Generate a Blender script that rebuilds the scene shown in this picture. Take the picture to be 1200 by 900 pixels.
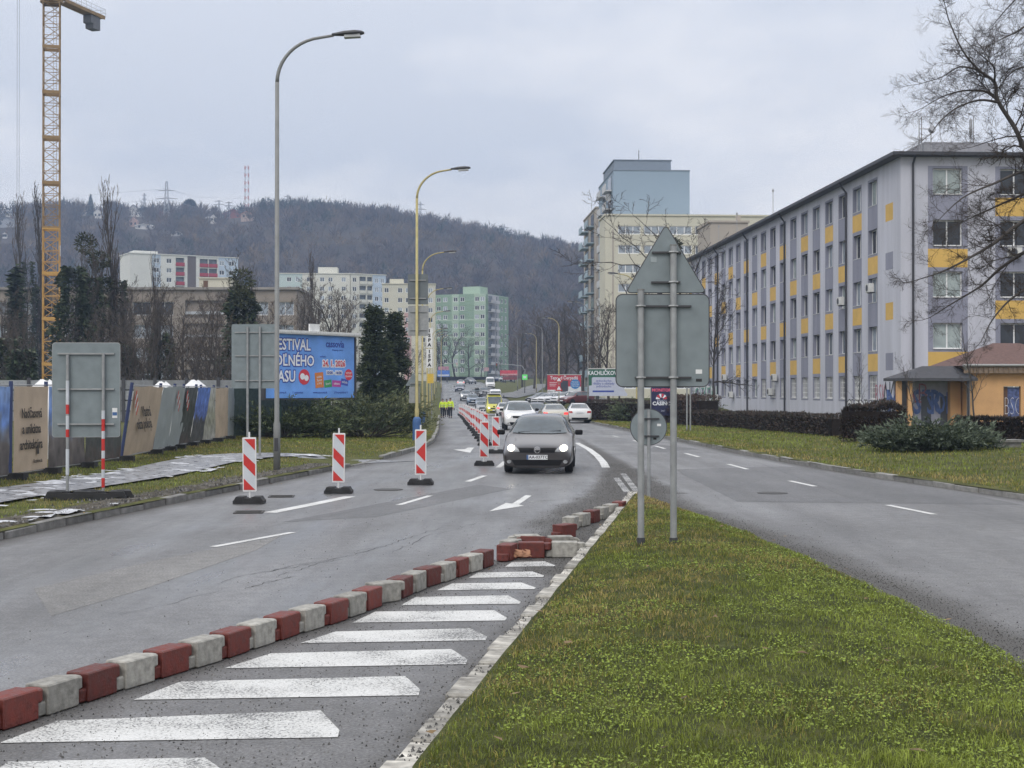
import bpy, bmesh, math, random
import numpy as np
from mathutils import Vector, Matrix, Euler
from mathutils.bvhtree import BVHTree

for _o in list(bpy.data.objects):
    bpy.data.objects.remove(_o, do_unlink=True)
SC = bpy.context.scene
COL = SC.collection
R = math.radians
rnd = random.Random(7)

# ------------------------------------------------------------------ camera
F, CH, HY, CX = 1660.0, 2.1, 457.0, 600.0      # focal length in photo pixels, eye height, horizon row, centre column
cam_d = bpy.data.cameras.new('camera'); cam = bpy.data.objects.new('camera', cam_d); COL.objects.link(cam)
cam_d.sensor_width = 36.0; cam_d.lens = 36.0 * F / 1200.0
cam_d.clip_start = 0.1; cam_d.clip_end = 6000
cam.location = (0, 0, CH)
cam.rotation_euler = (R(90) + math.atan((HY - 450.0) / F), 0, 0)
SC.camera = cam

# ------------------------------------------------------------------ sky, sun, exposure
SUN_EL, SUN_AZ = R(48), R(205)
W = bpy.data.worlds.new('World'); SC.world = W; W.use_nodes = True
nt = W.node_tree; nt.nodes.clear()
def wn(t, **k):
    n = nt.nodes.new(t)
    for a, b in k.items(): setattr(n, a, b)
    return n
L = nt.links.new
tc = wn('ShaderNodeTexCoord'); sep = wn('ShaderNodeSeparateXYZ'); L(tc.outputs['Generated'], sep.inputs[0])
zc = wn('ShaderNodeMath', operation='MAXIMUM'); L(sep.outputs[2], zc.inputs[0]); zc.inputs[1].default_value = 0.0
den = wn('ShaderNodeMath', operation='ADD'); L(zc.outputs[0], den.inputs[0]); den.inputs[1].default_value = 0.22
dx = wn('ShaderNodeMath', operation='DIVIDE'); L(sep.outputs[0], dx.inputs[0]); L(den.outputs[0], dx.inputs[1])
dy = wn('ShaderNodeMath', operation='DIVIDE'); L(sep.outputs[1], dy.inputs[0]); L(den.outputs[0], dy.inputs[1])
cmb = wn('ShaderNodeCombineXYZ'); L(dx.outputs[0], cmb.inputs[0]); L(dy.outputs[0], cmb.inputs[1]); cmb.inputs[2].default_value = 3.7
n1 = wn('ShaderNodeTexNoise'); n1.inputs['Scale'].default_value = 1.25; n1.inputs['Detail'].default_value = 7; n1.inputs['Roughness'].default_value = 0.55
L(cmb.outputs[0], n1.inputs['Vector'])
rmp = wn('ShaderNodeValToRGB'); L(n1.outputs[0], rmp.inputs[0])
rmp.color_ramp.elements[0].position = 0.40; rmp.color_ramp.elements[0].color = (0.50, 0.52, 0.57, 1)
rmp.color_ramp.elements[1].position = 0.62; rmp.color_ramp.elements[1].color = (0.715, 0.70, 0.70, 1)
sky = wn('ShaderNodeTexSky', sky_type='NISHITA'); sky.sun_disc = False
sky.sun_elevation = SUN_EL; sky.sun_rotation = SUN_AZ; sky.air_density = 1.0; sky.dust_density = 4.0
skm = wn('ShaderNodeVectorMath', operation='SCALE'); L(sky.outputs[0], skm.inputs[0]); skm.inputs['Scale'].default_value = 0.9
cls = wn('ShaderNodeVectorMath', operation='SCALE'); L(rmp.outputs[0], cls.inputs[0])
grd = wn('ShaderNodeMapRange'); L(sep.outputs[2], grd.inputs[0]); grd.inputs[1].default_value = 0.0; grd.inputs[2].default_value = 1.0
grd.inputs[3].default_value = 10.6; grd.inputs[4].default_value = 21.0
L(grd.outputs[0], cls.inputs['Scale'])
mix = wn('ShaderNodeMix', data_type='RGBA'); mix.inputs[0].default_value = 0.94
L(skm.outputs[0], mix.inputs[6]); L(cls.outputs[0], mix.inputs[7])
bg = wn('ShaderNodeBackground'); L(mix.outputs[2], bg.inputs[0]); bg.inputs[1].default_value = 0.1
out = wn('ShaderNodeOutputWorld'); L(bg.outputs[0], out.inputs[0])

sun_d = bpy.data.lights.new('sun', 'SUN'); sun = bpy.data.objects.new('sun', sun_d); COL.objects.link(sun)
sun_d.energy = 1.2; sun_d.angle = R(35); sun_d.color = (1.0, 0.97, 0.93)
sd = Vector((math.sin(SUN_AZ) * math.cos(SUN_EL), math.cos(SUN_AZ) * math.cos(SUN_EL), math.sin(SUN_EL)))
sun.rotation_euler = (-sd).to_track_quat('-Z', 'Y').to_euler()

SC.view_settings.view_transform = 'Standard'; SC.view_settings.look = 'None'
SC.view_settings.exposure = 0.3; SC.view_settings.gamma = 1.0; SC.view_settings.use_curve_mapping = False
SC.render.engine = 'CYCLES'
SC.render.filter_size = 1.1
cy = SC.cycles
cy.use_denoising = True
try: cy.denoiser = 'OPENIMAGEDENOISE'
except Exception: pass
cy.max_bounces = 6; cy.diffuse_bounces = 3; cy.glossy_bounces = 3; cy.transmission_bounces = 4; cy.transparent_max_bounces = 8
cy.volume_bounces = 0; cy.caustics_reflective = False; cy.caustics_refractive = False
cy.use_adaptive_sampling = True; cy.adaptive_threshold = 0.02

# ------------------------------------------------------------------ materials
MATS = {}
def pm(name, col, rough=0.7, var=0.12, scale=4.0, bump=0.0, metal=0.0, coat=0.0, spec=0.5, emit=None, es=0.0, bscale=None, detail=5, rvar=0.0, rand=0.0, zs=1.0):
    """procedural principled material: colour varied by object-space noise"""
    if name in MATS: return MATS[name]
    m = bpy.data.materials.new(name); m.use_nodes = True; MATS[name] = m
    t = m.node_tree; p = t.nodes['Principled BSDF']; l = t.links.new
    p.inputs['Roughness'].default_value = rough; p.inputs['Metallic'].default_value = metal
    p.inputs['Specular IOR Level'].default_value = spec
    if coat: p.inputs['Coat Weight'].default_value = coat; p.inputs['Coat Roughness'].default_value = 0.05
    tcn = t.nodes.new('ShaderNodeTexCoord'); nz = t.nodes.new('ShaderNodeTexNoise')
    nz.inputs['Scale'].default_value = scale; nz.inputs['Detail'].default_value = detail
    if zs != 1.0:
        mpn = t.nodes.new('ShaderNodeMapping'); mpn.inputs['Scale'].default_value = (1, 1, zs); l(tcn.outputs['Object'], mpn.inputs['Vector']); l(mpn.outputs[0], nz.inputs['Vector'])
    else: l(tcn.outputs['Object'], nz.inputs['Vector'])
    mr = t.nodes.new('ShaderNodeMapRange'); l(nz.outputs[0], mr.inputs[0])
    mr.inputs[1].default_value = 0.25; mr.inputs[2].default_value = 0.75; mr.inputs[3].default_value = 1 - var; mr.inputs[4].default_value = 1 + var
    fac = mr.outputs[0]
    if rand:
        oi = t.nodes.new('ShaderNodeObjectInfo'); m2 = t.nodes.new('ShaderNodeMapRange'); l(oi.outputs['Random'], m2.inputs[0])
        m2.inputs[3].default_value = 1 - rand; m2.inputs[4].default_value = 1 + rand
        mu = t.nodes.new('ShaderNodeMath'); mu.operation = 'MULTIPLY'; l(fac, mu.inputs[0]); l(m2.outputs[0], mu.inputs[1]); fac = mu.outputs[0]
    vm = t.nodes.new('ShaderNodeVectorMath'); vm.operation = 'SCALE'; vm.inputs[0].default_value = col[:3]; l(fac, vm.inputs['Scale'])
    l(vm.outputs[0], p.inputs['Base Color'])
    if rvar:
        m3 = t.nodes.new('ShaderNodeMapRange'); l(nz.outputs[0], m3.inputs[0]); m3.inputs[1].default_value = .3; m3.inputs[2].default_value = .7
        m3.inputs[3].default_value = max(0, rough - rvar); m3.inputs[4].default_value = min(1, rough + rvar); l(m3.outputs[0], p.inputs['Roughness'])
    if bump:
        b = t.nodes.new('ShaderNodeBump'); b.inputs['Strength'].default_value = bump
        if bscale:
            n2 = t.nodes.new('ShaderNodeTexNoise'); n2.inputs['Scale'].default_value = bscale; n2.inputs['Detail'].default_value = 4; l(tcn.outputs['Object'], n2.inputs['Vector']); l(n2.outputs[0], b.inputs['Height'])
        else: l(nz.outputs[0], b.inputs['Height'])
        b.inputs['Distance'].default_value = 0.02; l(b.outputs[0], p.inputs['Normal'])
    if emit:
        p.inputs['Emission Color'].default_value = (*emit, 1); p.inputs['Emission Strength'].default_value = es
    return m

def attr_mat(name, attr='col', rough=0.8, spec=0.2, trans=0.0):
    """material that takes its own colour from a per-piece attribute"""
    if name in MATS: return MATS[name]
    m = bpy.data.materials.new(name); m.use_nodes = True; MATS[name] = m
    t = m.node_tree; p = t.nodes['Principled BSDF']
    a = t.nodes.new('ShaderNodeAttribute'); a.attribute_name = attr
    t.links.new(a.outputs['Color'], p.inputs['Base Color']); p.inputs['Roughness'].default_value = rough; p.inputs['Specular IOR Level'].default_value = spec
    if trans:
        tr = t.nodes.new('ShaderNodeBsdfTranslucent'); t.links.new(a.outputs['Color'], tr.inputs[0]); ms = t.nodes.new('ShaderNodeMixShader'); ms.inputs[0].default_value = trans
        t.links.new(p.outputs[0], ms.inputs[1]); t.links.new(tr.outputs[0], ms.inputs[2]); t.links.new(ms.outputs[0], t.nodes['Material Output'].inputs[0])
    return m

# ------------------------------------------------------------------ mesh helpers
class MB:
    def __init__(s): s.v = []; s.f = []; s.m = []
    def add(s, vs, fs, mi=0):
        o = len(s.v); s.v.extend([tuple(v) for v in vs])
        for f in fs: s.f.append(tuple(i + o for i in f)); s.m.append(mi)
        return s
    def box(s, c, d, rz=0, mi=0, rx=0, ry=0, taper=1.0):
        hx, hy, hz = d[0] / 2, d[1] / 2, d[2] / 2
        vs = [Vector((x * (taper if z > 0 else 1), y * (taper if z > 0 else 1), z)) for z in (-hz, hz) for x, y in ((-hx, -hy), (hx, -hy), (hx, hy), (-hx, hy))]
        if rz or rx or ry:
            M = Euler((rx, ry, rz)).to_matrix(); vs = [M @ v for v in vs]
        c = Vector(c); vs = [v + c for v in vs]
        return s.add(vs, [(3, 2, 1, 0), (4, 5, 6, 7), (0, 1, 5, 4), (1, 2, 6, 5), (2, 3, 7, 6), (3, 0, 4, 7)], mi)
    def bb(s, x0, x1, y0, y1, z0, z1, mi=0):
        return s.box(((x0 + x1) / 2, (y0 + y1) / 2, (z0 + z1) / 2), (x1 - x0, y1 - y0, z1 - z0), mi=mi)
    def quad(s, a, b, c, d, mi=0): return s.add([a, b, c, d], [(0, 1, 2, 3)], mi)
    def tube(s, pts, rad, n=8, mi=0, cap=True):
        pts = [Vector(p) for p in pts]
        if not hasattr(rad, '__len__'): rad = [rad] * len(pts)
        o = len(s.v); k = len(pts); ref = None
        for i, p in enumerate(pts):
            d = (pts[min(i + 1, k - 1)] - pts[max(i - 1, 0)])
            if d.length < 1e-9: d = Vector((0, 0, 1))
            d.normalize()
            if ref is None:
                ref = Vector((1, 0, 0)) if abs(d.x) < 0.8 else Vector((0, 1, 0))
            u = ref - d * ref.dot(d)
            if u.length < 1e-6: u = d.orthogonal()
            u.normalize(); w = d.cross(u); ref = u
            for j in range(n):
                a = 2 * math.pi * j / n
                q = p + (u * math.cos(a) + w * math.sin(a)) * rad[i]; s.v.append((q.x, q.y, q.z))
        for i in range(k - 1):
            for j in range(n):
                a = o + i * n + j; b = o + i * n + (j + 1) % n
                s.f.append((a, b, b + n, a + n)); s.m.append(mi)
        if cap:
            s.f.append(tuple(o + j for j in range(n - 1, -1, -1))); s.m.append(mi)
            s.f.append(tuple(o + (k - 1) * n + j for j in range(n))); s.m.append(mi)
        return s
    def cyl(s, a, b, r, n=12, mi=0, r2=None): return s.tube([a, b], [r, r if r2 is None else r2], n, mi)
    def prism(s, poly, axis, a, b, mi=0):
        """poly: list of 2D points, extruded along axis ('x','y','z') from a to b"""
        def P(p, t):
            return {'x': (t, p[0], p[1]), 'y': (p[0], t, p[1]), 'z': (p[0], p[1], t)}[axis]
        n = len(poly); vs = [P(p, a) for p in poly] + [P(p, b) for p in poly]
        fs = [tuple(range(n - 1, -1, -1)), tuple(range(n, 2 * n))] + [(i, (i + 1) % n, n + (i + 1) % n, n + i) for i in range(n)]
        return s.add(vs, fs, mi)
    def mesh(s, name, smooth=False, fix=True):
        me = bpy.data.meshes.new(name); me.from_pydata(s.v, [], s.f)
        if any(s.m): me.polygons.foreach_set('material_index', s.m)
        if fix and len(s.f) < 60000:
            bm = bmesh.new(); bm.from_mesh(me); bmesh.ops.recalc_face_normals(bm, faces=bm.faces); bm.to_mesh(me); bm.free()
        if smooth: me.polygons.foreach_set('use_smooth', [True] * len(me.polygons))
        me.update(); return me

def obj(name, data, mats=None, parent=None, loc=None, rot=None):
    """link ONE mesh object; data is an MB or a mesh"""
    me = data.mesh(name) if isinstance(data, MB) else data
    if mats is not None and len(me.materials) == 0:
        for m in (mats if isinstance(mats, (list, tuple)) else [mats]): me.materials.append(m)
    o = bpy.data.objects.new(name, me); COL.objects.link(o)
    if parent is not None: o.parent = parent
    if loc is not None: o.location = loc
    if rot is not None: o.rotation_euler = rot
    return o
def tag(o, label=None, cat=None, group=None, kind=None):
    if label: o['label'] = label
    if cat: o['category'] = cat
    if group: o['group'] = group
    if kind: o['kind'] = kind
    return o
def thing(name, label, cat, loc=(0, 0, 0), rz=0.0, group=None):
    o = bpy.data.objects.new(name, None); COL.objects.link(o); o.empty_display_size = 0.2
    o.location = loc; o.rotation_euler = (0, 0, rz); return tag(o, label, cat, group)
def copy_tree(o, parent=None):
    c = o.copy(); COL.objects.link(c); c.parent = parent
    for ch in list(o.children): copy_tree(ch, c)
    return c
def paint_slot(o, m, i=0):
    o.material_slots[i].link = 'OBJECT'; o.material_slots[i].material = m
def bevel(me, w=0.01, seg=1, smooth=False):
    bm = bmesh.new(); bm.from_mesh(me)
    bmesh.ops.bevel(bm, geom=list(bm.edges), offset=w, segments=seg, affect='EDGES', profile=0.5, clamp_overlap=True)
    bm.to_mesh(me); bm.free()
    if smooth: me.polygons.foreach_set('use_smooth', [True] * len(me.polygons))
    return me
def text(s, size, m, parent, loc, rot=(R(90), 0, 0), align='CENTER', ext=0.003, bold=0.0, name='lettering', sx=1.0, shear=0.0, stretch=None):
    c = bpy.data.curves.new('lettering', 'FONT'); c.body = s; c.size = size; c.align_x = align; c.align_y = 'CENTER'
    c.extrude = ext; c.offset = bold; c.resolution_u = 2; c.shear = shear; c.fill_mode = 'BOTH'
    t = bpy.data.objects.new('tmp_text', c); COL.objects.link(t)
    dg = bpy.context.evaluated_depsgraph_get(); dg.update()
    me = bpy.data.meshes.new_from_object(t.evaluated_get(dg)); bpy.data.objects.remove(t, do_unlink=True)
    me.materials.clear()
    o = obj(name, me, m, parent, loc, rot); o.scale = (sx, 1, 1); return o

# ------------------------------------------------------------------ pixel to place
def pX(x, Y): return (x - CX) * Y / F
def pZ(y, Y): return CH - (y - HY) * Y / F
def at(x, y, Y): return Vector((pX(x, Y), Y, pZ(y, Y)))
def gp(x, y, z=0.0):
    """ground point under a photo pixel, on level z"""
    Y = F * (CH - z) / (y - HY); return Vector((pX(x, Y), Y, z))
def table(pts, smooth=9):
    ys = np.arange(-60, 1400, 1.0); xs = np.interp(ys, [p[0] for p in pts], [p[1] for p in pts])
    k = np.ones(smooth) / smooth; xp = np.pad(xs, smooth // 2, mode='edge'); xs = np.convolve(xp, k, 'valid')[:len(ys)]
    return lambda y: float(np.interp(y, ys, xs))
def sstep(a, b, x):
    t = min(1.0, max(0.0, (x - a) / (b - a))); return t * t * (3 - 2 * t)
h = table([(-60, 0), (50, 0), (80, -.15), (110, -.33), (135, -.5), (170, -.9), (190, -.6), (210, 0), (250, 1.2), (300, 2.5), (340, 3.4), (400, 4.5), (480, 6), (700, 8), (2600, 10)], 21)
Lk = table([(-60, -14.5), (0, -8.9), (10, -8.0), (19.9, -7.19), (22.5, -6.80), (26.2, -6.28), (30.3, -5.66), (39.6, -4.3), (45, -3.65), (51, -3.2), (58, -3.2), (76, -3.94), (137, -7.0), (330, -16.5), (380, -19.5), (420, -27), (450, -42), (480, -80), (500, -130), (2600, -130)], 5)
Rk = table([(-60, 17.5), (0, 12.8), (10, 11.8), (20, 10.75), (27.2, 9.8), (34.9, 8.5), (45, 7.6), (58.1, 7.0), (96.8, 5.8), (137, 3.8), (330, -5.6), (380, -8), (440, -16), (480, -35), (505, -70), (520, -128), (2600, -128)], 5)
ML = table([(-60, -11), (0, -1.75), (5, -1.0), (7.5, -.65), (10.3, -.25), (12.9, .155), (17.6, .85), (22, 1.5), (27.4, 2.25), (28, 2.35), (60, 2.35)], 3)
MR = table([(-60, 3.0), (0, 3.6), (5, 3.74), (10.3, 3.76), (15.05, 3.62), (20.9, 3.12), (26.3, 2.52), (28, 2.37), (60, 2.37)], 3)
def med_z(X, Y):
    a, b = ML(Y), MR(Y); w = max(b - a, 1e-3); t = min(1, max(0, (X - a) / w))
    return 0.125 + 0.20 * min(1.0, w / 2.5) * math.sin(math.pi * t) ** 0.8
def gz(X, Y):
    """height of the walkable surface"""
    b = h(Y)
    if X < Lk(Y): d = Lk(Y) - X; return b + 0.12 * (1 - .93 * sstep(37.4, 38.8, Y) * (1 - sstep(42.4, 43.8, Y)) * (1 - sstep(.3, 2.2, d))) + 0.10 * sstep(1, 6, d) + 2.0 * sstep(60, 200, d)
    if X > Rk(Y): d = X - Rk(Y); return b + 0.12 + 0.12 * sstep(1, 8, d) + 0.95 * sstep(1.5, 4.5, d) * sstep(128, 150, Y) * (1 - sstep(200, 235, Y))
    if Y < 28 and ML(Y) < X < MR(Y): return med_z(X, Y)
    return b
def on(X, Y): return Vector((X, Y, gz(X, Y)))
# ================================================================== SETTING: ground, roads, verges, hill
from mathutils import noise as mnoise
nr = np.random.default_rng(11)
def nz3(x, y, z=0.0): return mnoise.noise(Vector((x, y, z)))

def np_mesh(name, V, T, mats, col=None, smooth=False, kind=None, parent=None):
    """one triangle mesh from numpy arrays, with an optional per-vertex colour attribute"""
    me = bpy.data.meshes.new(name)
    me.vertices.add(len(V)); me.vertices.foreach_set('co', np.asarray(V, dtype=np.float32).ravel())
    me.loops.add(len(T) * 3); me.loops.foreach_set('vertex_index', np.asarray(T, dtype=np.int32).ravel())
    me.polygons.add(len(T)); me.polygons.foreach_set('loop_start', np.arange(0, len(T) * 3, 3, dtype=np.int32))
    me.polygons.foreach_set('loop_total', np.full(len(T), 3, dtype=np.int32))
    if smooth: me.polygons.foreach_set('use_smooth', np.ones(len(T), dtype=bool))
    me.update(calc_edges=True)
    if col is not None:
        a = me.attributes.new('col', 'FLOAT_COLOR', 'POINT'); a.data.foreach_set('color', np.concatenate([col, np.ones((len(col), 1))], 1).astype(np.float32).ravel())
    for m in (mats if isinstance(mats, list) else [mats]): me.materials.append(m)
    o = bpy.data.objects.new(name, me); COL.objects.link(o)
    if parent is not None: o.parent = parent
    if kind: o['kind'] = kind
    return o

def grid(name, ys, cols, fx, fz, mat, attrs=None):
    """sheet: rows ys, columns 0..1, fx(t, y) -> x, fz(x, y) -> z"""
    V = []; A = {k: [] for k in (attrs or {})}
    for y in ys:
        for t in cols:
            x = fx(t, y); V.append((x, y, fz(x, y)))
            for k in A: A[k].append(attrs[k](x, y))
    n = len(cols); fs = [(i * n + j, i * n + j + 1, (i + 1) * n + j + 1, (i + 1) * n + j) for i in range(len(ys) - 1) for j in range(n - 1)]
    me = bpy.data.meshes.new(name); me.from_pydata(V, [], fs); me.polygons.foreach_set('use_smooth', [True] * len(fs))
    for k in A:
        a = me.attributes.new(k, 'FLOAT', 'POINT'); a.data.foreach_set('value', A[k])
    me.materials.append(mat); me.update()
    o = bpy.data.objects.new(name, me); COL.objects.link(o); o['kind'] = 'structure'; return o

# ---- asphalt
def asphalt(name, base=(0.135, 0.134, 0.134)):
    m = bpy.data.materials.new(name); m.use_nodes = True; t = m.node_tree; l = t.links.new; p = t.nodes['Principled BSDF']
    c = t.nodes.new('ShaderNodeTexCoord')
    def nz(sc, det=4, ro=.55, vec=None):
        n = t.nodes.new('ShaderNodeTexNoise'); n.inputs['Scale'].default_value = sc; n.inputs['Detail'].default_value = det; n.inputs['Roughness'].default_value = ro
        l(vec or c.outputs['Object'], n.inputs['Vector']); return n.outputs[0]
    def mr(x, a, b, lo, hi):
        n = t.nodes.new('ShaderNodeMapRange'); l(x, n.inputs[0]); n.inputs[1].default_value = a; n.inputs[2].default_value = b; n.inputs[3].default_value = lo; n.inputs[4].default_value = hi; return n.outputs[0]
    def mul(a, b):
        n = t.nodes.new('ShaderNodeMath'); n.operation = 'MULTIPLY'; l(a, n.inputs[0])
        if isinstance(b, float): n.inputs[1].default_value = b
        else: l(b, n.inputs[1])
        return n.outputs[0]
    mp = t.nodes.new('ShaderNodeMapping'); mp.inputs['Scale'].default_value = (1.0, 0.10, 1); mp.inputs['Rotation'].default_value = (0, 0, R(-8)); l(c.outputs['Object'], mp.inputs['Vector'])
    streak = nz(0.9, 5, .6, mp.outputs[0]); patch = nz(0.35, 5); fine = nz(170, 2, .7); agg = nz(42, 4, .75)
    ga = t.nodes.new('ShaderNodeAttribute'); ga.attribute_name = 'grit'
    wa = t.nodes.new('ShaderNodeAttribute'); wa.attribute_name = 'wet'
    blot = nz(5.5, 6, .65)
    val = mul(mul(mr(agg, .36, .64, .45, 1.55), mul(mr(blot, .34, .66, .80, 1.20), mr(patch, .3, .7, .84, 1.16))), mr(streak, .35, .65, .82, 1.18))
    vs = t.nodes.new('ShaderNodeVectorMath'); vs.operation = 'SCALE'; vs.inputs[0].default_value = base; l(val, vs.inputs['Scale'])
    gs = t.nodes.new('ShaderNodeVectorMath'); gs.operation = 'SCALE'; gs.inputs[0].default_value = (0.058, 0.055, 0.051); l(mr(agg, .32, .68, .3, 1.9), gs.inputs['Scale'])
    mx = t.nodes.new('ShaderNodeMix'); mx.data_type = 'RGBA'; l(mul(ga.outputs['Fac'], mr(agg, .25, .50, .6, 1.0)), mx.inputs[0]); l(vs.outputs[0], mx.inputs[6]); l(gs.outputs[0], mx.inputs[7])
    l(mx.outputs[2], p.inputs['Base Color'])
    wet = mul(mul(wa.outputs['Fac'], mr(streak, .36, .60, .35, 1.0)), mr(patch, .3, .6, .6, 1.0))
    rg = t.nodes.new('ShaderNodeMapRange'); l(wet, rg.inputs[0]); rg.inputs[3].default_value = 0.60; rg.inputs[4].default_value = 0.19
    ad = t.nodes.new('ShaderNodeMath'); ad.operation = 'ADD'; ad.use_clamp = True; l(rg.outputs[0], ad.inputs[0]); l(mul(ga.outputs['Fac'], 0.35), ad.inputs[1]); l(ad.outputs[0], p.inputs['Roughness'])
    p.inputs['Specular IOR Level'].default_value = 0.55
    b = t.nodes.new('ShaderNodeBump'); b.inputs['Distance'].default_value = 0.006; b.inputs['Strength'].default_value = 0.35; l(agg, b.inputs['Height']); l(b.outputs[0], p.inputs['Normal'])
    return m
M_ASPH = asphalt('asphalt')

# line along which the portable barrier blocks stand (road position of their far-side foot)
BLK = [(-9, 1.0), (-3.55, 7.6), (-3.14, 8.69), (-2.76, 9.74), (-2.35, 10.69), (-1.92, 11.8), (-1.3, 13.5), (-.90, 14.96), (-.10, 17.17)]
def blk_x(Y): return float(np.interp(Y, [p[1] for p in BLK], [p[0] for p in BLK]))
gl = table([(18, 0.2), (22.3, .54), (25.3, .94), (26.8, 1.34), (32.3, 2.04), (37.9, 2.55), (56, 2.85), (64, 2.95)], 3)
gr = table([(18, 3.5), (24, 3.72), (26.8, 3.6), (29.3, 3.39), (37.5, 3.25), (50, 3.12), (64, 2.95)], 3)
def grit(x, y):
    g = 0.0; n = nz3(x * 1.3, y * 0.8) * 0.3
    g = max(g, 1 - (x - Lk(y)) / (0.55 + n))
    g = max(g, 0.85 - (Rk(y) - x) / 0.6)
    if y < 28.5:
        g = max(g, 2.0 * (1.0 - (x - MR(y)) / (1.0 + n * .9)) if x > MR(y) else 0)
        if 16 < y and x < ML(y): g = max(g, sstep(-.45, .15, x - gl(y) + n))
        if y < 17.5: g = max(g, 1 - abs(x - blk_x(y) + .12) / (.48 + n))
        if y < 17.5 and x > blk_x(y) and x < ML(y): g = max(g, .25, 1 - (ML(y) - x) / .3)
    elif y < 64:
        if gl(y) - .4 < x < gr(y) + .4: g = max(g, sstep(-.25, .15, x - gl(y) + n * .5) * sstep(-.25, .15, gr(y) - x + n * .5))
    return min(1.0, max(0.0, g))
def wet(x, y):
    # the left carriageway is still wet from the melting snow
    w = 0.95 * sstep(0.3, 1.2, x - Lk(y)) * (1 - sstep(0.5, 3.0, x - (1.0 if y > 24 else blk_x(y))))
    return max(w * (.72 + .28 * math.sin(2 * math.pi * (x - Lk(y)) / 1.75)), 0.36 + .14 * math.sin(2 * math.pi * (Rk(y) - x) / 1.75))
ys_r = list(np.arange(3, 40, .3)) + list(np.arange(40, 110, 1.0)) + list(np.arange(110, 525, 5.0))
ys_r = [-40, -15, -6, 0] + ys_r
grid('road', ys_r, list(np.linspace(0, 1, 90)), lambda t, y: Lk(y) - .12 + (Rk(y) - Lk(y) + .24) * t, lambda x, y: h(y), M_ASPH, {'grit': grit, 'wet': wet})

# ---- grass-covered earth under the blades
def earth(name, a, b, c3, sc=1.4):
    m = bpy.data.materials.new(name); m.use_nodes = True; t = m.node_tree; l = t.links.new; p = t.nodes['Principled BSDF']
    c = t.nodes.new('ShaderNodeTexCoord'); n = t.nodes.new('ShaderNodeTexNoise'); n.inputs['Scale'].default_value = sc; n.inputs['Detail'].default_value = 10; n.inputs['Roughness'].default_value = .72
    l(c.outputs['Object'], n.inputs['Vector']); r = t.nodes.new('ShaderNodeValToRGB'); l(n.outputs[0], r.inputs[0])
    r.color_ramp.elements[0].position = .32; r.color_ramp.elements[0].color = (*a, 1); r.color_ramp.elements[1].position = .68; r.color_ramp.elements[1].color = (*c3, 1)
    e = r.color_ramp.elements.new(.5); e.color = (*b, 1); l(r.outputs[0], p.inputs['Base Color']); p.inputs['Roughness'].default_value = .95; p.inputs['Specular IOR Level'].default_value = .15
    bp = t.nodes.new('ShaderNodeBump'); bp.inputs['Distance'].default_value = .05; bp.inputs['Strength'].default_value = .6; n2 = t.nodes.new('ShaderNodeTexNoise'); n2.inputs['Scale'].default_value = 25; l(c.outputs['Object'], n2.inputs['Vector']); l(n2.outputs[0], bp.inputs['Height']); l(bp.outputs[0], p.inputs['Normal'])
    return m
M_TURF = earth('turf', (.045, .044, .022), (.085, .092, .030), (.14, .13, .055))
M_MUD = earth('muddy_verge', (.05, .043, .032), (.085, .075, .058), (.16, .15, .135), 4.0)
M_FIELD = earth('rough_ground', (.05, .045, .035), (.09, .08, .06), (.13, .12, .09), .3)

offs = [0.0, .12, .35, .7, 1.2, 2, 3, 4.5, 6, 8, 11, 15, 22, 35, 60, 110, 200, 420, 800]
ys_v = [-40, -10] + list(np.arange(4, 60, 1.0)) + list(np.arange(60, 140, 3.0)) + list(np.arange(140, 600, 12.0))
def turf_left(t, y): return Lk(y) - offs[t]
grid('verge_left', ys_v, list(range(len(offs))), turf_left, lambda x, y: gz(x - 1e-4, y) + .03 * nz3(x * .6, y * .6) * min(1, (Lk(y) - x) * 2), M_TURF)
grid('verge_right', ys_v, list(range(len(offs))), lambda t, y: Rk(y) + offs[t], lambda x, y: gz(x + 1e-4, y) + .03 * nz3(x * .6, y * .6) * min(1, (x - Rk(y)) * 2), M_TURF)
grid('ground', [-55, 0, 200, 500, 900, 1250], [0, .5, 1], lambda t, y: -950 + 1900 * t, lambda x, y: h(y) - 1.2, M_FIELD)
ys_m = list(np.arange(-8, 27.9, .35)) + [27.95]
M_TURFM = earth('mossy_turf', (.022, .024, .010), (.05, .058, .018), (.10, .10, .035), 3.0)
grid('median', ys_m, list(np.linspace(0, 1, 20)), lambda t, y: ML(y) + .16 + (MR(y) - ML(y) - .16) * t if MR(y) - ML(y) > .2 else ML(y) + (MR(y) - ML(y)) * t, lambda x, y: (med_z(x, y) + .025 * nz3(x * 1.3, y * 1.3)) * (sstep(0, .12, MR(y) - x) * .96 + .04) if y < 27.6 else .03, M_TURFM)

# muddy strip with rubble along the left kerb
ys_k = list(np.arange(8, 37.6, .5))
grid('mud_strip', ys_k, list(np.linspace(0, 1, 6)), lambda t, y: Lk(y) - .14 - (1.0 + .35 * nz3(y * .7, 3)) * t, lambda x, y: gz(x, y) + (.034 + .03 * nz3(x * 3, y * 3)) * sstep(.14, .3, Lk(y) - x) * (1 - sstep(.75, 1.1, Lk(y) - x)) - .035 * (1 - sstep(.1, .25, Lk(y) - x)) - .04 * sstep(.7, 1.1, Lk(y) - x), M_MUD)

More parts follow.
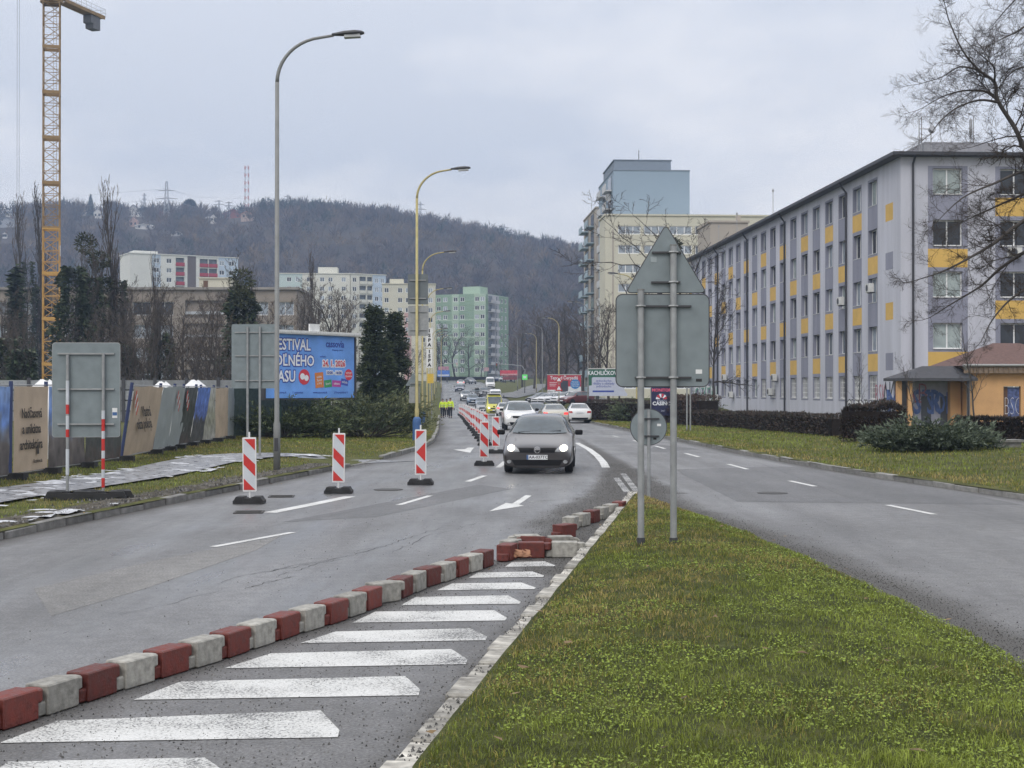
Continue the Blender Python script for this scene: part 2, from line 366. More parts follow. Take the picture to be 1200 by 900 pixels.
# footpath: parallel to the hoarding, then turning to the carriageway
PATH = [(-10.6, 12), (-9.9, 20), (-9.36, 25.9), (-8.7, 29.6), (-8.3, 33), (-8.25, 37.5), (-7.9, 40.6), (-6.9, 42.2), (-5.6, 42.2), (-4.55, 41.0), (-3.75, 40.2)]
PW = [.75, .75, .75, .75, .8, .85, .9, .95, 1.0, 1.35, 1.9]
def resample(pts, step, extra=None):
    P = [Vector((p[0], p[1], 0)) for p in pts]; d = [0]
    for a, b in zip(P, P[1:]): d.append(d[-1] + (b - a).length)
    s = np.arange(0, d[-1] + step * .5, step); X = np.interp(s, d, [p.x for p in P]); Y = np.interp(s, d, [p.y for p in P])
    k = 5; X = np.convolve(np.pad(X, 2, mode='edge'), np.ones(k) / k, 'valid'); Y = np.convolve(np.pad(Y, 2, mode='edge'), np.ones(k) / k, 'valid')
    E = np.interp(s, d, extra) if extra is not None else None
    return X, Y, E
px_, py_, pw_ = resample(PATH, .5, PW)
V = []; n = len(px_); K = 9
for i in range(n):
    a = Vector((px_[max(i - 1, 0)], py_[max(i - 1, 0)])); b = Vector((px_[min(i + 1, n - 1)], py_[min(i + 1, n - 1)])); d = (b - a).normalized(); nn = Vector((-d.y, d.x))
    for j in range(K):
        q = Vector((px_[i], py_[i])) + nn * pw_[i] * (2 * j / (K - 1) - 1); zq = gz(min(q.x, Lk(q.y) - .01), q.y) + .045; fq = sstep(n - 9, n - 2, i); V.append((q.x, q.y, zq * (1 - fq) + (h(q.y) + .012) * fq))
mep = bpy.data.meshes.new('footpath'); mep.from_pydata(V, [], [(i * K + j, i * K + j + 1, (i + 1) * K + j + 1, (i + 1) * K + j) for i in range(n - 1) for j in range(K - 1)])
mep.polygons.foreach_set('use_smooth', [True] * len(mep.polygons))
M_PATH = pm('slushy_path', (.19, .192, .20), rough=.4, var=.75, scale=5.0, detail=9, rvar=.25, bump=.3, bscale=40)
tag(obj('footpath', mep, M_PATH), kind='structure')
# melting snow on the footpath and by the kerb
M_SNOW = pm('old_snow', (.47, .48, .50), rough=.6, var=.5, scale=9.0, bump=.6, bscale=14)
def snow(name, cells, step, thr, amp, label=None):
    Vv = []; idx = {}; T = []
    def vid(ix, iy):
        if (ix, iy) in idx: return idx[(ix, iy)]
        x, y = ix * step, iy * step
        nzv = .8 * nz3(x * .9, y * .9, 1.7) + .7 * nz3(x * 2.6, y * 2.6, 5) + .55 * nz3(x * 7, y * 7, 9)
        hh = max(-.012, (nzv - thr) * amp)
        idx[(ix, iy)] = len(Vv); Vv.append((x, y, gz(min(x, Lk(y) - .01), y) + .05 + hh)); return idx[(ix, iy)]
    for (ix, iy) in cells:
        q = [vid(ix, iy), vid(ix + 1, iy), vid(ix + 1, iy + 1), vid(ix, iy + 1)]
        if max(Vv[k][2] - gz(min(Vv[k][0], Lk(Vv[k][1]) - .01), Vv[k][1]) for k in q) > .050: T += [(q[0], q[1], q[2]), (q[0], q[2], q[3])]
    o = np_mesh(name, np.array(Vv), np.array(T), M_SNOW, smooth=True); tag(o, kind='stuff'); return o
st = .085; cells = set()
for i in range(n):
    if py_[i] > 43 or (px_[i] > -6.4): continue
    for ix in range(int((px_[i] - pw_[i] - .35) / st), int((px_[i] + pw_[i] + .3) / st)):
        for iy in range(int((py_[i] - .4) / st), int((py_[i] + .4) / st)): cells.add((ix, iy))
snow('snow_patch', cells, st, .50, .028)
cells = set()
for iy in range(int(17 / st), int(30 / st)):
    y = iy * st
    for ix in range(int((Lk(y) - 1.15) / st), int((Lk(y) - .2) / st)): cells.add((ix, iy))
snow('snow_patch', cells, st, .66, .05)

# ---- kerbs, stone by stone
M_KERB = pm('kerb_stone', (.23, .225, .21), rough=.85, var=.35, scale=6, bump=.5, bscale=30, rand=.18)
M_KERBD = pm('dirty_kerb_stone', (.17, .165, .155), rough=.9, var=.4, scale=6, bump=.6, bscale=25, rand=.2)
M_KERBM = pm('weathered_kerb_stone', (.33, .315, .28), rough=.9, var=.7, scale=7, bump=.9, bscale=22, rand=.32)
def kerb(name, fx, y0, y1, L_, w, hh, mat, side, skip=None, jit=.008):
    root = bpy.data.objects.new(name, None); COL.objects.link(root); root['kind'] = 'structure'
    b = MB(); b.box((0, L_ / 2, hh / 2 - .05), (w, L_ - .022, hh + .1)); me = b.mesh('kerb_stone'); bevel(me, .014, 1); me.materials.append(mat)
    y = y0
    while y < y1:
        x0 = fx(y); s = (fx(y + .5) - fx(y - .5)); ang = math.atan2(-s, 1)
        if not (skip and skip[0] < y < skip[1]):
            o = obj('kerb_stone', me, None, root, (x0 + side * w / 2 + rnd.uniform(-jit, jit), y, h(y) + rnd.uniform(-jit, jit)), (rnd.uniform(-.012, .012), rnd.uniform(-.03, .03), ang + rnd.uniform(-.012, .012)))
        y += L_ * math.cos(ang)
    return root
kerb('kerb_left', Lk, 8, 38.2, 1.0, .15, .115, M_KERBD, -1, jit=.018)
kerb('kerb_left', Lk, 38.2, 43, 1.0, .15, .02, M_KERBD, -1)
kerb('kerb_left', Lk, 43, 150, 1.0, .15, .125, M_KERB, -1)
kerb('kerb_right', Rk, 22, 150, 1.0, .15, .115, M_KERB, 1, jit=.015)
kerb('kerb_median', ML, 4.2, 27.3, .55, .2, .135, M_KERBM, 1, jit=.022)

# ---- loose grit: small stones on the road
def stones(name, pts, size, mat):
    n = len(pts); base = np.array([[1, 0, -.5], [-.5, .87, -.5], [-.5, -.87, -.5], [0, 0, .8]])
    s = size[:, None, None] * (1 + nr.uniform(-.35, .35, (n, 4, 3))); a = nr.uniform(0, 6.28, n); ca, sa = np.cos(a), np.sin(a)
    B = base[None] * s; X = B[..., 0] * ca[:, None] - B[..., 1] * sa[:, None]; Y = B[..., 0] * sa[:, None] + B[..., 1] * ca[:, None]
    V = np.stack([X, Y, B[..., 2]], -1) + pts[:, None, :]
    T = np.array([[0, 1, 3], [1, 2, 3], [2, 0, 3]])[None] + (np.arange(n) * 4)[:, None, None]
    g = (nr.uniform(.02, .17, n) * (1.15 if 'rubble' in name else 1))[:, None, None] * np.ones((n, 4, 3)) * np.array([1, .97, .92])
    tag(np_mesh(name, V.reshape(-1, 3), T.reshape(-1, 3), mat, g.reshape(-1, 3)), kind='stuff')
M_GRIT = attr_mat('grit_stone', rough=.85)
P = []; tries = 0
while len(P) < 34000 and tries < 400000:
    tries += 1
    y = 6.5 + 34 * rnd.random() ** 1.6; x = rnd.uniform(-4.2, 5.2)
    if y < 28 and ML(y) - .01 < x < MR(y) + .02: continue
    g = grit(x, y)
    if rnd.random() < g ** 1.5 * .9 + .008: P.append((x, y, h(y) + .003))
stones('road_grit', np.array(P), nr.uniform(.004, .011, len(P)), M_GRIT)

P = []
while len(P) < 1800:
    y = 15 + 23 * rnd.random(); d = .18 + abs(rnd.gauss(0, .42))
    if d < 1.25 and nz3(y * .9, d * 1.5, 3) > -.25: x = Lk(y) - d; P.append((x, y, gz(x, y) + .035))
stones('verge_rubble', np.array(P), nr.uniform(.008, .035, len(P)), attr_mat('rubble_stone', rough=.9))
P = []
while len(P) < 1500:
    y = 6.5 + 21 * rnd.random() ** 1.5; x = ML(y) + rnd.uniform(.0, .3); P.append((x, y, .135 + .03 * (x - ML(y) > .2)))
stones('kerb_crumbs', np.array(P), nr.uniform(.004, .013, len(P)), attr_mat('rubble_stone', rough=.9))
# ---- painted markings
def paint_mat(name, wear=.5):
    m = bpy.data.materials.new(name); m.use_nodes = True; t = m.node_tree; l = t.links.new; p = t.nodes['Principled BSDF']; c = t.nodes.new('ShaderNodeTexCoord')
    n = t.nodes.new('ShaderNodeTexNoise'); n.inputs['Scale'].default_value = 55; n.inputs['Detail'].default_value = 5; n.inputs['Roughness'].default_value = .7; l(c.outputs['Object'], n.inputs['Vector'])
    n2 = t.nodes.new('ShaderNodeTexNoise'); n2.inputs['Scale'].default_value = 1.6; n2.inputs['Detail'].default_value = 4; l(c.outputs['Object'], n2.inputs['Vector'])
    ad = t.nodes.new('ShaderNodeMath'); ad.operation = 'ADD'; l(n.outputs[0], ad.inputs[0]); sc = t.nodes.new('ShaderNodeMath'); sc.operation = 'MULTIPLY'; sc.inputs[1].default_value = .55; l(n2.outputs[0], sc.inputs[0]); l(sc.outputs[0], ad.inputs[1])
    r = t.nodes.new('ShaderNodeValToRGB'); l(ad.outputs[0], r.inputs[0]); r.color_ramp.elements[0].position = wear - .05; r.color_ramp.elements[0].color = (.10, .10, .10, 1)
    r.color_ramp.elements[1].position = wear + .06; r.color_ramp.elements[1].color = (.50, .50, .48, 1)
    e = r.color_ramp.elements.new(min(.99, wear + .35)); e.color = (.66, .66, .64, 1)
    l(r.outputs[0], p.inputs['Base Color']); p.inputs['Roughness'].default_value = .6; return m
M_LINE = paint_mat('road_paint', .60); M_HATCH = paint_mat('hatch_paint', .68); M_WORN = paint_mat('worn_road_paint', .82)
def lift(v, dz=.005): return (v.x, v.y, h(v.y) + dz)
def mark(name, pix, mat, parent=None):
    b = MB(); b.add([lift(gp(x, y)) for x, y in pix], [tuple(range(len(pix)))]); return tag(obj(name, b, mat), kind='structure')
def line(pix, w, mat, name='lane_marking'):
    P = [gp(x, y) for x, y in pix]; b = MB(); vs = []
    for i, p in enumerate(P):
        d = (P[min(i + 1, len(P) - 1)] - P[max(i - 1, 0)]).normalized(); nn = Vector((-d.y, d.x, 0)) * w / 2
        vs += [lift(p + nn), lift(p - nn)]
    b.add(vs, [(2 * i, 2 * i + 1, 2 * i + 3, 2 * i + 2) for i in range(len(P) - 1)]); return tag(obj(name, b, mat), kind='structure')
line([(250, 641), (343, 624)], .12, M_LINE); line([(316, 601), (362, 592), (410, 582)], .25, M_LINE); line([(467, 592), (504, 581)], .12, M_LINE)
line([(548, 564.5), (568, 557.5)], .15, M_LINE); line([(584, 548), (592, 541)], .15, M_LINE)
line([(676, 518), (690, 526), (700, 534), (707, 542), (710, 548)], .22, M_LINE); line([(622, 588), (650, 586)], .1, M_WORN)
line([(722, 560), (735, 577)], .14, M_WORN); line([(730, 555), (746, 576)], .14, M_WORN)
for a in ((1040, 592, 1095, 603), (925, 563.5, 955, 570), (853, 544, 876, 550), (803, 531, 819, 535.5), (768, 522, 779, 525.3), (742, 514.5, 750, 517), (718, 508.5, 725, 510.5)):
    line([(a[0], a[1]), (a[2], a[3])], .13, M_LINE)
# arrows painted on the carriageway
mark('arrow_marking', [(573, 599.5), (593, 589.5), (600, 590.5), (616, 580.5), (623, 581), (608, 591.5), (614, 593)], M_LINE)
mark('arrow_marking', [(531, 526.5), (545, 526), (548, 524), (556, 524), (553, 527), (551, 530.5), (541, 528.5)], M_LINE)
HS = [((-6, 905), (10, 893), (240, 888), (262, 903)), ((0, 871), (68, 845), (376, 833), (398, 856)), ((157, 820.5), (212, 799), (475, 792.7), (492.5, 808.6)),
      ((263, 783.5), (318, 766), (529, 761), (548, 773)), ((352, 754), (393, 740.5), (551, 736.7), (571, 746.5)), ((413, 730), (440, 717), (579, 715.5), (594, 724.3)),
      ((470, 709.5), (487, 700), (595, 698), (610.5, 705.8)), ((512, 692), (530, 684), (611, 683), (628, 689)), ((549, 677.5), (560, 671.5), (624, 670), (638, 675)), ((592, 664.5), (600, 659), (638, 658), (651, 663))]
for bl, tl, tr, tip in HS:
    br = (tip[0] - 2, bl[1] - (bl[1] - tip[1]) * .45 if bl[1] > tip[1] else tip[1] + 2)
    mark('hatch_marking', [bl, br, tip, tr, tl], M_HATCH)

# cracks in the surface
M_CRACK = pm('crack_tar', (.022, .022, .024), rough=.7, var=.2)
cb = MB()
def crack(p0, p1, n, amp, w):
    a, b = gp(*p0), gp(*p1); d = b - a; nn = Vector((-d.y, d.x, 0)).normalized(); P = []
    off = 0
    for i in range(n + 1):
        off += rnd.uniform(-amp, amp); off *= .85; P.append(a + d * (i / n) + nn * off)
    vs = []
    for i, p in enumerate(P):
        ww = w * rnd.uniform(.12, .6) * (.2 if i in (0, n) else 1); vs += [(p.x + nn.x * ww, p.y + nn.y * ww, h(p.y) + .0035), (p.x - nn.x * ww, p.y - nn.y * ww, h(p.y) + .0035)]
    cb.add(vs, [(2 * i, 2 * i + 1, 2 * i + 3, 2 * i + 2) for i in range(n)])
for a in (((250, 684), (400, 655), 30, .05, .012), ((285, 690), (345, 676), 14, .05, .014), ((330, 676), (440, 640), 26, .06, .012), ((300, 672), (430, 648), 24, .05, .009), ((420, 646), (530, 618), 26, .07, .012), ((455, 648), (560, 612), 22, .07, .009), ((140, 722), (262, 690), 18, .04, .007), ((590, 566), (300, 620), 30, .03, .008), ((855, 588), (1180, 590), 22, .05, .012), ((700, 548), (640, 552), 8, .03, .01), ((1000, 585), (880, 540), 16, .04, .008)): crack(*a)
tag(obj('road_cracks', cb, M_CRACK), kind='stuff')
M_PATCH = asphalt('patched_asphalt', (.105, .105, .107)); M_PATCH2 = asphalt('older_asphalt', (.165, .16, .152))
for nm, pix, mt, dz in (('road_patch', [(864, 588), (1199, 592), (1120, 576), (960, 551.5), (810, 524.5), (770, 520), (760, 527), (800, 556)], M_PATCH, .002), ('road_patch', [(40, 690), (190, 655), (330, 628), (300, 645), (170, 690), (60, 722)], M_PATCH2, .002), ('road_patch', [(330, 612), (560, 568), (600, 573), (440, 606)], M_PATCH, .002)):
    b = MB(); b.add([lift(gp(x, y), dz) for x, y in pix], [tuple(range(len(pix)))]); me_ = b.mesh(nm, fix=False); bm_ = bmesh.new(); bm_.from_mesh(me_); bmesh.ops.triangulate(bm_, faces=bm_.faces); bm_.to_mesh(me_); bm_.free(); tag(obj(nm, me_, mt), kind='structure')
for x, y in ((455, 574), (905, 578)):
    v = gp(x, y); tag(obj('manhole_cover', MB().cyl((0, 0, 0), (0, 0, .008), .31, 24), pm('cast_iron', (.035, .033, .03), rough=.6), None, (v.x, v.y, h(v.y) + .002)), 'round iron manhole cover in the %s carriageway' % ('left' if x < 600 else 'right'), 'manhole')
# drain covers by the left kerb
for x, y in ((330, 582), (292, 600.5)):
    v = gp(x, y); b = MB(); b.box((0, 0, .006), (.5, .5, .012))
    for k in range(5): b.box((0, -.18 + k * .09, .013), (.42, .035, .006))
    tag(obj('drain_cover', b, pm('cast_iron', (.035, .033, .03), rough=.6), None, (v.x, v.y, .003), (0, 0, .1)), 'iron drain grating set in the road by the muddy kerb', 'drain', 'drain gratings by the kerb')

# ---- grass blades
def blades(name, pts, hgt, wid, cols, lean=.6):
    n = len(pts); a = nr.uniform(0, 6.283, n); t = np.stack([np.cos(a), np.sin(a), np.zeros(n)], 1); b = nr.uniform(0, 6.283, n); d = np.stack([np.cos(b), np.sin(b), np.zeros(n)], 1) * (lean * nr.uniform(.2, 1.3, n))[:, None]
    up = np.array([0, 0, 1.0]); H = hgt[:, None]; w = wid[:, None] / 2
    mid = pts + (up + d * .35) * H * .55; tip = pts + (up * .85 + d) * H
    V = np.stack([pts - t * w, pts + t * w, mid + t * w * .75, mid - t * w * .75, tip], 1)
    T = np.array([[0, 1, 2], [0, 2, 3], [3, 2, 4]])[None] + (np.arange(n) * 5)[:, None, None]
    C = np.repeat(cols[:, None, :], 5, 1)
    return tag(np_mesh(name, V.reshape(-1, 3), T.reshape(-1, 3), M_BLADE, C.reshape(-1, 3)), kind='stuff')
M_BLADE = attr_mat('grass_blade', rough=.6, spec=.3, trans=.25)
GC = np.array([[.115, .138, .026], [.165, .195, .036], [.24, .29, .05], [.30, .25, .07], [.40, .31, .13], [.17, .12, .06]])
def grass_cols(xs, ys, yellow):
    n = len(xs); out = np.zeros((n, 3))
    for i in range(n):
        v = nz3(xs[i] * .55, ys[i] * .55, 2.2) + .5 * nz3(xs[i] * 1.9, ys[i] * 1.9, 7) + yellow(xs[i], ys[i]) + rnd.uniform(-.55, .55)
        k = 2 if v < -.62 else 1 if v < -.18 else 0 if v < .22 else 3 if v < .62 else 4 if v < .95 else 5
        out[i] = GC[k] * rnd.uniform(.7, 1.35) * (1 + .45 * nz3(xs[i] * 4.5, ys[i] * 4.5, 20) + .25 * nz3(xs[i] * .9, ys[i] * .9, 31))
    return out
xs, ys = [], []
while len(xs) < 88000:
    y = 6.2 + 21.5 * rnd.random() ** 1.75; x = rnd.uniform(-1.2, 3.8)
    if ML(y) + .2 < x < MR(y) - .02 and (nz3(x * 3, y * 3, 4) > -.5 or rnd.random() < .4): xs.append(x); ys.append(y)
xs, ys = np.array(xs), np.array(ys); zs = np.array([med_z(a, b) * (sstep(0, .12, MR(b) - a) * .96 + .04) + .025 * nz3(a * 1.3, b * 1.3) for a, b in zip(xs, ys)])
hh = nr.uniform(.014, .044, len(xs)) * (1 + .5 * np.array([max(0, nz3(a * 2.3, b * 2.3, 3)) * 3 for a, b in zip(xs, ys)]))
blades('median_grass', np.stack([xs, ys, zs], 1), hh, nr.uniform(.003, .0055, len(xs)) * (1 + (ys - 6) * .06), grass_cols(xs, ys, lambda x, y: -.40 + .055 * (y - 6) - .14 * (x - 1)), .9)
# clover and broad-leaved weeds among the grass
nC = 85000; xs = nr.uniform(-.7, 3.7, nC); ys = 6.2 + 19 * nr.random(nC) ** 1.5
k = np.array([ML(b) + .25 < a < MR(b) - .1 and nz3(a * .9, b * .9, 12) + .6 * nz3(a * 3, b * 3, 14) + .3 * rnd.random() - .035 * (b - 8) + .1 * (a - 1.5) > .06 for a, b in zip(xs, ys)]); xs, ys = xs[k], ys[k]; nC = len(xs)
zs = np.array([med_z(a, b) for a, b in zip(xs, ys)]) + nr.uniform(.010, .034, nC)
c = np.stack([xs, ys, zs], 1); a = nr.uniform(0, 6.28, nC); s = nr.uniform(.0035, .0105, nC) * (1 + (ys - 6) * .03)
V = np.stack([c + np.stack([np.cos(a + q) * s, np.sin(a + q) * s, nr.uniform(-.006, .006, nC)], 1) for q in (0, 1.57, 3.14, 4.71)], 1)
T = np.array([[0, 1, 2], [0, 2, 3]])[None] + (np.arange(nC) * 4)[:, None, None]
col = np.array([.245, .315, .05])[None] * nr.uniform(.4, 1.3, (nC, 1)); col = np.repeat(col[:, None], 4, 1)
tag(np_mesh('clover', V.reshape(-1, 3), T.reshape(-1, 3), M_BLADE, col.reshape(-1, 3)), kind='stuff')
# fallen leaves and litter
P = []
while len(P) < 110:
    y = 6.5 + 30 * rnd.random() ** 1.4; x = rnd.uniform(-7, 9)
    if (y < 27 and ML(y) + .1 < x < MR(y)) or grit(x, y) > .45: P.append((x, y, gz(x, y) + (.045 if y < 28 and ML(y) < x < MR(y) else .012)))
P = np.array(P); n_ = len(P); a = nr.uniform(0, 6.28, n_); s_ = nr.uniform(.015, .04, n_)
V = np.stack([P + np.stack([np.cos(a + q) * s_ * k, np.sin(a + q) * s_ * k, nr.uniform(-.008, .012, n_)], 1) for q, k in ((0, 1.3), (1.5, .7), (3.1, 1.2), (4.6, .7))], 1)
T = np.array([[0, 1, 2], [0, 2, 3]])[None] + (np.arange(n_) * 4)[:, None, None]; col = np.repeat((np.array([.20, .135, .07])[None] * nr.uniform(.5, 1.6, (n_, 1)))[:, None], 4, 1)
tag(np_mesh('fallen_leaves', V.reshape(-1, 3), T.reshape(-1, 3), M_BLADE, col.reshape(-1, 3)), kind='stuff')
# verges
def verge(name, N, fxy, yellow, hs=(.035, .085), w=.010):
    xs, ys = [], []
    while len(xs) < N:
        q = fxy()
        if q: xs.append(q[0]); ys.append(q[1])
    xs, ys = np.array(xs), np.array(ys); zs = np.array([gz(a, b) + .03 * nz3(a * .6, b * .6) for a, b in zip(xs, ys)])
    blades(name, np.stack([xs, ys, zs], 1), nr.uniform(*hs, N), nr.uniform(.6, 1.3, N) * w * (ys / 30) ** .8, grass_cols(xs, ys, yellow), .8)
def near_path(x, y):
    d2 = (px_ - x) ** 2 + (py_ - y) ** 2; i = int(np.argmin(d2)); return d2[i] < (pw_[i] + .05) ** 2
def f_left():
    y = 17 + 55 * rnd.random() ** 1.6; x = Lk(y) - .25 - 9 * rnd.random()
    if y < 37.5 and Lk(y) - x < 1.0 + .3 * nz3(y * .7, 3): return None if rnd.random() < .93 else (x, y)
    if near_path(x, y) or (x > -4.8 and 38.3 < y < 42.5): return None
    return (x, y)
verge('verge_grass', 62000, f_left, lambda x, y: -.05)
def f_right():
    y = 24 + 90 * rnd.random() ** 1.5; x = Rk(y) + .2 + 11 * rnd.random() ** 1.2
    return (x, y)
verge('verge_grass', 60000, f_right, lambda x, y: -.2 + .3 * (x - Rk(y) < 1.2), (.05, .11), .014)

# ---- hill with its wood
RG = [(-700, 262), (-300, 258), (-100, 256), (0, 256), (60, 252), (100, 250), (200, 254), (290, 256), (330, 250), (400, 250), (460, 257), (520, 269), (560, 277), (600, 287), (650, 297), (690, 304), (800, 322), (900, 335), (1100, 352), (1300, 380), (1900, 430)]
YR, YF = 1000.0, 480.0
rx = np.array([pX(a, YR) for a, b in RG]); rz_ = np.array([pZ(b, YR) for a, b in RG]) - 3
def hill_z(X, Y):
    top = float(np.interp(X, rx, rz_)); f = sstep(YF, YR, Y) if Y < YR else 1 - .35 * sstep(YR, YR + 900, Y)
    return 6 + (top - 6) * f + 7 * nz3(X * .008, Y * .008, 2) * min(1, f * 2) * (1 if Y < 900 else .35)
M_HILL = pm('woodland_floor', (.075, .062, .052), rough=1, var=.35, scale=.03, spec=.05)
grid('hill', list(np.arange(455, 1100, 20)) + [1100, 1180, 1250], list(np.linspace(0, 1, 90)), lambda t, y: -800 + 1600 * t, lambda x, y: hill_z(x, y), M_HILL)
def wood(name, N, seed, fpos, tall, wide, cols, tris, long=.22):
    g = np.random.default_rng(seed); P = []
    while len(P) < N:
        q = fpos(g)
        if q is not None: P.append(q)
    P = np.array(P); n = len(P); H = g.uniform(*tall, n); Wd = g.uniform(*wide, n)
    u = g.normal(size=(n, tris, 3)); u /= np.linalg.norm(u, axis=2, keepdims=True); rr = g.random((n, tris, 1)) ** .45
    cen = u * rr * np.array([.5, .5, .42]) + np.array([0, 0, .56])
    dirn = u * np.array([.8, .8, .35]) + np.array([0, 0, .8]) + g.normal(size=(n, tris, 3)) * .25
    sd_ = np.cross(dirn, g.normal(size=(n, tris, 3))); sd_ /= np.linalg.norm(sd_, axis=2, keepdims=True) + 1e-6
    SC_ = np.stack([Wd, Wd, H], 1)[:, None, :]
    c0 = cen * SC_; L_ = (H * long)[:, None, None]; w = (H * .022)[:, None, None]
    V = np.stack([c0 - sd_ * w - dirn * L_ * .4, c0 + sd_ * w - dirn * L_ * .4, c0 + dirn * L_ * .6], 2) + P[:, None, None, :]
    ci = g.choice(len(cols), n, p=[c[1] for c in cols])
    for q in range(n):
        v = nz3(P[q][0] * .012, P[q][1] * .008, 5) + .5 * nz3(P[q][0] * .04, P[q][1] * .03, 8)
        if v > .42 and g.random() < .7: ci[q] = 4
        elif v < -.38 and g.random() < .7: ci[q] = 3
    C = np.array([c[0] for c in cols])[ci] * g.uniform(.7, 1.3, (n, 1))
    C = np.repeat(C[:, None], tris * 3, 1).reshape(-1, 3)
    T = np.arange(n * tris * 3).reshape(-1, 3)
    return tag(np_mesh(name, V.reshape(-1, 3), T, attr_mat('woodland_twigs', rough=.95, spec=.05), C), kind='stuff')
CLEAR = [(10, 251, 13), (6, 266, 13), (102, 249, 12), (114, 256, 8), (156, 254, 9), (156, 266, 7), (188, 259, 7), (168, 269, 12), (273, 255, 14), (289, 257, 9), (250, 261, 6), (206, 277, 7), (5, 280, 5)]
def hill_at(x, y):
    for yy in np.arange(520, 1000, 4.0):
        if hill_z(pX(x, yy), yy) >= pZ(y, yy): return float(yy)
    return 985.0
CLR = [(a, b_, c * .9, hill_at(a, b_)) for a, b_, c in CLEAR]
def hp(g):
    Y = 500 + 560 * g.random() ** .85; x = g.uniform(-40, 1000); X = pX(x, Y) * g.uniform(.98, 1.02)
    if Y < 640 and x < 320 and g.random() < .5: return None
    zt_ = hill_z(X, Y) + 12
    for hx_, hy_, hw_, hY in CLR:
        if abs(x - hx_) < hw_ and Y < hY + 14 and zt_ > pZ(hy_ - 1, Y): return None
    z = hill_z(X, Y)
    return (X, Y, z - .5)
WC = [((.105, .082, .076), .42), ((.135, .10, .078), .24), ((.085, .072, .076), .22), ((.16, .115, .07), .06), ((.04, .052, .04), .06)]
wood('hill_wood', 6000, 5, hp, (6, 13), (6, 10), WC, 60)
# ================================================================== BUILDINGS
def glass(name, col, rough=.08):
    return pm(name, col, rough=rough, var=.35, scale=.9, spec=.6)
G_DARK = glass('window_glass_dark', (.030, .034, .040)); G_CURT = glass('window_glass_curtain', (.33, .38, .37), .15); G_MID = glass('window_glass_blind', (.14, .16, .18), .12); G_SKY = glass('window_glass_pale', (.30, .34, .38), .12)
M_PVC = pm('white_window_frame', (.78, .78, .77), rough=.4, var=.06); M_PVCD = pm('dull_window_frame', (.55, .55, .54), rough=.5, var=.1)
M_GUT = pm('dark_gutter_metal', (.035, .035, .04), rough=.45, var=.15); M_ROOFD = pm('dark_roof_sheet', (.055, .055, .06), rough=.6, var=.2)
def udir(a): return Vector((math.cos(a), math.sin(a), 0))
def facade(parent, O, a, width, z0, z1, openings, mfn, mats, depth=.28, extra_u=(), extra_z=(), name='wall'):
    """wall with real openings; O origin, a direction; outside is on the right-hand side (local -y)"""
    O = Vector(O); u = udir(a); inn = Vector((-u.y, u.x, 0))
    us = sorted(set([0, width] + [round(v, 3) for o in openings for v in o[:2]] + [round(v, 3) for v in extra_u]))
    zs = sorted(set([z0, z1] + [round(v, 3) for o in openings for v in o[2:4]] + [round(v, 3) for v in extra_z]))
    us = [v for v in us if -1e-6 <= v <= width + 1e-6]; zs = [v for v in zs if z0 - 1e-6 <= v <= z1 + 1e-6]
    b = MB()
    def P(s, z, d=0): v = O + u * s + inn * d; return (v.x, v.y, z)
    for i in range(len(us) - 1):
        sm = (us[i] + us[i + 1]) / 2
        for j in range(len(zs) - 1):
            zm = (zs[j] + zs[j + 1]) / 2
            if any(o[0] < sm < o[1] and o[2] < zm < o[3] for o in openings): continue
            b.quad(P(us[i], zs[j]), P(us[i + 1], zs[j]), P(us[i + 1], zs[j + 1]), P(us[i], zs[j + 1]), mfn(sm, zm))
    for o in openings:
        s0, s1, a0, a1 = o[:4]; k = mfn((s0 + s1) / 2, (a0 + a1) / 2)
        b.quad(P(s0, a0), P(s0, a0, depth), P(s0, a1, depth), P(s0, a1), k); b.quad(P(s1, a0, depth), P(s1, a0), P(s1, a1), P(s1, a1, depth), k)
        b.quad(P(s0, a0), P(s1, a0), P(s1, a0, depth), P(s0, a0, depth), k); b.quad(P(s0, a1, depth), P(s1, a1, depth), P(s1, a1), P(s0, a1), k)
    me = b.mesh(name, fix=False); return obj(name, me, mats, parent)
WM = {}
def win_mesh(w, hh, panes, fr=.06, bars=False):
    k = (round(w, 2), round(hh, 2), panes, bars)
    if k in WM: return WM[k]
    f = MB(); f.bb(-w / 2, w / 2, 0, .07, 0, fr); f.bb(-w / 2, w / 2, 0, .07, hh - fr, hh)
    for x in np.linspace(-w / 2, w / 2, panes + 1):
        x0 = max(-w / 2, x - fr * (.5 if abs(x) < w / 2 - .01 else 1)); x1 = min(w / 2, x + fr * (.5 if abs(x) < w / 2 - .01 else 1))
        f.bb(x0, x1, -.004, .074, fr, hh - fr)
    p = MB(); p.quad((-w / 2, .03, 0), (w / 2, .03, 0), (w / 2, .03, hh), (-w / 2, .03, hh))
    s = MB(); s.bb(-w / 2, w / 2, -.26, 0, -.02, .015)
    br = None
    if bars:
        br = MB()
        for x in np.linspace(-w / 2 + .1, w / 2 - .1, 7): br.bb(x - .014, x + .014, -.16, -.135, 0, hh)
        for z in np.linspace(.1, hh - .1, 5): br.bb(-w / 2, w / 2, -.135, -.11, z - .014, z + .014)
        br = br.mesh('grille', fix=False)
    WM[k] = (f.mesh('window'), p.mesh('pane', fix=False), s.mesh('sill'), br); return WM[k]
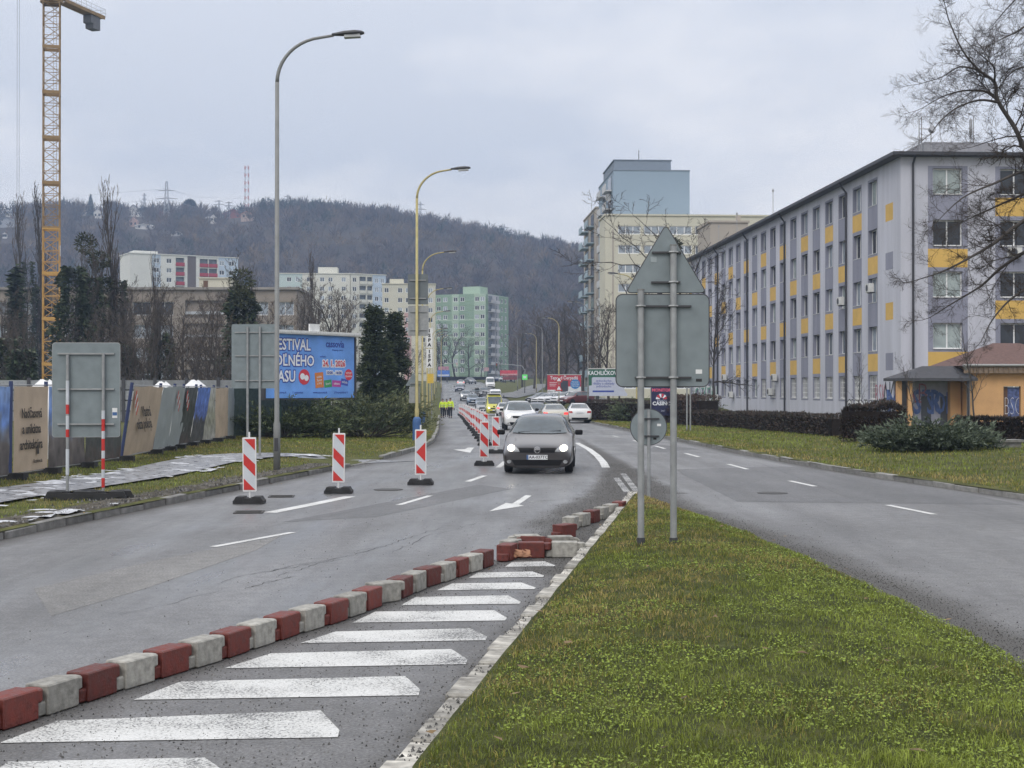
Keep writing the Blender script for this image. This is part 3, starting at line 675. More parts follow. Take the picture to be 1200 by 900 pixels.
def window(parent, O, a, s, z, w, hh, panes=2, depth=.22, g=None, fr=.06, sill=True, bars=False, mf=None):
    O = Vector(O); u = udir(a); inn = Vector((-u.y, u.x, 0)); c = O + u * s + inn * depth
    f, p, sl, br = win_mesh(w, hh, panes, fr, bars)
    o = obj('window', f, mf or M_PVC, parent, (c.x, c.y, z), (0, 0, a))
    q = obj('pane', p, g or G_DARK, o)
    if g is not None: paint_slot(q, g)
    if sill: obj('sill', sl, M_PVCD, o)
    if br: obj('grille', br, M_PVC, o)
    return o
def aircon(parent, c, a):
    b = MB(); b.box((0, 0, 0), (.85, .32, .58)); me = b.mesh('air_conditioner'); bevel(me, .02)
    o = obj('air_conditioner', me, pm('aircon_white', (.6, .6, .58), rough=.5, var=.12), parent, c, (0, 0, a))
    f = MB(); f.cyl((-.1, -.165, 0), (-.1, -.175, 0), .22, 20); obj('fan_grille', f, M_GUT, o)
    g = MB(); g.box((-.25, .1, -.32), (.05, .35, .05)); g.box((.25, .1, -.32), (.05, .35, .05)); obj('bracket', g, M_GUT, o)

# ---- the lilac office block ------------------------------------------------
M_LIL = pm('lilac_render', (.50, .505, .56), rough=.9, var=.13, scale=1.1, zs=.12, detail=8, bump=.15, bscale=60); M_PUR = pm('grey_violet_render', (.25, .255, .315), rough=.9, var=.13, scale=1.2, zs=.12, detail=8, bump=.15, bscale=60)
M_YEL = pm('yellow_render', (.62, .40, .11), rough=.9, var=.10, scale=1.0)
RZ0 = math.atan(.0554)
ofc = thing('office_block', 'long five storey lilac office block with yellow checker panels between its windows', 'building', (24.1, 87.8, .05), RZ0)
LEN, WID, ZT = 72.0, 16.0, 16.55
rows = [1.40 + 3.2 * k for k in range(5)]; WH, WW = 1.62, 1.75
wy = [5.6 + 3.44 * k for k in range(20)]; wy = [v for v in wy if v < LEN - 1]
ops = []
for y in wy:
    for r in rows: s = LEN - y; ops.append((s - WW / 2, s + WW / 2, r, r + WH))
def cells(col_s, half, sm, zm):
    for c, s in enumerate(col_s):
        if abs(sm - s) < half and 1.25 < zm < rows[4] + WH + .15:
            for g in range(4):
                top = rows[4 - g]; bot = rows[3 - g] + WH
                if bot < zm < top:
                    return 2 if (c + g) % 2 == 1 and bot + .25 < zm < top - .18 else 1
            return 1
    return 0
colS = [LEN - y for y in wy]
def m_long(sm, zm):
    k = cells(colS, WW / 2 + .18, sm, zm)
    if k: return k
    if LEN - 2.95 < sm < LEN - 1.45:
        for i, zc_ in enumerate((13.35, 10.25, 7.05, 3.85)):
            if abs(zm - zc_) < .55: return 2 if i % 2 == 0 else 1
    return 0
ez = []
for g in range(4): ez += [rows[3 - g] + WH + .25, rows[4 - g] - .18]
ez += [1.25, rows[4] + WH + .15] + [v for z in (13.35, 10.25, 7.05, 3.85) for v in (z - .55, z + .55)]
eu = [v for s in colS for v in (s - WW / 2 - .18, s + WW / 2 + .18)] + [LEN - 2.95, LEN - 1.45]
facade(ofc, (0, LEN, 0), R(-90), LEN, 0, ZT, ops, m_long, [M_LIL, M_PUR, M_YEL], .30, eu, ez)
gr_ = random.Random(3)
for y in wy:
    for i, r in enumerate(rows):
        window(ofc, (0, LEN, 0), R(-90), LEN - y, r, WW, WH, 2, .24, gr_.choice([G_DARK, G_DARK, G_CURT, G_MID, G_SKY]), bars=(i == 0 and y < 40))
ex = [2.98, 7.25, 11.5]; EW = 1.88
ops = [(s - EW / 2, s + EW / 2, r, r + WH) for s in ex for r in rows]
facade(ofc, (0, 0, 0), 0, WID, 0, ZT, ops, lambda s, z: cells(ex, EW / 2 + .32, s, z), [M_LIL, M_PUR, M_YEL], .28, [v for s in ex for v in (s - EW / 2 - .32, s + EW / 2 + .32)], ez)
for c, s in enumerate(ex):
    for i, r in enumerate(rows): window(ofc, (0, 0, 0), 0, s, r, EW, WH, 2, .2, [G_CURT, G_DARK, G_MID][(c if i else 0)] if not (c == 0 and i == 3) else G_DARK, .08)
b = MB(); b.quad((WID, 0, 0), (WID, LEN, 0), (WID, LEN, ZT), (WID, 0, ZT)); obj('wall', b, M_LIL, ofc); b = MB(); b.quad((0, LEN, 0), (WID, LEN, 0), (WID, LEN, ZT), (0, LEN, ZT)); obj('wall', b, M_LIL, ofc)
b = MB(); b.bb(-.55, WID + .5, -.55, LEN + .5, ZT - .03, ZT + .16); b.add([(-.55, -.55, ZT + .16), (WID + .5, -.55, ZT + .16), (WID + .5, LEN + .5, ZT + .16), (-.55, LEN + .5, ZT + .16), (4, 4, ZT + 1.0), (WID - 4, 4, ZT + 1.0), (WID - 4, LEN - 4, ZT + 1.0), (4, LEN - 4, ZT + 1.0)], [(0, 1, 5, 4), (1, 2, 6, 5), (2, 3, 7, 6), (3, 0, 4, 7), (4, 5, 6, 7)])
roof = obj('roof', b, M_ROOFD, ofc)
b = MB(); b.bb(-.68, -.56, -.68, LEN + .5, ZT + .0, ZT + .2); b.bb(-.56, WID + .5, -.68, -.56, ZT + .0, ZT + .2); obj('gutter', b, M_GUT, roof)
b = MB(); b.bb(2.2, 7.0, 2, 6, ZT + .2, ZT + 1.25); obj('roof_housing', b, pm('grey_sheet', (.3, .3, .32), rough=.6), roof)
b = MB()
for x, y, t in ((1.7, 1.5, 2.6), (2.1, 2.2, 2.9), (2.5, 1.6, 2.4), (5.6, 3, 3.0), (5.9, 3.3, 3.2)): b.cyl((x, y, ZT + .3), (x, y, ZT + t), .035, 6)
b.cyl((1.7, 1.5, ZT + 2.0), (2.5, 1.6, ZT + 2.0), .03, 6); b.cyl((2.5, 1.6, ZT + 1.9), (2.55, 1.4, ZT + 2.0), .22, 12); b.box((5.6, 3, ZT + 2.4), (.15, .15, 1.0)); obj('antenna', b, pm('antenna_metal', (.35, .35, .36), rough=.5, metal=.5), roof)
for y, t in ((38, 3.4), (53, 3.2), (62, 3.0)):
    b = MB(); b.cyl((1.2, y, ZT + .3), (1.2, y, ZT + t), .03, 5); b.cyl((1.2, y, ZT + t - .3), (1.2, y, ZT + t - .1), .09, 6); obj('antenna', b, MATS['antenna_metal'], roof)
for y in (11.3, 28.7, 42.6, 56.2):
    b = MB(); b.tube([(-.55, y, ZT + .0), (-.45, y, ZT - .25), (-.12, y, ZT - .7), (-.12, y, .1)], .075, 8); obj('drainpipe', b, M_GUT, ofc)
b = MB(); b.tube([(.75, -.6, ZT), (.75, -.12, ZT - .5), (.75, -.12, .1)], .075, 8); obj('drainpipe', b, M_GUT, ofc)
for y, z in ((5.3, 8.75), (12.0, 8.3), (31.5, 3.1), (33, 1.9), (52, 3.3), (49, 1.6), (56, 1.3)): aircon(ofc, (-.3, y, z), R(-90))
aircon(ofc, (7.1, -.3, 10.6), 0)
# sprayed letters on the ground floor
M_GRW = pm('spray_white', (.7, .7, .7), rough=.7); M_GRB = pm('spray_black', (.03, .03, .035), rough=.7); M_GRT = pm('spray_blue', (.10, .16, .38), rough=.7, var=.5, scale=3); M_GRG = pm('spray_green', (.12, .30, .24), rough=.7, var=.5, scale=3); M_GRP = pm('spray_pink', (.38, .16, .20), rough=.7, var=.4, scale=3)
text('GLEDIN', 1.55, M_GRB, ofc, (-.012, 8.7, .72), (R(90), 0, R(-90)), bold=.10, name='graffiti', ext=.002, sx=1.05)
text('GLEDIN', 1.55, M_GRW, ofc, (-.02, 8.7, .72), (R(90), 0, R(-90)), bold=.02, name='graffiti', ext=.002, sx=1.05)
text('RSK', 1.9, M_GRP, ofc, (-.012, 4.0, 1.7), (R(90), 0, R(-90)), bold=-.02, name='graffiti', ext=.002, sx=.7)
text('AKS', 2.6, M_GRB, ofc, (-.014, 1.9, 1.6), (R(90), 0, R(-90)), bold=-.02, name='graffiti', ext=.002, sx=.7)
text('OZEN', 2.6, M_GRG, ofc, (-.012, 63, 1.4), (R(90), 0, R(-90)), bold=.03, name='graffiti', ext=.002, sx=1.8)
text('OZEN', 2.6, M_GRW, ofc, (-.02, 63.3, 1.5), (R(90), 0, R(-90)), bold=-.04, name='graffiti', ext=.002, sx=1.8)

# ---- orange pavilion and the shelter in front of the office
M_ORA = pm('orange_render', (.60, .35, .16), rough=.9, var=.12, scale=1.2, bump=.1, bscale=50); M_TIL = pm('red_brown_roof', (.13, .075, .062), rough=.7, var=.25, scale=6, bump=.4, bscale=12); M_BRN = pm('brown_door', (.12, .06, .03), rough=.6, var=.2)
kio = thing('pavilion', 'small orange pavilion with red hipped roof and graffiti door', 'building', (25.45, 79, .1), RZ0)
KW, KD, KH = 6.4, 5.0, 3.35
facade(kio, (0, 0, 0), 0, KW, 0, KH, [(2.0, 3.0, 0, 2.2)], lambda s, z: 0, [M_ORA], .25)
b = MB(); b.quad((0, 0, 0), (0, KD, 0), (0, KD, KH), (0, 0, KH)); obj('wall', b, M_ORA, kio); b = MB(); b.quad((KW, 0, 0), (KW, KD, 0), (KW, KD, KH), (KW, 0, KH)); obj('wall', b, M_ORA, kio)
b = MB(); b.add([(-.45, -.45, KH), (KW + .45, -.45, KH), (KW + .45, KD + .45, KH), (-.45, KD + .45, KH), (2.4, KD / 2, KH + 1.35), (KW - 2.4, KD / 2, KH + 1.35)], [(0, 1, 5, 4), (1, 2, 5), (2, 3, 4, 5), (3, 0, 4), (3, 2, 1, 0)]); kr = obj('roof', b, M_TIL, kio)
b = MB()
for i in range(26): b.bb(-.42 + i * .28, -.42 + i * .28 + .255, -.43, -.40, KH - .42, KH - .02)
obj('fascia', b, pm('weathered_board', (.20, .145, .10), rough=.85, var=.4, scale=5), kr)
b = MB(); b.tube([(-.5, -.5, KH + .02), (KW + .5, -.5, KH + .02)], .07, 8); b.tube([(-.42, -.5, KH), (-.05, -.14, KH - .6), (-.05, -.14, .05)], .09, 8); obj('gutter', b, pm('zinc', (.34, .34, .33), rough=.5, metal=.4), kr)
d = obj('door', MB().bb(2.32, 2.98, .2, .25, 0, 2.15), pm('blue_sprayed_door', (.08, .11, .25), rough=.6, var=.7, scale=6), kio)
obj('door_frame', MB().bb(2.0, 2.31, .19, .24, 0, 2.18).bb(2.985, 3.0, .18, .235, 0, 2.18), M_BRN, d)
text('BSO', 1.5, M_GRW, d, (2.65, .19, 1.05), bold=-.05, name='graffiti', ext=.002, sx=.4)
she = thing('shelter', 'dark roofed open shelter with graffiti wall and two dark doors', 'shelter', (21.75, 78.3, .1), RZ0)
SWD = 3.7
b = MB(); b.bb(0, SWD, 1.9, 2.1, 0, 2.55); obj('wall', b, pm('pale_shelter_wall', (.42, .42, .5), rough=.85, var=.2), she)
for x0 in (-.35, .25): obj('column', MB().bb(x0, x0 + .25, .3, .6, 0, 2.5), M_ORA, she)
obj('side_panel', MB().bb(-.09, .24, .5, .55, 0, 2.5), M_GUT, she)
obj('column', MB().bb(SWD - .65, SWD - .05, 1.4, 1.85, 0, 2.5), M_ORA, she)
b = MB(); b.add([(-.5, -.2, 2.5), (SWD + .3, -.2, 2.5), (SWD + .3, 2.3, 2.5), (-.5, 2.3, 2.5), (-.5, -.2, 2.66), (SWD + .3, -.2, 2.66), (SWD + .3, 2.3, 2.66), (-.5, 2.3, 2.66), (1.5, 1.6, 3.35), (SWD - .2, 1.6, 3.35)], [(3, 2, 1, 0), (0, 1, 5, 4), (1, 2, 6, 5), (2, 3, 7, 6), (3, 0, 4, 7), (4, 5, 9, 8), (5, 6, 9), (6, 7, 8, 9), (7, 4, 8)]); obj('roof', b, M_ROOFD, she)
obj('post', MB().cyl((SWD - .15, 0, 0), (SWD - .15, 0, 2.5), .06, 8), M_GUT, she)
for x0 in (1.55, 2.65):
    dd = obj('door', MB().bb(x0, x0 + .55, 1.85, 1.895, 0, 1.65), pm('dark_grey_door', (.07, .075, .085), rough=.5), she)
text('MUSER', 1.9, M_GRT, she, (1.1, 1.88, 1.25), bold=.05, name='graffiti', ext=.002, sx=.55); text('FAB', 1.7, M_GRP, she, (.95, 1.87, 1.75), bold=-.03, name='graffiti', ext=.002, sx=.7); text('SOL', 1.7, M_GRT, she, (2.6, 1.84, 1.2), bold=.03, name='graffiti', ext=.002, sx=.5)

# ---- tower block behind the office
M_CRM = pm('cream_panel', (.56, .535, .43), rough=.9, var=.06, scale=.3); M_BEI = pm('beige_panel', (.40, .355, .30), rough=.9, var=.08, scale=.3); M_BLU = pm('pale_blue_panel', (.27, .345, .42), rough=.9, var=.06, scale=.25); M_BLD = pm('blue_grey_sheet', (.21, .25, .30), rough=.8, var=.06)
M_BAL = pm('balcony_panel_blue', (.33, .42, .47), rough=.6, var=.1); M_CONC = pm('weathered_concrete', (.27, .25, .23), rough=.95, var=.2, scale=.5)
tow = thing('tower_block', 'tall cream and pale blue tower block with stepped roofs and side balconies', 'building', (13.5, 205, 0), RZ0)
CZ = 27.35
rws = [CZ - 1.45 - 1.25 - 2.8 * k for k in range(9)]
cs = [3.5 + 3.75 * k for k in range(6)]
ops = [(s - 1.65, s + 1.65, r, r + 1.25) for s in cs for r in rws]
facade(tow, (0, 0, 0), 0, 25, -.5, CZ, ops, lambda s, z: 0, [M_CRM], .15)
for s in cs:
    for r in rws: window(tow, (0, 0, 0), 0, s, r, 3.3, 1.25, 3, .1, gr_.choice([G_SKY, G_SKY, G_MID]), .12, sill=False)
b = MB(); b.bb(0, 25, .16, 7, -.5, CZ - .02); b.bb(-.15, 25.2, -.15, 7, CZ, CZ + .25); obj('wall', b, M_CRM, tow)
b = MB(); b.bb(1.0, 1.25, -.03, 0.0, -.4, CZ - 2); obj('expansion_joint', b, M_BEI, tow)
b = MB(); b.bb(2.1, 13.6, 7.01, 26, -.5, 35.0); obj('wall', b, M_BLU, tow)
b = MB(); b.bb(2.02, 13.68, 6.93, 26, 35.0, 35.14); obj('roof', b, M_BLD, tow)
b = MB(); b.bb(2.4, 11.0, 8.4, 22, 35.25, 36.75); b.bb(2.25, 11.15, 8.3, 22.1, 36.75, 36.87); obj('roof_housing', b, M_BLD, tow)
obj('antenna', MB().cyl((6.2, 9, 36.9), (6.2, 9, 38.4), .05, 5), M_GUT, tow)
b = MB(); b.bb(2.1, 14, 30, 49, -.5, 32.3); b.bb(1.95, 14, 29.9, 49.1, 32.3, 32.5); obj('wall', b, M_BEI, tow)
for k in range(11):
    z = 32.3 - 2.8 * (k + 1)
    for y0, y1 in ((32.5, 37.5), (41, 46.5)):
        bl = obj('balcony', MB().bb(.9, 2.05, y0, y1, z, z + .16).bb(.9, 1.0, y0, y1, z + .17, z + 1.1), M_BAL, tow)
        obj('door_glazing', MB().bb(2.02, 2.09, y0 + .4, y1 - .4, z + .2, z + 2.3), G_MID, bl)
    z = 35.0 - 2.8 * (k + 1)
    for y0, y1 in ((9, 13.5), (16, 20.5)):
        if z > 0:
            bl = obj('balcony', MB().bb(1.1, 2.05, y0, y1, z, z + .16).bb(1.1, 1.2, y0, y1, z + .17, z + 1.1), M_PVCD, tow); obj('door_glazing', MB().bb(2.02, 2.09, y0 + .4, y1 - .4, z + .2, z + 2.3), G_MID, bl)
b = MB(); b.cyl((1.9, 10.5, 31.4), (1.7, 10.3, 31.4), .6, 14); obj('satellite_dish', b, M_PVCD, tow)
lob = thing('flat_roofed_annex', 'low beige rooftop block behind the lilac office eaves', 'building', (23.8, 170, 0), RZ0)
b = MB(); b.bb(0, 4.6, 0, 8, 0, 22.2); b.bb(-.15, 4.75, -.15, 8.15, 22.2, 22.45); obj('wall', b, M_BEI, lob)
obj('chimney', MB().bb(3.4, 3.9, 1, 1.5, 22.45, 23.2), M_BEI, lob)

# ---- green apartment block at the end of the road
M_GRN = pm('green_panel', (.235, .335, .245), rough=.9, var=.06, scale=.2); M_GRL = pm('pale_green_panel', (.36, .46, .36), rough=.9, var=.06, scale=.2); M_GRY = pm('grey_balcony_panel', (.38, .38, .41), rough=.9, var=.12, scale=.4)
grn = thing('apartment_block', 'green ten storey apartment block with grey balcony column', 'building', (-24.6, 452.6, 4), R(-22))
GZ = 28.5; gw = 17.6
rws = [GZ - 1.0 - 1.4 - 2.8 * k for k in range(9)]; cs = [1.3, 3.6, 7.2, 9.5, 14.6, 16.5]
ops = [(s - .75, s + .75, r, r + 1.45) for s in cs for r in rws]
def m_green(s, z):
    k = int((GZ - z) / 2.8)
    return 1 if (5.9 < s < 8.3 or s > 13.6 or (k in (2, 4) and (GZ - z) % 2.8 > 2.2)) else 0
facade(grn, (0, 0, 0), 0, gw, -3, GZ, ops, m_green, [M_GRN, M_GRL], .15, [5.9, 8.3, 13.6], [GZ - 2.8 * 3 + .4, GZ - 2.8 * 3, GZ - 2.8 * 5 + .6, GZ - 2.8 * 5])
for s in cs:
    for r in rws: window(grn, (0, 0, 0), 0, s, r, 1.5, 1.45, 2, .08, gr_.choice([G_DARK, G_MID, G_SKY]), .13, sill=False)
ops = [(s - .75, s + .75, r, r + 1.45) for s in (13.5, 16.6) for r in rws]
facade(grn, (gw, 0, 0), R(90), 19, -3, GZ - .2, ops, lambda s, z: 1 if 2 < s < 11 else 0, [M_GRN, M_GRY], .15, [2, 11])
for s in (13.5, 16.6):
    for r in rws: window(grn, (gw, 0, 0), R(90), s, r, 1.5, 1.45, 2, .08, gr_.choice([G_DARK, G_MID, G_SKY]), .13, sill=False)
for r in rws:
    for s in (3.6, 7.8):
        bl = obj('balcony', MB().bb(gw, gw + 1.1, s - 1.5, s + 1.5, r - .5, r - .35).bb(gw + 1.0, gw + 1.1, s - 1.5, s + 1.5, r - .345, r + .5), pm('balcony_parapet', (.5, .5, .52), rough=.8, var=.2, rand=.2), grn)
        obj('recess', MB().bb(gw + .01, gw + .04, s - 1.4, s + 1.4, r - .3, r + 1.8), G_MID, bl)
    obj('balcony_divider', MB().bb(gw + .02, gw + 1.15, 5.55, 5.85, r - .9, r + 1.89), M_GRY, grn)
b = MB(); b.bb(.2, gw - .2, .2, 18.8, GZ - .3, GZ); b.bb(8, 14, 4, 10, GZ, GZ + 2.6); obj('roof', b, M_GRL, grn)
b = MB(); b.quad((0, 0, -3), (0, 19, -3), (0, 19, GZ), (0, 0, GZ)); b.quad((0, 19, -3), (gw, 19, -3), (gw, 19, GZ), (0, 19, GZ)); obj('wall', b, M_GRN, grn)

# ---- cream apartment blocks left of it
def flats(name, label, loc, rz, w, dep, zt, cs, ww, mats, mfn, rowsn=5, balc=(), bcol=None, roofbox=None, wh=1.4, recess=None):
    t = thing(name, label, 'building', loc, rz)
    rws = [zt - 1.0 - wh - 2.8 * k for k in range(rowsn)]
    ops = [(s - ww / 2, s + ww / 2, r, r + wh) for s in cs for r in rws]
    bops = [(s - bw / 2, s + bw / 2, r - .55, r + 1.75) for s, bw in balc for r in rws]
    facade(t, (0, 0, 0), 0, w, -2, zt, ops + bops, mfn, mats, .9 if balc else .15, [c for c in (recess or [])])
    for s in cs:
        for r in rws: window(t, (0, 0, 0), 0, s, r, ww, wh, 2, .08, gr_.choice([G_DARK, G_MID, G_SKY]), .12, sill=False)
    for s, bw in balc:
        for r in rws:
            bl = obj('balcony', MB().bb(s - bw / 2, s + bw / 2, -.25, -.12, r - .6, r + .35).bb(s - bw / 2, s + bw / 2, -.12, .9, r - .72, r - .56), bcol or mats[0], t)
            obj('door_glazing', MB().bb(s - bw / 2, s + bw / 2, .85, .88, r - .54, r + 1.74), G_MID, bl)
    b = MB(); b.quad((0, 0, -2), (0, dep, -2), (0, dep, zt), (0, 0, zt)); b.quad((w, 0, -2), (w, dep, -2), (w, dep, zt), (w, 0, zt)); b.quad((0, dep, -2), (w, dep, -2), (w, dep, zt), (0, dep, zt)); obj('wall', b, mats[0], t)
    b = MB(); b.bb(-.2, w + .2, -.2, dep + .2, zt, zt + .25)
    if roofbox: b.bb(*roofbox[:4], zt + .25, zt + roofbox[4])
    obj('roof', b, mats[0], t); return t
M_CR2 = pm('cream_white_panel', (.60, .59, .52), rough=.9, var=.05, scale=.3); M_MINT = pm('mint_panel', (.46, .54, .52), rough=.9, var=.05); M_PNK = pm('pink_panel', (.48, .30, .27), rough=.9, var=.05); M_ICE = pm('ice_blue_panel', (.45, .53, .62), rough=.9, var=.05)
zA = 37.4 - 8
flats('apartment_block', 'cream and mint apartment block with rooftop lift house behind the blue billboard', (pX(327, 430), 430, 8), R(3), 21.4, 12, zA, [3, 5.6, 9, 13, 15.5, 19.5], 1.4, [M_CR2, M_MINT], lambda s, z: 1 if s < 7 else 0, 5, roofbox=(11.5, 17.4, 3, 9, 2.3), recess=[7])
flats('apartment_block', 'cream apartment block with open white balconies next to the mint one', (pX(410, 429.5), 431.2, 8), R(28), 11.6, 12, zA, [1.3, 8.6, 10.5], 1.3, [M_CR2, M_ICE], lambda s, z: 1 if s > 7.2 else 0, 6, balc=[(4.0, 2.2), (6.3, 1.7)], recess=[7.2])
flats('apartment_block', 'beige apartment block with pink strip behind the lamp with two sign boards', (pX(448, 400), 400, 6), R(4), 15, 12, pZ(333, 400) - 6, [1.2, 5.0, 7.2, 11.5, 13.6], 1.3, [M_CRM, M_PNK], lambda s, z: 1 if 6.2 < s < 8.2 and z < 18 else 0, 6, roofbox=(2, 6, 4, 9, 1.8), recess=[6.2, 8.2])

# ---- white flats with red balconies, upper left
M_WHT = pm('white_panel', (.62, .62, .58), rough=.9, var=.05, scale=.2); M_RED = pm('crimson_balcony', (.36, .045, .07), rough=.7, var=.1); M_DBR = pm('brown_panel', (.13, .11, .11), rough=.9, var=.08)
flats('apartment_block', 'white apartment block with crimson balconies on the slope', (pX(152, 410), 410, 14), R(44 - 14), 32.5, 11, 27.7, [7.8, 11.5, 27.5, 30.5], 1.6, [M_WHT, M_DBR, M_ICE], lambda s, z: 1 if 17.0 < s < 19.6 else 2 if 6.5 < s < 9 or s > 26.5 else 0, 5, balc=[(14.8, 2.6), (22.0, 2.6), (24.8, 2.6)], bcol=M_RED, roofbox=(2, 9, 3, 8, 1.2), recess=[17, 19.6, 6.5, 9, 26.5])

# ---- weathered concrete building behind the trees on the left
M_CN2 = pm('stained_concrete_band', (.26, .225, .19), rough=.95, var=.22, scale=.35); M_PAL = pm('pale_infill_panel', (.42, .44, .46), rough=.8, var=.25, scale=.4)
der = thing('concrete_building', 'long weathered brown concrete building with dark loggias behind the bare trees', 'building', (pX(-60, 200), 200, .5), 0)
DW = (348 + 60) * 200 / F; DZ = 15.75
rws = [DZ - 1.7 - 1.9 - 3.25 * k for k in range(4)]
ops = []; sx_ = lambda x: (x + 60) * 200 / F
wins = [(sx_(-60) + 1.6 + 3.2 * k) for k in range(10)]
ops = [(s - 1.3, s + 1.3, r, r + 1.9) for s in wins for r in rws]
log = [(sx_(217), sx_(262), r - .4, r + 2.1) for r in rws]; rw = [(sx_(x), r) for x in (282, 304, 334) for r in rws]
facade(der, (0, 0, 0), 0, DW, -.5, DZ, ops + log + [(s - 1.25, s + 1.25, r, r + 1.9) for s, r in rw], lambda s, z: 0, [M_CN2], .5)
for s in wins:
    for r in rws: window(der, (0, 0, 0), 0, s, r, 2.6, 1.9, 2, .3, gr_.choice([G_SKY, G_SKY, G_MID, G_DARK]), .1, sill=False, mf=M_PVCD)
for s, r in rw: window(der, (0, 0, 0), 0, s, r, 2.5, 1.9, 2, .3, G_SKY, .1, sill=False)
for l0, l1, r0, r1 in log:
    lg = obj('loggia', MB().bb(l0, l1, 1.4, 1.5, r0, r1), pm('loggia_shade_wall', (.07, .068, .07), rough=.9), der)  # back wall coloured dark, carrying the shade of the deep recess
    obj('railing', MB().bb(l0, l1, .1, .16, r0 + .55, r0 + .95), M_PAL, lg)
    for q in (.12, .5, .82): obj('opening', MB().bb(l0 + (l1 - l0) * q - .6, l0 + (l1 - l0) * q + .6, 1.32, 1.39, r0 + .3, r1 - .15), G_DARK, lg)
b = MB(); b.bb(0, DW, .55, 14, -.5, DZ - .02); obj('wall', b, M_CN2, der)
b = MB(); b.bb(-.3, DW + .3, -.4, 14, DZ, DZ + .35); rf = obj('roof', b, M_CONC, der)
rb = MB(); rb.bb(sx_(226), sx_(264), 4, 9, DZ + .35, DZ + 1.9); rb.bb(sx_(225), sx_(265), 3.8, 9.2, DZ + 1.9, DZ + 2.05); obj('roof_housing', rb, M_CRM, rf)
obj('door', MB().bb(sx_(231), sx_(236.5), 3.93, 3.98, DZ + .4, DZ + 1.6), M_BRN, rf)

# ---- houses on the hill top
def house(label, x, y, w, hh, wall_c, roof_c, dep=None, rz=.0, Y=None):
    """gabled house whose base shows at photo pixel (x, y): its distance is where that sight line meets the hill"""
    Y = Y or hill_at(x, y)
    s = Y / F; W_ = w * s; H_ = hh * s; dep = dep or W_ * .8
    X = pX(x, Y); t = thing('house', label, 'house', (X, Y, hill_z(X, Y)), rz, 'houses on the hill')
    wm = pm('house_wall_%d_%d' % (x, y), wall_c, rough=.9, var=.06); rm = pm('house_roof_%d_%d' % (x, y), roof_c, rough=.85, var=.1)
    wh = H_ * .55 + 1.5
    obj('wall', MB().bb(-W_ / 2, W_ / 2, 0, dep, -2, wh).prism([(-W_ / 2, wh), (W_ / 2, wh), (0, H_ + 1.2)], 'y', .02, dep - .02), wm, t)
    e = W_ * .08; b = MB()
    for sg in (-1, 1):
        b.add([(sg * (W_ / 2 + e), -e, wh - e), (0, -e, H_ + 1.35), (0, dep + e, H_ + 1.35), (sg * (W_ / 2 + e), dep + e, wh - e), (sg * (W_ / 2 + e), -e, wh - e - .2), (0, -e, H_ + 1.1), (0, dep + e, H_ + 1.1), (sg * (W_ / 2 + e), dep + e, wh - e - .2)], [(0, 1, 2, 3), (7, 6, 5, 4), (0, 4, 5, 1), (3, 2, 6, 7), (0, 3, 7, 4)])
    rf = obj('roof', b, rm, t); obj('chimney', MB().bb(W_ * .15, W_ * .15 + .7, dep * .4, dep * .4 + .7, H_ * .8, H_ + 2.2), M_TIL, rf)
    for k in (-.25, .25): obj('window', MB().bb(W_ * k - .6, W_ * k + .6, -.06, .0, wh * .35, wh * .35 + 1.4), G_DARK, t)
    return t
WHc, ORc, RDc, GYc, PKc = (.62, .60, .57), (.45, .17, .09), (.24, .07, .05), (.16, .16, .17), (.45, .30, .26)
house('cream house with grey roof on the ridge left of the poplars', 10, 251, 20, 9, (.5, .5, .46), GYc)
house('grey house with low roof below the cream one on the hill', 6, 266, 22, 10, (.35, .36, .38), GYc)
house('white house with bright orange tiled roof on the ridge', 102, 249, 18, 12, WHc, ORc, rz=.5)
house('small white steep gabled cottage below the orange roofed house', 114, 256, 9, 9, WHc, GYc)
house('white two storey house with dark roof right of the tall poplar', 156, 254, 14, 14, WHc, GYc)
house('pink gabled house below the white two storey one', 156, 266, 9, 9, PKc, PKc)
house('dark wooden house with reddish roof beside the lattice pylon', 188, 259, 9, 9, (.14, .08, .07), RDc)
house('long flat white shed on the hillside', 168, 269, 20, 4, WHc, WHc)
house('brown cabin with ochre gable on the ridge among dark trees', 232, 247, 10, 8, (.2, .13, .08), (.2, .13, .08))
house('big red tiled house at the foot of the tall red and white mast', 273, 255, 22, 10, RDc, RDc)
house('low red roofed extension right of the mast', 289, 257, 14, 7, (.4, .3, .25), ORc)
house('tiny white hut below the red tiled house', 250, 261, 7, 7, WHc, WHc)
house('white terrace shed low on the wooded slope', 206, 277, 12, 3, (.5, .5, .5), (.4, .4, .42))
house('pale hut on the lower slope left of the crane', 5, 280, 5, 5, WHc, GYc)
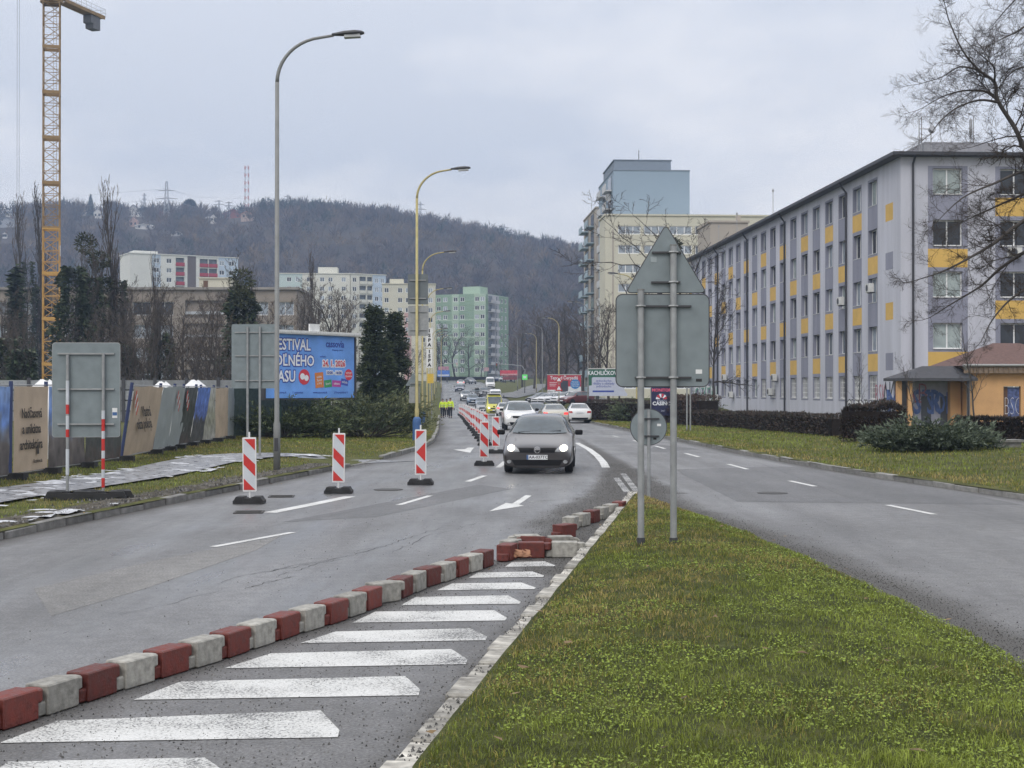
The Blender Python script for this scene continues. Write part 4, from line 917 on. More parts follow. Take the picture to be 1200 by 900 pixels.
# ================================================================== TREES AND SHRUBS
M_BARK = pm('dark_bark', (.060, .052, .046), rough=.95, var=.3, scale=6); M_TWIG = pm('bare_twigs', (.105, .088, .076), rough=.95, var=.3, scale=1.5, spec=.1, rand=.25)
M_TWB = pm('blackish_twigs', (.055, .045, .038), rough=.9, var=.25, scale=2, spec=.15)
M_NEED = attr_mat('conifer_needles', rough=.75, spec=.2); M_IVY = attr_mat('ivy_leaves', rough=.6, spec=.3)
SIDES = [8, 5, 3, 3, 3]; NSEG = [10, 6, 4, 3, 2]
def grow(seed, H, r0, nch=(15, 8, 6, 5), ang=(55, 45, 45, 45), ratio=(.48, .5, .45, .45), first=.25, trop=.12, wob=.16, lv=4, taper=.75, fork=0):
    g = random.Random(seed); T, C = MB(), MB()
    def rv(): return Vector((g.gauss(0, 1), g.gauss(0, 1), g.gauss(0, 1)))
    def br(p, d, Ln, rad, lev):
        ns = NSEG[lev]; pts = [p.copy()]; step = Ln / ns
        for i in range(ns):
            d = (d + rv() * (wob * (.35 if lev == 0 else 1)) + Vector((0, 0, trop * (.5 if lev == 0 else 1)))).normalized(); p = p + d * step; pts.append(p.copy())
        rs = [max(.0085, rad * (1 - (taper if lev < 2 else .8) * i / ns)) for i in range(ns + 1)]
        (T if lev <= 1 else C).tube(pts, rs, SIDES[lev], cap=False)
        if lev >= lv: return
        n = nch[lev]; n = max(1, int(n * g.uniform(.8, 1.2)))
        for k in range(n):
            t = (first + (1 - first) * ((k + g.random()) / n)) if lev == 0 else (.2 + .8 * (k + g.random()) / n)
            f = t * ns; i = min(ns - 1, int(f)); q = pts[i].lerp(pts[i + 1], f - i); dd = (pts[i + 1] - pts[i]).normalized()
            ax = dd.cross(rv()); 
            if ax.length < 1e-4: continue
            a = R(ang[lev]) * g.uniform(.6, 1.25) * (1 - .35 * t if lev == 0 else 1)
            nd = Matrix.Rotation(a, 3, ax.normalized()) @ dd
            ln = Ln * ratio[lev] * g.uniform(.65, 1.2) * (1 - .55 * max(0, t - first) if lev == 0 else 1 - .4 * t)
            br(q, nd, ln, rs[i] * .55, lev + 1)
    if fork:
        for k in range(fork):
            a = 6.28 * k / fork + g.random(); br(Vector((.15 * math.cos(a), .15 * math.sin(a), 0)), Vector((.28 * math.cos(a), .28 * math.sin(a), 1)).normalized(), H * g.uniform(.75, 1), r0 * .6, 0)
    else: br(Vector((0, 0, -.1)), Vector((0, 0, 1)), H, r0, 0)
    return T.mesh('trunk', True, False), C.mesh('crown', False, False)
TT = {}
TT['round1'] = grow(1, 10, .17); TT['round2'] = grow(2, 10, .19, first=.3, ang=(62, 50, 45, 45), wob=.22); TT['round3'] = grow(3, 10, .16, nch=(12, 8, 6, 4), trop=.2)
TT['tall'] = grow(4, 10, .13, nch=(22, 6, 5, 3), ang=(42, 40, 40, 40), ratio=(.34, .5, .45, .45), first=.2, trop=.2)
TT['poplar'] = grow(5, 10, .13, nch=(26, 6, 4, 3), ang=(22, 24, 26, 28), ratio=(.36, .42, .4, .4), first=.12, trop=.30, wob=.09)
TT['multi'] = grow(6, 10, .12, nch=(9, 6, 5, 3), ang=(38, 40, 40, 40), ratio=(.36, .5, .45, .45), first=.15, trop=.2, fork=5)
TT['open'] = grow(9, 10, .2, nch=(9, 7, 6, 5), ang=(58, 48, 45, 45), ratio=(.62, .55, .5, .45), first=.42, trop=.10, wob=.26)
TT['sapling'] = grow(8, 10, .10, nch=(16, 5, 3, 2), ang=(50, 40, 40, 40), ratio=(.34, .45, .45, .4), first=.3, trop=.16)

TZ = {k: max(max(v.co.z for v in m[0].vertices), max(v.co.z for v in m[1].vertices)) for k, m in TT.items()}
def leaf_cloud(cen, size, cols, seed, dirs=None, lon=2.0):
    """triangles at points cen; returns arrays"""
    g = np.random.default_rng(seed); n = len(cen)
    d = dirs if dirs is not None else g.normal(size=(n, 3)); d = d / (np.linalg.norm(d, axis=1, keepdims=True) + 1e-6)
    s = np.cross(d, g.normal(size=(n, 3))); s /= np.linalg.norm(s, axis=1, keepdims=True) + 1e-6
    sz = (size * g.uniform(.6, 1.4, n))[:, None]
    V = np.stack([cen - s * sz * .5, cen + s * sz * .5, cen + d * sz * lon], 1).reshape(-1, 3)
    ci = g.integers(0, len(cols), n); C = np.array(cols)[ci] * g.uniform(.65, 1.35, (n, 1)); C = np.repeat(C, 3, 0)
    return V, np.arange(n * 3).reshape(-1, 3), C
def ivy_mesh(seed, H, rad, n, size):
    g = np.random.default_rng(seed); z = H * g.random(n) ** .9; a = g.uniform(0, 6.28, n); lump = 1 + .45 * np.sin(z * 2.1 + seed) * np.sin(a * 2 + z)
    r = rad * (1 - .55 * (z / H) ** 2) * lump * g.uniform(.55, 1.1, n); cen = np.stack([np.cos(a) * r, np.sin(a) * r, z], 1)
    return leaf_cloud(cen, np.full(n, size), [(.040, .058, .028), (.030, .045, .024), (.058, .070, .036)], seed, np.stack([np.cos(a), np.sin(a), g.uniform(-.6, .3, n)], 1), 1.2)
def tree(kind, name, label, X, Y, H, rz=0., group=None, sx=1.0, ivy=None, z=None, balls=(), mt=None):
    t = thing(name, label, 'tree', (X, Y, gz(X, Y) if z is None else z), rz, group); s = H / TZ[kind]
    tr, cr = TT[kind]
    a = obj('trunk', tr, M_BARK, t); c = obj('crown', cr, M_TWIG, t)
    for o in (a, c): o.scale = (s * sx, s * sx, s)
    if mt: paint_slot(c, mt)
    if ivy:
        V, T, C = ivy_mesh(int(X * 7 + Y) % 997, ivy[0], ivy[1], ivy[2], .26); np_mesh('ivy', V, T, M_IVY, C, parent=t)
    for (bx, by, bz, br_) in balls:
        g = np.random.default_rng(int(abs(bx) * 10 + bz * 3)); u = g.normal(size=(420, 3)); u /= np.linalg.norm(u, axis=1, keepdims=True)
        V, T, C = leaf_cloud(u * br_ * (g.random((420, 1)) ** .4) + np.array([bx, by, bz]), np.full(420, .16), [(.05, .055, .02), (.035, .042, .018)], 3, u, 1.3); np_mesh('mistletoe', V, T, M_IVY, C, parent=t, kind='stuff')
    return t
def tree_px(kind, name, label, x, ytop, Y, **k):
    X = pX(x, Y); z0 = gz(X, Y); return tree(kind, name, label, X, Y, pZ(ytop, Y) - z0, **k)
# left, behind the hoarding
tree_px('poplar', 'poplar_tree', 'tall bare poplar with ivy covered trunk just left of the crane', 33, 222, 196, ivy=(20, 1.5, 2600), sx=.9)
tree_px('poplar', 'poplar_tree', 'bare poplar with ivied stem standing close behind the crane mast', 46, 212, 197, rz=2, ivy=(17, 1.3, 2200), sx=.85)
tree_px('poplar', 'poplar_tree', 'tallest bare poplar with ivied stem right of the crane', 138, 204, 126, rz=1, ivy=(12, 1.0, 2400), sx=.85)
tree_px('tall', 'ivied_tree', 'tree wrapped in dense dark ivy right beside the crane', 86, 270, 118, ivy=(12.5, 1.7, 5200))
tree_px('tall', 'ivied_tree', 'bare tree with ivy clumps and mistletoe between crane and tallest poplar', 109, 262, 122, rz=1.3, ivy=(12, 1.2, 3000), balls=((-1.2, 0, 14.8, .9), (1.0, 0, 13.5, .9), (1.8, 0, 11.5, .8)))
tree_px('multi', 'bare_tree', 'many stemmed bare thicket tree right of the tallest poplar', 172, 318, 112, group=None)
tree_px('poplar', 'poplar_tree', 'thin bare poplar in front of the white flats', 188, 292, 118, rz=.6, sx=.7, ivy=(7, 1.2, 2000))
tree_px('round1', 'bare_tree', 'bare round tree in front of the concrete loggias', 214, 338, 120)
tree_px('round3', 'bare_tree', 'bare tree between the loggias and the mistletoe tree', 243, 345, 115, rz=1)
tree_px('tall', 'mistletoe_tree', 'tree with big mistletoe balls and ivy left of the first lamp', 283, 288, 112, rz=2, ivy=(10, 1.6, 4200), balls=((-.2, 0, 10.9, 1.0), (1.0, 0, 9.7, .9), (-1.2, .2, 9.3, .8), (-.1, .3, 8.3, .8), (.9, 0, 7.0, .8)))
tree_px('poplar', 'poplar_tree', 'slim bare poplar just left of the first lamp post', 303, 306, 140, rz=.2, sx=.8)
tree_px('poplar', 'poplar_tree', 'bare poplar in front of the mint flats', 361, 292, 150, rz=2.4, sx=.9)
tree_px('round2', 'bare_tree', 'bare wide crowned tree behind the blue billboard', 386, 318, 140, rz=.5)
tree_px('round3', 'bare_tree', 'smaller bare tree between billboard and the dark conifers', 412, 345, 135, rz=1.9)
tree_px('multi', 'bare_tree', 'bare thicket at the left end of the hoarding', 8, 350, 105, rz=.7, ivy=(6, 1.6, 2600))
tree_px('multi', 'bare_tree', 'bare thicket with ivy under the two poplars', 26, 362, 100, rz=2.7, ivy=(5, 1.4, 2000))
tree_px('round1', 'bare_tree', 'bare tree between the ivy wrapped tree and the thicket', 148, 345, 116, rz=2.2, ivy=(6, 1.2, 1800))
tree_px('multi', 'bare_tree', 'low bare thicket below the mistletoe tree', 262, 362, 104, rz=1.4)
tree_px('round2', 'bare_tree', 'low bare tree left of the billboard edge', 318, 375, 108, rz=.9)
for i, (x, yt, Y) in enumerate(((98, 366, 101), (128, 378, 97), (158, 372, 99), (196, 376, 102), (228, 380, 98), (250, 386, 95))):
    tree_px('multi', 'bare_tree', 'bare many stemmed thicket tree just behind the concrete post fence', x, yt, Y, rz=i * 2.1, group='thicket behind the concrete fence', sx=1.3)
for i, (x, yt, Y, k) in enumerate(((75, 335, 124, 'round3'), (120, 330, 128, 'round1'), (160, 322, 122, 'round3'), (182, 335, 126, 'tall'), (202, 326, 130, 'round2'), (228, 335, 124, 'tall'), (254, 332, 128, 'round3'), (296, 330, 126, 'round1'), (330, 345, 130, 'round3'), (346, 332, 145, 'tall'), (372, 330, 148, 'round1'), (400, 328, 146, 'round3'), (15, 335, 126, 'round3'))):
    tree_px(k, 'bare_tree', 'slender bare tree in the band between the building site and the flats', x, yt, Y, rz=i * 1.3, group='bare trees between site and flats', sx=1.15)
# along the road beyond, and below the hill
far = [(503, 380, 415, 'round1'), (520, 374, 435, 'round3'), (534, 379, 428, 'round2'), (549, 387, 436, 'round1'), (564, 408, 434, 'round3'), (600, 395, 425, 'round2'), (612, 372, 300, 'round1'), (626, 362, 285, 'round3'), (640, 356, 275, 'round2'), (652, 368, 262, 'round1'), (662, 350, 250, 'round3'), (672, 358, 238, 'round2'), (684, 344, 225, 'round1'), (490, 396, 330, 'round2'), (476, 398, 240, 'round3'), (586, 418, 438, 'round1'), (511, 395, 405, 'multi'), (635, 390, 330, 'multi'), (660, 392, 300, 'multi'), (645, 402, 350, 'round2')]
for i, (x, yt, Y, k) in enumerate(far):
    tree_px(k, 'bare_tree', 'bare brown roadside tree where the road bends below the hill', x, yt, Y, rz=i * 1.7, group='bare trees along the far road', sx=1.25)
tree_px('tall', 'bare_tree', 'dark bare tree beside the billboard with white panel', 700, 338, 150, rz=.4, sx=1.2)
tree_px('round3', 'bare_tree', 'dark bare tree in front of the cream tower', 714, 352, 140, rz=1.4, sx=1.1)
tree_px('open', 'bare_tree', 'spreading bare tree with one mistletoe ball above the triangular sign', 790, 226, 112, rz=1.0, sx=1.35, balls=((-.2, 0, 13.6, .62),), mt=M_TWB)
tree_px('round2', 'bare_tree', 'bare tree at the far corner of the lilac office', 838, 312, 118, rz=2.0, sx=.7, mt=M_TWB)
tree_px('sapling', 'young_tree', 'young bare tree before the graffiti letters on the office', 1006, 408, 74, sx=.85, mt=M_TWB)
tree_px('sapling', 'young_tree', 'young bare tree in front of the dark roofed shelter', 1074, 412, 72, rz=1.6, sx=1.2, mt=M_TWB)
tree_px('sapling', 'young_tree', 'young bare tree in front of the orange pavilion', 1144, 366, 60, rz=.8, sx=1.1, mt=M_TWB)

# big bare tree whose limbs hang in from the right
def limb_tree():
    g = random.Random(21); Y0 = 33.0; T, C = MB(), MB()
    def rv(): return Vector((g.gauss(0, 1), g.gauss(0, 1), g.gauss(0, 1)))
    def P(x, y, dy=0): return at(x, y, Y0 + dy)
    base = on(pX(1305, Y0), Y0)
    trunk = [base - Vector((0, 0, .2)), base + Vector((0, 0, 1.5)), P(1308, 380), P(1302, 300), P(1296, 200, .3), P(1285, 60, .6), P(1270, -90, 1), P(1262, -200, 1)]
    T.tube(trunk, [.34, .28, .25, .22, .18, .14, .09, .04], 10)
    def twig(p, d, L_, r, lev):
        ns = 3 if lev < 2 else 2; pts = [p]
        for i in range(ns): d = (d + rv() * .22 + Vector((0, 0, .05))).normalized(); p = p + d * (L_ / ns); pts.append(p)
        C.tube(pts, [r * (1 - .6 * i / ns) for i in range(ns + 1)], 3 if lev else 4, cap=False)
        if lev >= 3: return
        for k in range((8, 6, 5)[lev]):
            t = .15 + .85 * (k + g.random()) / (8, 6, 5)[lev]; f = t * ns; i = min(ns - 1, int(f)); q = pts[i].lerp(pts[i + 1], f - i); dd = (pts[i + 1] - pts[i]).normalized(); ax = dd.cross(rv())
            if ax.length > 1e-3: twig(q, Matrix.Rotation(R(g.uniform(28, 62)), 3, ax.normalized()) @ dd, L_ * g.uniform(.35, .62), r * .6, lev + 1)
    def limb(path, r0, r1, n, Ls=(.7, 1.5)):
        r0 *= .72; r1 *= .7
        pts = [P(*q) for q in path]; k = len(pts)
        # smooth the path
        fine = []
        for i in range(k - 1):
            p0, p1, p2, p3 = pts[max(i - 1, 0)], pts[i], pts[i + 1], pts[min(i + 2, k - 1)]
            for s in range(4):
                t = s / 4; fine.append(.5 * ((2 * p1) + (p2 - p0) * t + (2 * p0 - 5 * p1 + 4 * p2 - p3) * t * t + (3 * p1 - p0 - 3 * p2 + p3) * t ** 3))
        fine.append(pts[-1]); m = len(fine); rs = [r0 + (r1 - r0) * i / (m - 1) for i in range(m)]
        T.tube(fine, rs, 6, cap=False)
        for j in range(n):
            t = .12 + .88 * (j + g.random()) / n; f = t * (m - 1); i = min(m - 2, int(f)); q = fine[i].lerp(fine[i + 1], f - i); dd = (fine[i + 1] - fine[i]).normalized(); ax = dd.cross(rv())
            if ax.length > 1e-3: twig(q, Matrix.Rotation(R(g.uniform(30, 70)), 3, ax.normalized()) @ dd, g.uniform(*Ls) * (1 - .45 * t), max(.0055, rs[i] * .34), 0)
        twig(fine[-1], (fine[-1] - fine[-2]).normalized(), .6, r1, 0)
    limb([(1300, 270), (1245, 225), (1205, 180), (1190, 150), (1170, 118), (1166, 96), (1148, 82), (1128, 58), (1112, 22)], .11, .02, 16)
    limb([(1170, 118, 0), (1155, 107, .3), (1130, 106, .5), (1105, 113, .8), (1082, 126, 1)], .045, .010, 11, (.5, 1.1))
    limb([(1172, 120, 0), (1148, 117, -.4), (1122, 126, -.7), (1104, 140, -1), (1090, 158, -1.2)], .045, .010, 11, (.5, 1.1))
    limb([(1148, 82, 0), (1125, 78, .4), (1104, 90, .7), (1078, 98, 1)], .035, .009, 9, (.45, 1.0))
    limb([(1166, 96, 0), (1165, 78, -.5), (1150, 64, -.8), (1135, 50, -1.2)], .035, .010, 8, (.45, .9))
    limb([(1298, 290, 0), (1235, 245, -.6), (1195, 262, -1), (1168, 283, -1.4), (1140, 300, -1.8), (1105, 318, -2.1), (1068, 330, -2.4)], .085, .012, 18, (.5, 1.3))
    limb([(1300, 310, 0), (1245, 270, .6), (1200, 296, 1), (1172, 315, 1.4), (1150, 335, 1.7), (1122, 352, 2), (1090, 372, 2.3)], .085, .012, 18, (.5, 1.3))
    limb([(1302, 240, 0), (1250, 205, -1.0), (1205, 200, -1.6), (1165, 215, -2), (1128, 232, -2.3), (1096, 262, -2.6)], .075, .010, 18, (.5, 1.2))
    limb([(1302, 260, 0), (1240, 215, .8), (1190, 232, 1.5), (1150, 250, 2.1), (1110, 268, 2.5)], .065, .010, 16, (.5, 1.2))
    limb([(1300, 340, 0), (1235, 325, -.5), (1192, 345, -1), (1165, 372, -1.3), (1150, 400, -1.5)], .06, .010, 12, (.4, 1.0))
    limb([(1296, 190, 0), (1250, 150, .6), (1215, 160, 1), (1180, 160, 1.5), (1140, 172, 2)], .06, .010, 14, (.5, 1.1))
    limb([(1290, 120, 0), (1250, 60, -.5), (1212, 30, -.9), (1190, 38, -1.2), (1165, 50, -1.6)], .07, .012, 14, (.5, 1.2))
    limb([(1285, 60, 0), (1250, 0, .5), (1215, -20, .9), (1185, 5, 1.4), (1165, 28, 1.8)], .06, .010, 13, (.5, 1.1))
    limb([(1290, 140, 0), (1240, 95, 1.2), (1205, 78, 1.6), (1182, 88, 2), (1168, 110, 2.4)], .06, .010, 13, (.5, 1.0))
    t = thing('bare_tree', 'big bare tree reaching dark limbs in front of the end of the lilac office', 'tree', base)
    for nm, m_, mt in (('trunk', T, M_BARK), ('crown', C, M_TWB)):
        o = obj(nm, m_.mesh(nm, nm == 'trunk', False), mt, t); o.location = -base
limb_tree()

# conifers
def conifer(label, x, ytop, Y, wpx, n, seed, name='conifer', col=None, ragged=.35, z=None, group=None):
    X = pX(x, Y); z0 = gz(X, Y) if z is None else z; H = pZ(ytop, Y) - z0; Rm = wpx * Y / F / 2; g = np.random.default_rng(seed)
    t = thing(name, label, 'tree', (X, Y, z0), 0, group)
    obj('trunk', MB().tube([(0, 0, 0), (0, 0, H * .95)], [Rm * .09 + .05, .02], 7), M_BARK, t)
    zf = 1 - g.random(n) ** .62; a = g.uniform(0, 6.28, n); lob = 1 + ragged * np.sin(a * 3 + zf * 17) * np.sin(zf * 31 + a)
    r = Rm * (1 - zf) ** .95 * lob * g.random(n) ** .4 + .03; cen = np.stack([np.cos(a) * r, np.sin(a) * r, H * (.04 + .95 * zf) - r * .18], 1)
    d = np.stack([np.cos(a), np.sin(a), g.uniform(-.5, .35, n)], 1)
    sz = H * .02 + .05
    V, T, C = leaf_cloud(cen, np.full(n, sz), col or [(.034, .048, .028), (.055, .070, .038), (.022, .032, .02)], seed, d, 2.4); np_mesh('crown', V, T, M_NEED, C, parent=t); return t
def spray_conifer(label, x, ytop, Y, wpx, seed):
    X = pX(x, Y); z0 = gz(X, Y); H = pZ(ytop, Y) - z0; Rm = wpx * Y / F / 2; g = np.random.default_rng(seed); t = thing('conifer', label, 'tree', (X, Y, z0)); cen, dr, tf = [], [], []
    br_ = MB()
    for i in range(250):
        zf = g.random() ** 1.15; a = g.uniform(0, 6.28); Ln = Rm * ((1 - zf) ** .62) * g.uniform(.55, 1.15) + .12; zb_ = H * (.05 + .93 * zf); up = g.uniform(-.1, .35); K = 70
        d = np.array([math.cos(a), math.sin(a), up])
        for k in range(K):
            f = .2 + .8 * k / K; p = np.array([0, 0, zb_]) + d * Ln * f + np.array([0, 0, -.32 * Ln * f * f]); cen.append(p + g.normal(size=3) * (.20 * (1.1 - f) + .05) * np.array([1, 1, .6])); dr.append(d + g.normal(size=3) * .5 + np.array([0, 0, -.25 * f])); tf.append(f)
        if i % 3 == 0: br_.tube([(0, 0, zb_), tuple(np.array([0, 0, zb_]) + d * Ln * .75 + np.array([0, 0, -.18 * Ln]))], [.03, .008], 3, cap=False)
    obj('trunk', MB().tube([(0, 0, 0), (0, 0, H * .96)], [.2, .02], 8), M_BARK, t); obj('branches', br_, M_BARK, t)
    V, T, C = leaf_cloud(np.array(cen), np.full(len(cen), .085), [(.030, .044, .024), (.045, .060, .030), (.022, .032, .02)], seed, np.array(dr), 2.6); f = np.repeat(np.array(tf) ** 4, 3)[:, None]; C = C * (1 - f * .6) + np.array([.085, .105, .05]) * f * .6
    np_mesh('crown', V, T, M_NEED, C, parent=t); return t
spray_conifer('tall broad conifer standing right of the blue billboard', 439, 356, 84, 58, 1)
spray_conifer('slightly lower conifer right behind the broad tall one', 463, 364, 88, 44, 2)
conifer('small dark conifer in the gap above the thicket left of the poplars', 18, 308, 150, 16, 2600, 3)
for lab, x, yt, yb, w, sd_ in (('dark spruce on the ridge beside the red and white mast', 308, 231, 256, 17, 4), ('small spruce above the orange roofed house', 106, 227, 247, 9, 5), ('tiny spruce on the ridge left of the lattice pylon', 179, 238, 252, 6, 6)):
    Yh = hill_at(x, yb); conifer(lab, x, yt, Yh, w, 2200, sd_, z=hill_z(pX(x, Yh), Yh) - .5, ragged=.2)
Yh = hill_at(222, 250); Xh = pX(222, Yh); zh = hill_z(Xh, Yh); t = thing('pine_tree', 'dark round crowned pine on the ridge left of the red roofs', 'tree', (Xh, Yh, zh)); Hh = pZ(234, Yh) - zh
obj('trunk', MB().tube([(0, 0, -.5), (.2, 0, Hh * .6), (0, 0, Hh * .85)], [.4, .3, .1], 6), M_BARK, t)
g = np.random.default_rng(8); u = g.normal(size=(1500, 3)); u /= np.linalg.norm(u, axis=1, keepdims=True); V, T, C = leaf_cloud(u * (g.random((1500, 1)) ** .4) * np.array([4.0, 4.0, Hh * .3]) + np.array([0, 0, Hh * .7]), np.full(1500, .7), [(.018, .026, .02), (.028, .036, .026)], 8); np_mesh('crown', V, T, M_NEED, C, parent=t)

# spreading junipers
def juniper(label, X, Y, rx_, ry_, H, nb, seed, tip=(.17, .205, .105), group=None):
    g = np.random.default_rng(seed); t = thing('juniper_shrub', label, 'shrub', (X, Y, gz(X, Y)), 0, group); cen, dr, tipf = [], [], []; stem = MB()
    for i in range(nb):
        a = g.uniform(0, 6.28); q = g.random() ** .5; st_ = np.array([math.cos(a) * rx_ * q * .7, math.sin(a) * ry_ * q * .7, g.uniform(.05, .5) * H * (1 - .5 * q)])
        el = g.uniform(.15, 1.05); hd = a + g.normal() * .45; d = np.array([math.cos(hd) * math.cos(el) * max(rx_, 1) / max(rx_, ry_), math.sin(hd) * math.cos(el), math.sin(el) * .8]); Ln = g.uniform(.45, 1.0) * min(rx_, ry_) * (.75 + .4 * (1 - q))
        K = 46
        for k in range(K):
            f = k / K; p = st_ + d * Ln * f + np.array([0, 0, -.16 * Ln * f * f]); w_ = .16 * (1 - f) + .03
            cen.append(p + g.normal(size=3) * w_ * np.array([1, 1, .55])); dr.append(d + g.normal(size=3) * .45); tipf.append(f)
        if i % 6 == 0: stem.tube([(st_[0] * .3, st_[1] * .3, 0), tuple(st_), tuple(st_ + d * Ln * .7)], [.025, .018, .006], 4, cap=False)
    cen = np.array(cen); cen[:, 2] = np.clip(cen[:, 2], .03, H * 1.1)
    V, T, C = leaf_cloud(cen, np.full(len(cen), .045), [(.044, .062, .032), (.062, .082, .042), (.032, .045, .026)], seed, np.array(dr), 3.0)
    f = np.repeat(np.array(tipf) ** 3, 3)[:, None]; C = C * (1 - f) + np.array(tip) * f * g.uniform(.7, 1.2, (len(f), 1))
    np_mesh('foliage', V, T, M_NEED, C, parent=t); obj('stem', stem, M_BARK, t)
juniper('broad dark green juniper under the left half of the blue billboard', -9.3, 57.5, 2.7, 2.3, 2.5, 250, 1)
juniper('broad juniper in front of the billboard posts reaching to the yellow lamp', -6.3, 60, 3.0, 2.5, 3.0, 280, 2, (.19, .195, .10))
juniper('smaller juniper just behind the yellow lamp post', -6.7, 68, 2.2, 2.2, 3.3, 220, 3)
juniper('juniper at the kerb beyond the second blue post base', -7.0, 84, 1.7, 2.5, 2.4, 140, 4)
juniper('grey green spreading juniper on the right verge before the shelter', 13.1, 44.5, 2.35, 1.4, 1.3, 300, 5, (.15, .18, .13))
juniper('dark evergreen shrub left of the casino sign', 8.6, 100, 1.8, 1.8, 2.6, 120, 6)
juniper('dark evergreen shrub right of the casino sign', 12.2, 98, 2.2, 2.0, 2.8, 150, 7)
juniper('evergreen shrub between the white panelled billboard and the casino sign', 9.8, 108, 2.0, 2.0, 2.4, 110, 8)

# clipped hedges
def hedge(label, pts, w, H, n, seed, col, name='hedge', taper=.9):
    g = np.random.default_rng(seed); A = [Vector((p[0], p[1], 0)) for p in pts]; base = on(*pts[0]); t = thing(name, label, 'hedge', base); cen, dr = [], []; core = MB()
    tot = sum((b_ - a_).length for a_, b_ in zip(A, A[1:]))
    for a_, b_ in zip(A, A[1:]):
        d = (b_ - a_); ln = d.length; d.normalize(); nn = Vector((-d.y, d.x, 0)); m = int(n * ln / tot); za = gz(a_.x, a_.y)
        for k in range(m):
            f = g.random(); lat = g.uniform(-1, 1); zz = g.random()
            if g.random() < .75:
                if g.random() < .45: zz = 1 - .12 * g.random() ** 2
                else: lat = math.copysign(1 - .15 * g.random(), lat)
            p = a_ + d * (ln * f) + nn * (lat * w / 2 * (1 - (1 - taper) * zz)); bump = 1 + (.25 if taper < .7 else .14) * nz3(p.x * .8, p.y * .8, seed) - (.35 * abs(f - .5) ** 2 * 2 if taper < .7 else 0) + .06 * nz3(p.x * 3, p.y * 3, seed)
            cen.append((p.x - base.x, p.y - base.y, gz(p.x, p.y) + zz * H * bump - base.z)); dr.append((nn.x * lat + g.normal() * .5, nn.y * lat + g.normal() * .5, zz * .9 + g.normal() * .5))
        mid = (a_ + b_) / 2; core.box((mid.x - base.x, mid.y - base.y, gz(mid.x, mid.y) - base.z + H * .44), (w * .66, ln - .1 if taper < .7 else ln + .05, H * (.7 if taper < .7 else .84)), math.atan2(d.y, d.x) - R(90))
    V, T, C = leaf_cloud(np.array(cen), np.full(len(cen), .05), col, seed, np.array(dr), 2.2); np_mesh('foliage', V, T, M_IVY, C, parent=t)
    obj('branches', core, pm('hedge_core_shade', (.022, .017, .014), rough=1, var=.4, scale=8, spec=.05), t)  # solid core box, not branches: the hedge's inner shade put into its colour
BRN = [(.050, .034, .026), (.036, .027, .022), (.065, .045, .033), (.03, .032, .02)]
def hx(x, Y): return (pX(x, Y), Y)
hedge('long low clipped dark brown hedge in front of the office ground floor', [hx(800, 86), hx(870, 75), hx(925, 66), hx(986, 58.5)], 1.2, .85, 12000, 1, BRN)
hedge('rounded brown clipped bush at the near end of the long hedge', [hx(990, 53), hx(1060, 52)], 2.0, 1.4, 6500, 2, BRN, taper=.55)
hedge('dark hedge right of the juniper in front of the orange pavilion', [hx(1120, 51), hx(1260, 50)], 1.2, .85, 7500, 3, BRN)
hedge('grey brown bushy hedge under the white panelled billboard', [hx(694, 108), hx(760, 98)], 1.8, 1.5, 5500, 4, BRN)
hedge('brown bushy hedge behind the two thin sign posts', [hx(786, 92), hx(830, 84)], 1.8, 1.7, 5500, 5, [(.075, .045, .032), (.05, .035, .026)])
hedge('dark low hedge closing the end of the road', [(-40, 420), (-2, 425)], 2.0, 1.3, 5000, 6, [(.035, .032, .026), (.03, .034, .024)])
# ================================================================== STREET FURNITURE
M_GALV = pm('galvanised_steel', (.30, .31, .31), rough=.5, var=.18, scale=8, metal=.35, spec=.5); M_PLATE = pm('sign_back_sheet', (.20, .235, .245), rough=.55, var=.16, scale=5, metal=.25, rvar=.1); M_BLK = pm('black_rubber', (.022, .022, .023), rough=.75, var=.25, scale=12, bump=.2)
M_LAMPG = pm('grey_lamp_paint', (.20, .205, .20), rough=.6, var=.15, scale=3); M_LAMPY = pm('yellowed_lamp_paint', (.40, .345, .16), rough=.65, var=.2, scale=3); M_BLUE = pm('blue_base_paint', (.05, .12, .28), rough=.6, var=.2, scale=6); M_HEAD = pm('lamp_head_shell', (.045, .045, .05), rough=.5, var=.15); M_LENS = pm('lamp_lens', (.45, .46, .46), rough=.2, var=.1)
M_WHITE = pm('white_plastic', (.70, .70, .69), rough=.5, var=.10, scale=6); M_REFW = pm('reflective_white', (.52, .55, .58), rough=.4, var=.08); M_REFR = pm('reflective_red', (.50, .030, .025), rough=.4, var=.12, scale=5)
def rrect(w, hh, r, n=5):
    P = []
    for cx, cz, a0 in ((w / 2 - r, -hh / 2 + r, -90), (w / 2 - r, hh / 2 - r, 0), (-w / 2 + r, hh / 2 - r, 90), (-w / 2 + r, -hh / 2 + r, 180)):
        for k in range(n + 1): a = R(a0 + 90 * k / n); P.append((cx + r * math.cos(a), cz + r * math.sin(a)))
    return P
def rtri(w, hh, r):
    c = [(-w / 2, 0), (w / 2, 0), (0, hh)]; P = []
    for i in range(3):
        p, a, b = Vector(c[i]), Vector(c[i - 1]), Vector(c[(i + 1) % 3])
        for k in range(5):
            t = k / 4; q = p + (a - p).normalized() * r * (1 - t) ** 2 + (b - p).normalized() * r * t ** 2; P.append((q.x, q.y))
    return P

